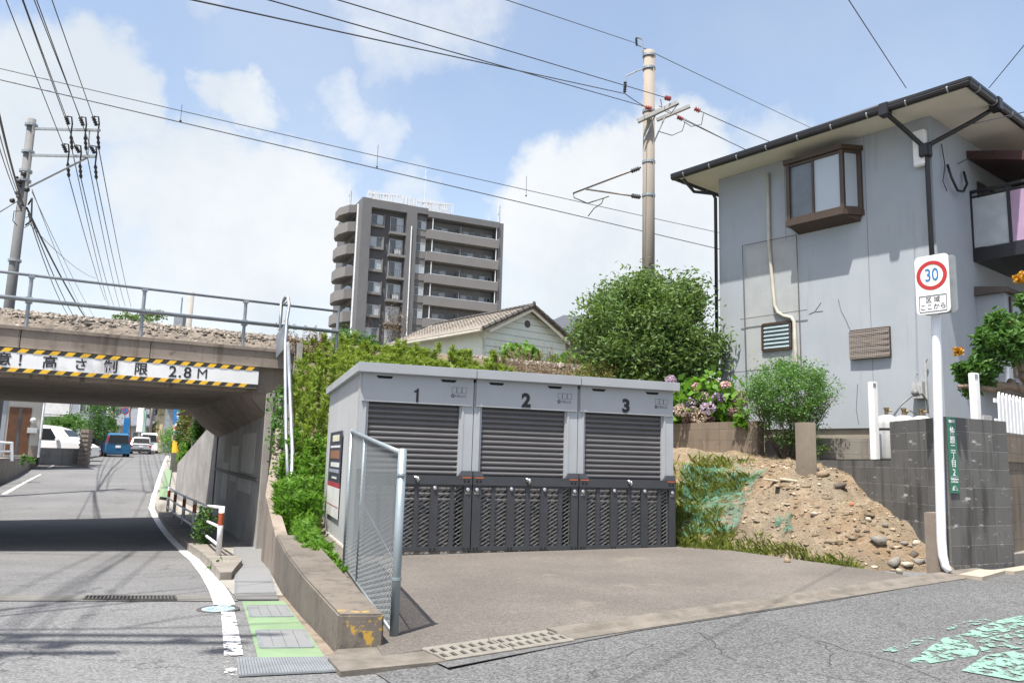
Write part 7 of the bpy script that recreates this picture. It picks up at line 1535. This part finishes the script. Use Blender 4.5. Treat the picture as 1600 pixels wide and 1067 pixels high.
# ---- wires carried by the mast
def W(label, px0, Y0, px1, Y1, sag=.0, r=.011, mat=None, g='wires of the railway mast'):
    a, b = Py(*px0, Y0), Py(*px1, Y1)
    if px0[1] < 0: a = a+(a-b)*1.3
    if px1[0] >= 1230: b = b+(b-a)*.8
    return wire(label, a, b, sag if px0[1] >= 0 else 0., r, mat, g)
W('high earth wire from the mast top to upper left', (760, -10), 13.2, (994, 68), 21.7, .05, .010, M_WIREG); W('high earth wire from the mast top to lower right', (994, 70), 21.7, (1300, 214), 37, .05, .012, M_WIREG)
W('upper feeder wire left of the mast', (500, -8), 11.5, (1040, 153), 21.3, .06, .011); W('second feeder wire left of the mast', (390, -8), 10.2, (1008, 167), 21.5, .10, .011); W('lowest feeder wire left of the mast', (262, -8), 8.8, (977, 147), 21.4, .10, .012)
W('short drooping lead from hanging insulator to the feeder', (977, 147), 21.4, (1010, 168), 21.5, .02, .012)
W('upper feeder wire right of the mast', (1094, 174), 21.4, (1300, 262), 36, .05, .013); W('lower feeder wire right of the mast', (1067, 187), 21.8, (1300, 296), 37, .05, .013); W('thin third feeder wire right of the mast', (1030, 166), 21.4, (1230, 266), 34, .03, .010)
# ---- contact wires of the railway
def rl_pt(t, wv, z): return Vector(Wp(t, wv, z))
def onrail(px, py, wv):                   # sight line meets the vertical plane over the track
    d = ray(px, py); p0 = Vector(P0)+AP*wv; t = (p0-CAM).dot(AP)/d.dot(AP); return CAM+d*t
cw0, cw1 = onrail(0, 125, 3.6), onrail(1122, 389, 3.6); k0, k1 = onrail(0, 103, 3.6), onrail(1122, 359, 3.6)
dcw = (cw1-cw0).normalized(); cwE = cw1+(cw1-cw0)*.45; cwS = cw0-(cw1-cw0)*.25
wire('lower contact wire over the railway track', cwS, cwE, 0, .013, M_WIREG, 'railway contact wires', 20); wire('upper catenary wire over the railway track', k0-(k1-k0)*.25, k1+(k1-k0)*.45, .12, .010, M_WIREG, 'railway contact wires', 24)
for px, py0, py1, lab in ((282, 163, 189, 'left'), (589, 226, 261, 'middle'), (822, 275, 306, 'right')):
    b = onrail(px, py1, 3.6); a = Vector((b.x, b.y, onrail(px, py0, 3.6).z)); m = MB(); m.tube([a, b], .006, 4); m.ball(tuple(b), (.028, .028, .025), 8, 5) ; tag(m.build('dropper', M_WIREG, world=True), {'left': 'thin dropper left between the two contact wires', 'middle': 'thin dropper above the apartment roof between contact wires', 'right': 'thin dropper left of the bracket between contact wires'}[lab], 'wire dropper')
# ---- grey utility pole on the left
lx, ly = -16.5, 25.7; lp_ = thing('utility_pole', 'grey concrete utility pole with two cross arms and black insulators at left', 'utility pole', (lx, ly, .5)); m = MB(); m.tube([(lx, ly, .3), (lx, ly, 12.13)], [.185, .13], 16); m.build('shaft', M_POLEG, lp_, world=True, smooth=True)
aL, aR = Vector((lx, ly, 11.8)), Py(156, 204, 25.2); bL, bR = Vector((lx, ly, 10.86)), Py(150, 245, 25.2)
m = MB(); m.bar(aL, aR, .075, .075); m.bar(bL, bR, .075, .075); m.build('cross_arm', M_GALV, lp_, world=True, fix=True)
m = MB(); m.tube([Py(46, 292, 25.6), Py(136, 247, 25.3)], .035, 8); m.tube([Py(137, 246, 25.3), Py(140, 205, 25.3)], .02, 6); m.build('arm_brace', M_GALV, lp_, world=True)
m = MB()
for py in (196, 238, 268, 283, 408): z = Py(40, py, ly).z; MB().lathe([(.20, z-.04), (.20, z+.04)], (lx, ly, 0), 14).build('band', M_GALV, lp_, world=True)
m = MB(); random.seed(5)
for k in range(9): z = Py(40, 275+k*6, ly).z; m.ball((lx+random.uniform(-.2, .25), ly-.2, z), (random.uniform(.05, .10),)*3, 7, 5)
m.tube([Py(44, 320, 25.4), Py(50, 310, 25.3), Py(49, 345, 25.3), Py(40, 352, 25.4)], .03, 6); m.tube([Py(35, 330, 25.4), Py(22, 330, 25.3), Py(20, 345, 25.3), Py(27, 353, 25.4)], .015, 5); m.tube([Py(40, 340, 25.4), Py(47, 338, 25.3), Py(45, 352, 25.3), Py(38, 356, 25.4)], .012, 5); m.build('cable_fittings', M_WIRE, lp_, world=True)
INS = [(103, 182, 110, 198), (125, 183, 133, 200), (145, 182, 154, 200), (98, 225, 107, 242), (117, 227, 127, 242), (141, 228, 151, 243)]
for i, (x0, y0, x1, y1) in enumerate(INS):
    insul(Py(x0, y0, 24.9), Py(x1-3, y1-3, 25.1), M_WIRE, 'insulator', .075, 4, lp_); MB().tube([Py(x0+2, y0, 24.9), Py(x0+9, y0+1, 25.0), Py(x0+10, y0+12, 25.1), Py(x0+8, y0+28, 25.4), Py(x0+10, y0+48, 25.6)], .025, 6).build('jumper', M_WIRE, lp_, world=True, smooth=True); insul(Py(x0+8, y0+30, 25.5), Py(x0+9.5, y0+52, 25.8), M_WIRE, 'strain_clamp', .06, 3, lp_)
near = [(35, -6), (52, -6), (80, -6), (8, -6), (33.5, -6), (56, -6)]; farp = [(170, 478), (187, 480), (205, 480), (165, 470), (178, 478), (196, 479)]
order = ['uppermost left', 'uppermost middle', 'uppermost right', 'lower left', 'lower middle', 'lower right']
npx = Vector((-6.4, 1.6, 0))
for i, (x0, y0, x1, y1) in enumerate(INS):
    s_ = Py(x0, y0, 24.9); q_ = Py(*near[i], 17.0); e_ = s_+(q_-s_)*((24.9-1.6)/(24.9-17.0)); s0 = .05
    wire('black power line running overhead from the '+order[i]+' insulator', e_, s_, .04, .013, M_WIRE, 'near power lines of the left pole')
    wire('black power line running away from the '+order[i]+' insulator', Py(x0+9.5, y0+52, 25.8), Py(*farp[i], 78), .25, .017, M_WIRE, 'far power lines of the left pole')
for a, Y0, b, Y1, r, s, lab in (((-6, 160), 16, (37, 322), 25.5, .028, .1, 'thick black cable rising from the left edge to the pole'), ((-6, 190), 15, (34, 318), 25.5, .012, .1, 'thin cable below the thick one at the left edge'), ((-6, 215), 15, (35, 325), 25.5, .012, .1, 'lowest thin cable rising from the left edge'), ((-6, 335), 18, (30, 313), 25.5, .014, 0, 'grey stay wire from the left edge to the pole'), ((42, 325), 25.6, (140, 505), 52, .035, .25, 'thick black cable falling away right of the pole'), ((44, 330), 25.6, (122, 505), 55, .02, .3, 'thin cable falling away just left of the thick one'), ((44, 335), 25.6, (112, 500), 55, .018, .4, 'second thin cable falling away from the pole'), ((50, 300), 25.6, (150, 500), 70, .012, .2, 'faint wire fanning down from the pole'), ((50, 296), 25.6, (135, 495), 70, .012, .3, 'second faint wire fanning down from the pole'), ((46, 350), 25.6, (150, 435), 60, .012, .3, 'faint sagging wire crossing toward the far poles')):
    wire(lab, Py(*a, Y0), Py(*b, Y1), s, r, M_WIRE if r > .013 else M_WIREG, 'service cables of the left pole')
# ---- wires to the grey house
wire('thin wire dropping to the house gutter from above', Py(1322, -8, 9)+(Py(1322, -8, 9)-Py(1416, 138, 13.0))*2, Py(1416, 138, 13.0), .02, .007, M_WIREG, 'thin wires of the grey house'); wire('thin wire rising from the house roof corner to the right', Py(1545, 138, 12.2), Py(1640, 20, 9)+(Py(1640, 20, 9)-Py(1545, 138, 12.2))*2, .02, .007, M_WIREG, 'thin wires of the grey house'); wire('thin service wire entering under the eave of the house', Py(1505, 197, 12.8), Py(1640, 163, 9.5)+(Py(1640, 163, 9.5)-Py(1505, 197, 12.8))*2, .03, .008, M_WIREG, 'thin wires of the grey house')
# ---- a pole with its lines behind the viewer's left, whose shadow falls over the road
t = thing('utility_pole', 'utility pole with transformer standing beside the near left roadside', 'utility pole', tuple(npx)); bp = npx.copy(); sh = Vector((-sdir.x/sdir.z, -sdir.y/sdir.z, 0))
m = MB(); m.tube([bp, bp+Vector((0, 0, 11.5))], [.2, .15], 14); m.build('shaft', M_POLEG, t, world=True)
m = MB()
for z, x in ((11.0, 1.6), (10.2, 1.6), (9.0, 1.2)): m.bar(bp+Vector((-.4, 0, z)), bp+Vector((x+1.2, .4, z)), .09, .09)
m.build('cross_arm', M_GALV, t, world=True, fix=True)
for x, z in ((.9, 7.6), (1.7, 7.6)): MB().lathe([(.28, z), (.3, z+.05), (.3, z+.75), (.2, z+.9)], bp+Vector((x, .3, 0)), 14).build('transformer', M_POLEG, t, world=True)
for i in range(6): MB().ball(tuple(bp+Vector((.2+i*.5, .1, 10.35 if i % 2 else 11.15))), (.10, .10, .16), 8, 6).build('insulator', M_INSU, t, world=True)

tree('shadow_tree', 'tall airy unseen tree added left of the viewer to shade the near road', 'tree', (-8.8, -1.6, 0), 4.5, .14, (-6.6, .6, 9.6), (2.2, 1.8, 1.7), 2600, 60, .17, .09, LM_MID, (.22, .22, .18), 4, shell=.3)  # out of view, added to throw leafy shadow on the near road
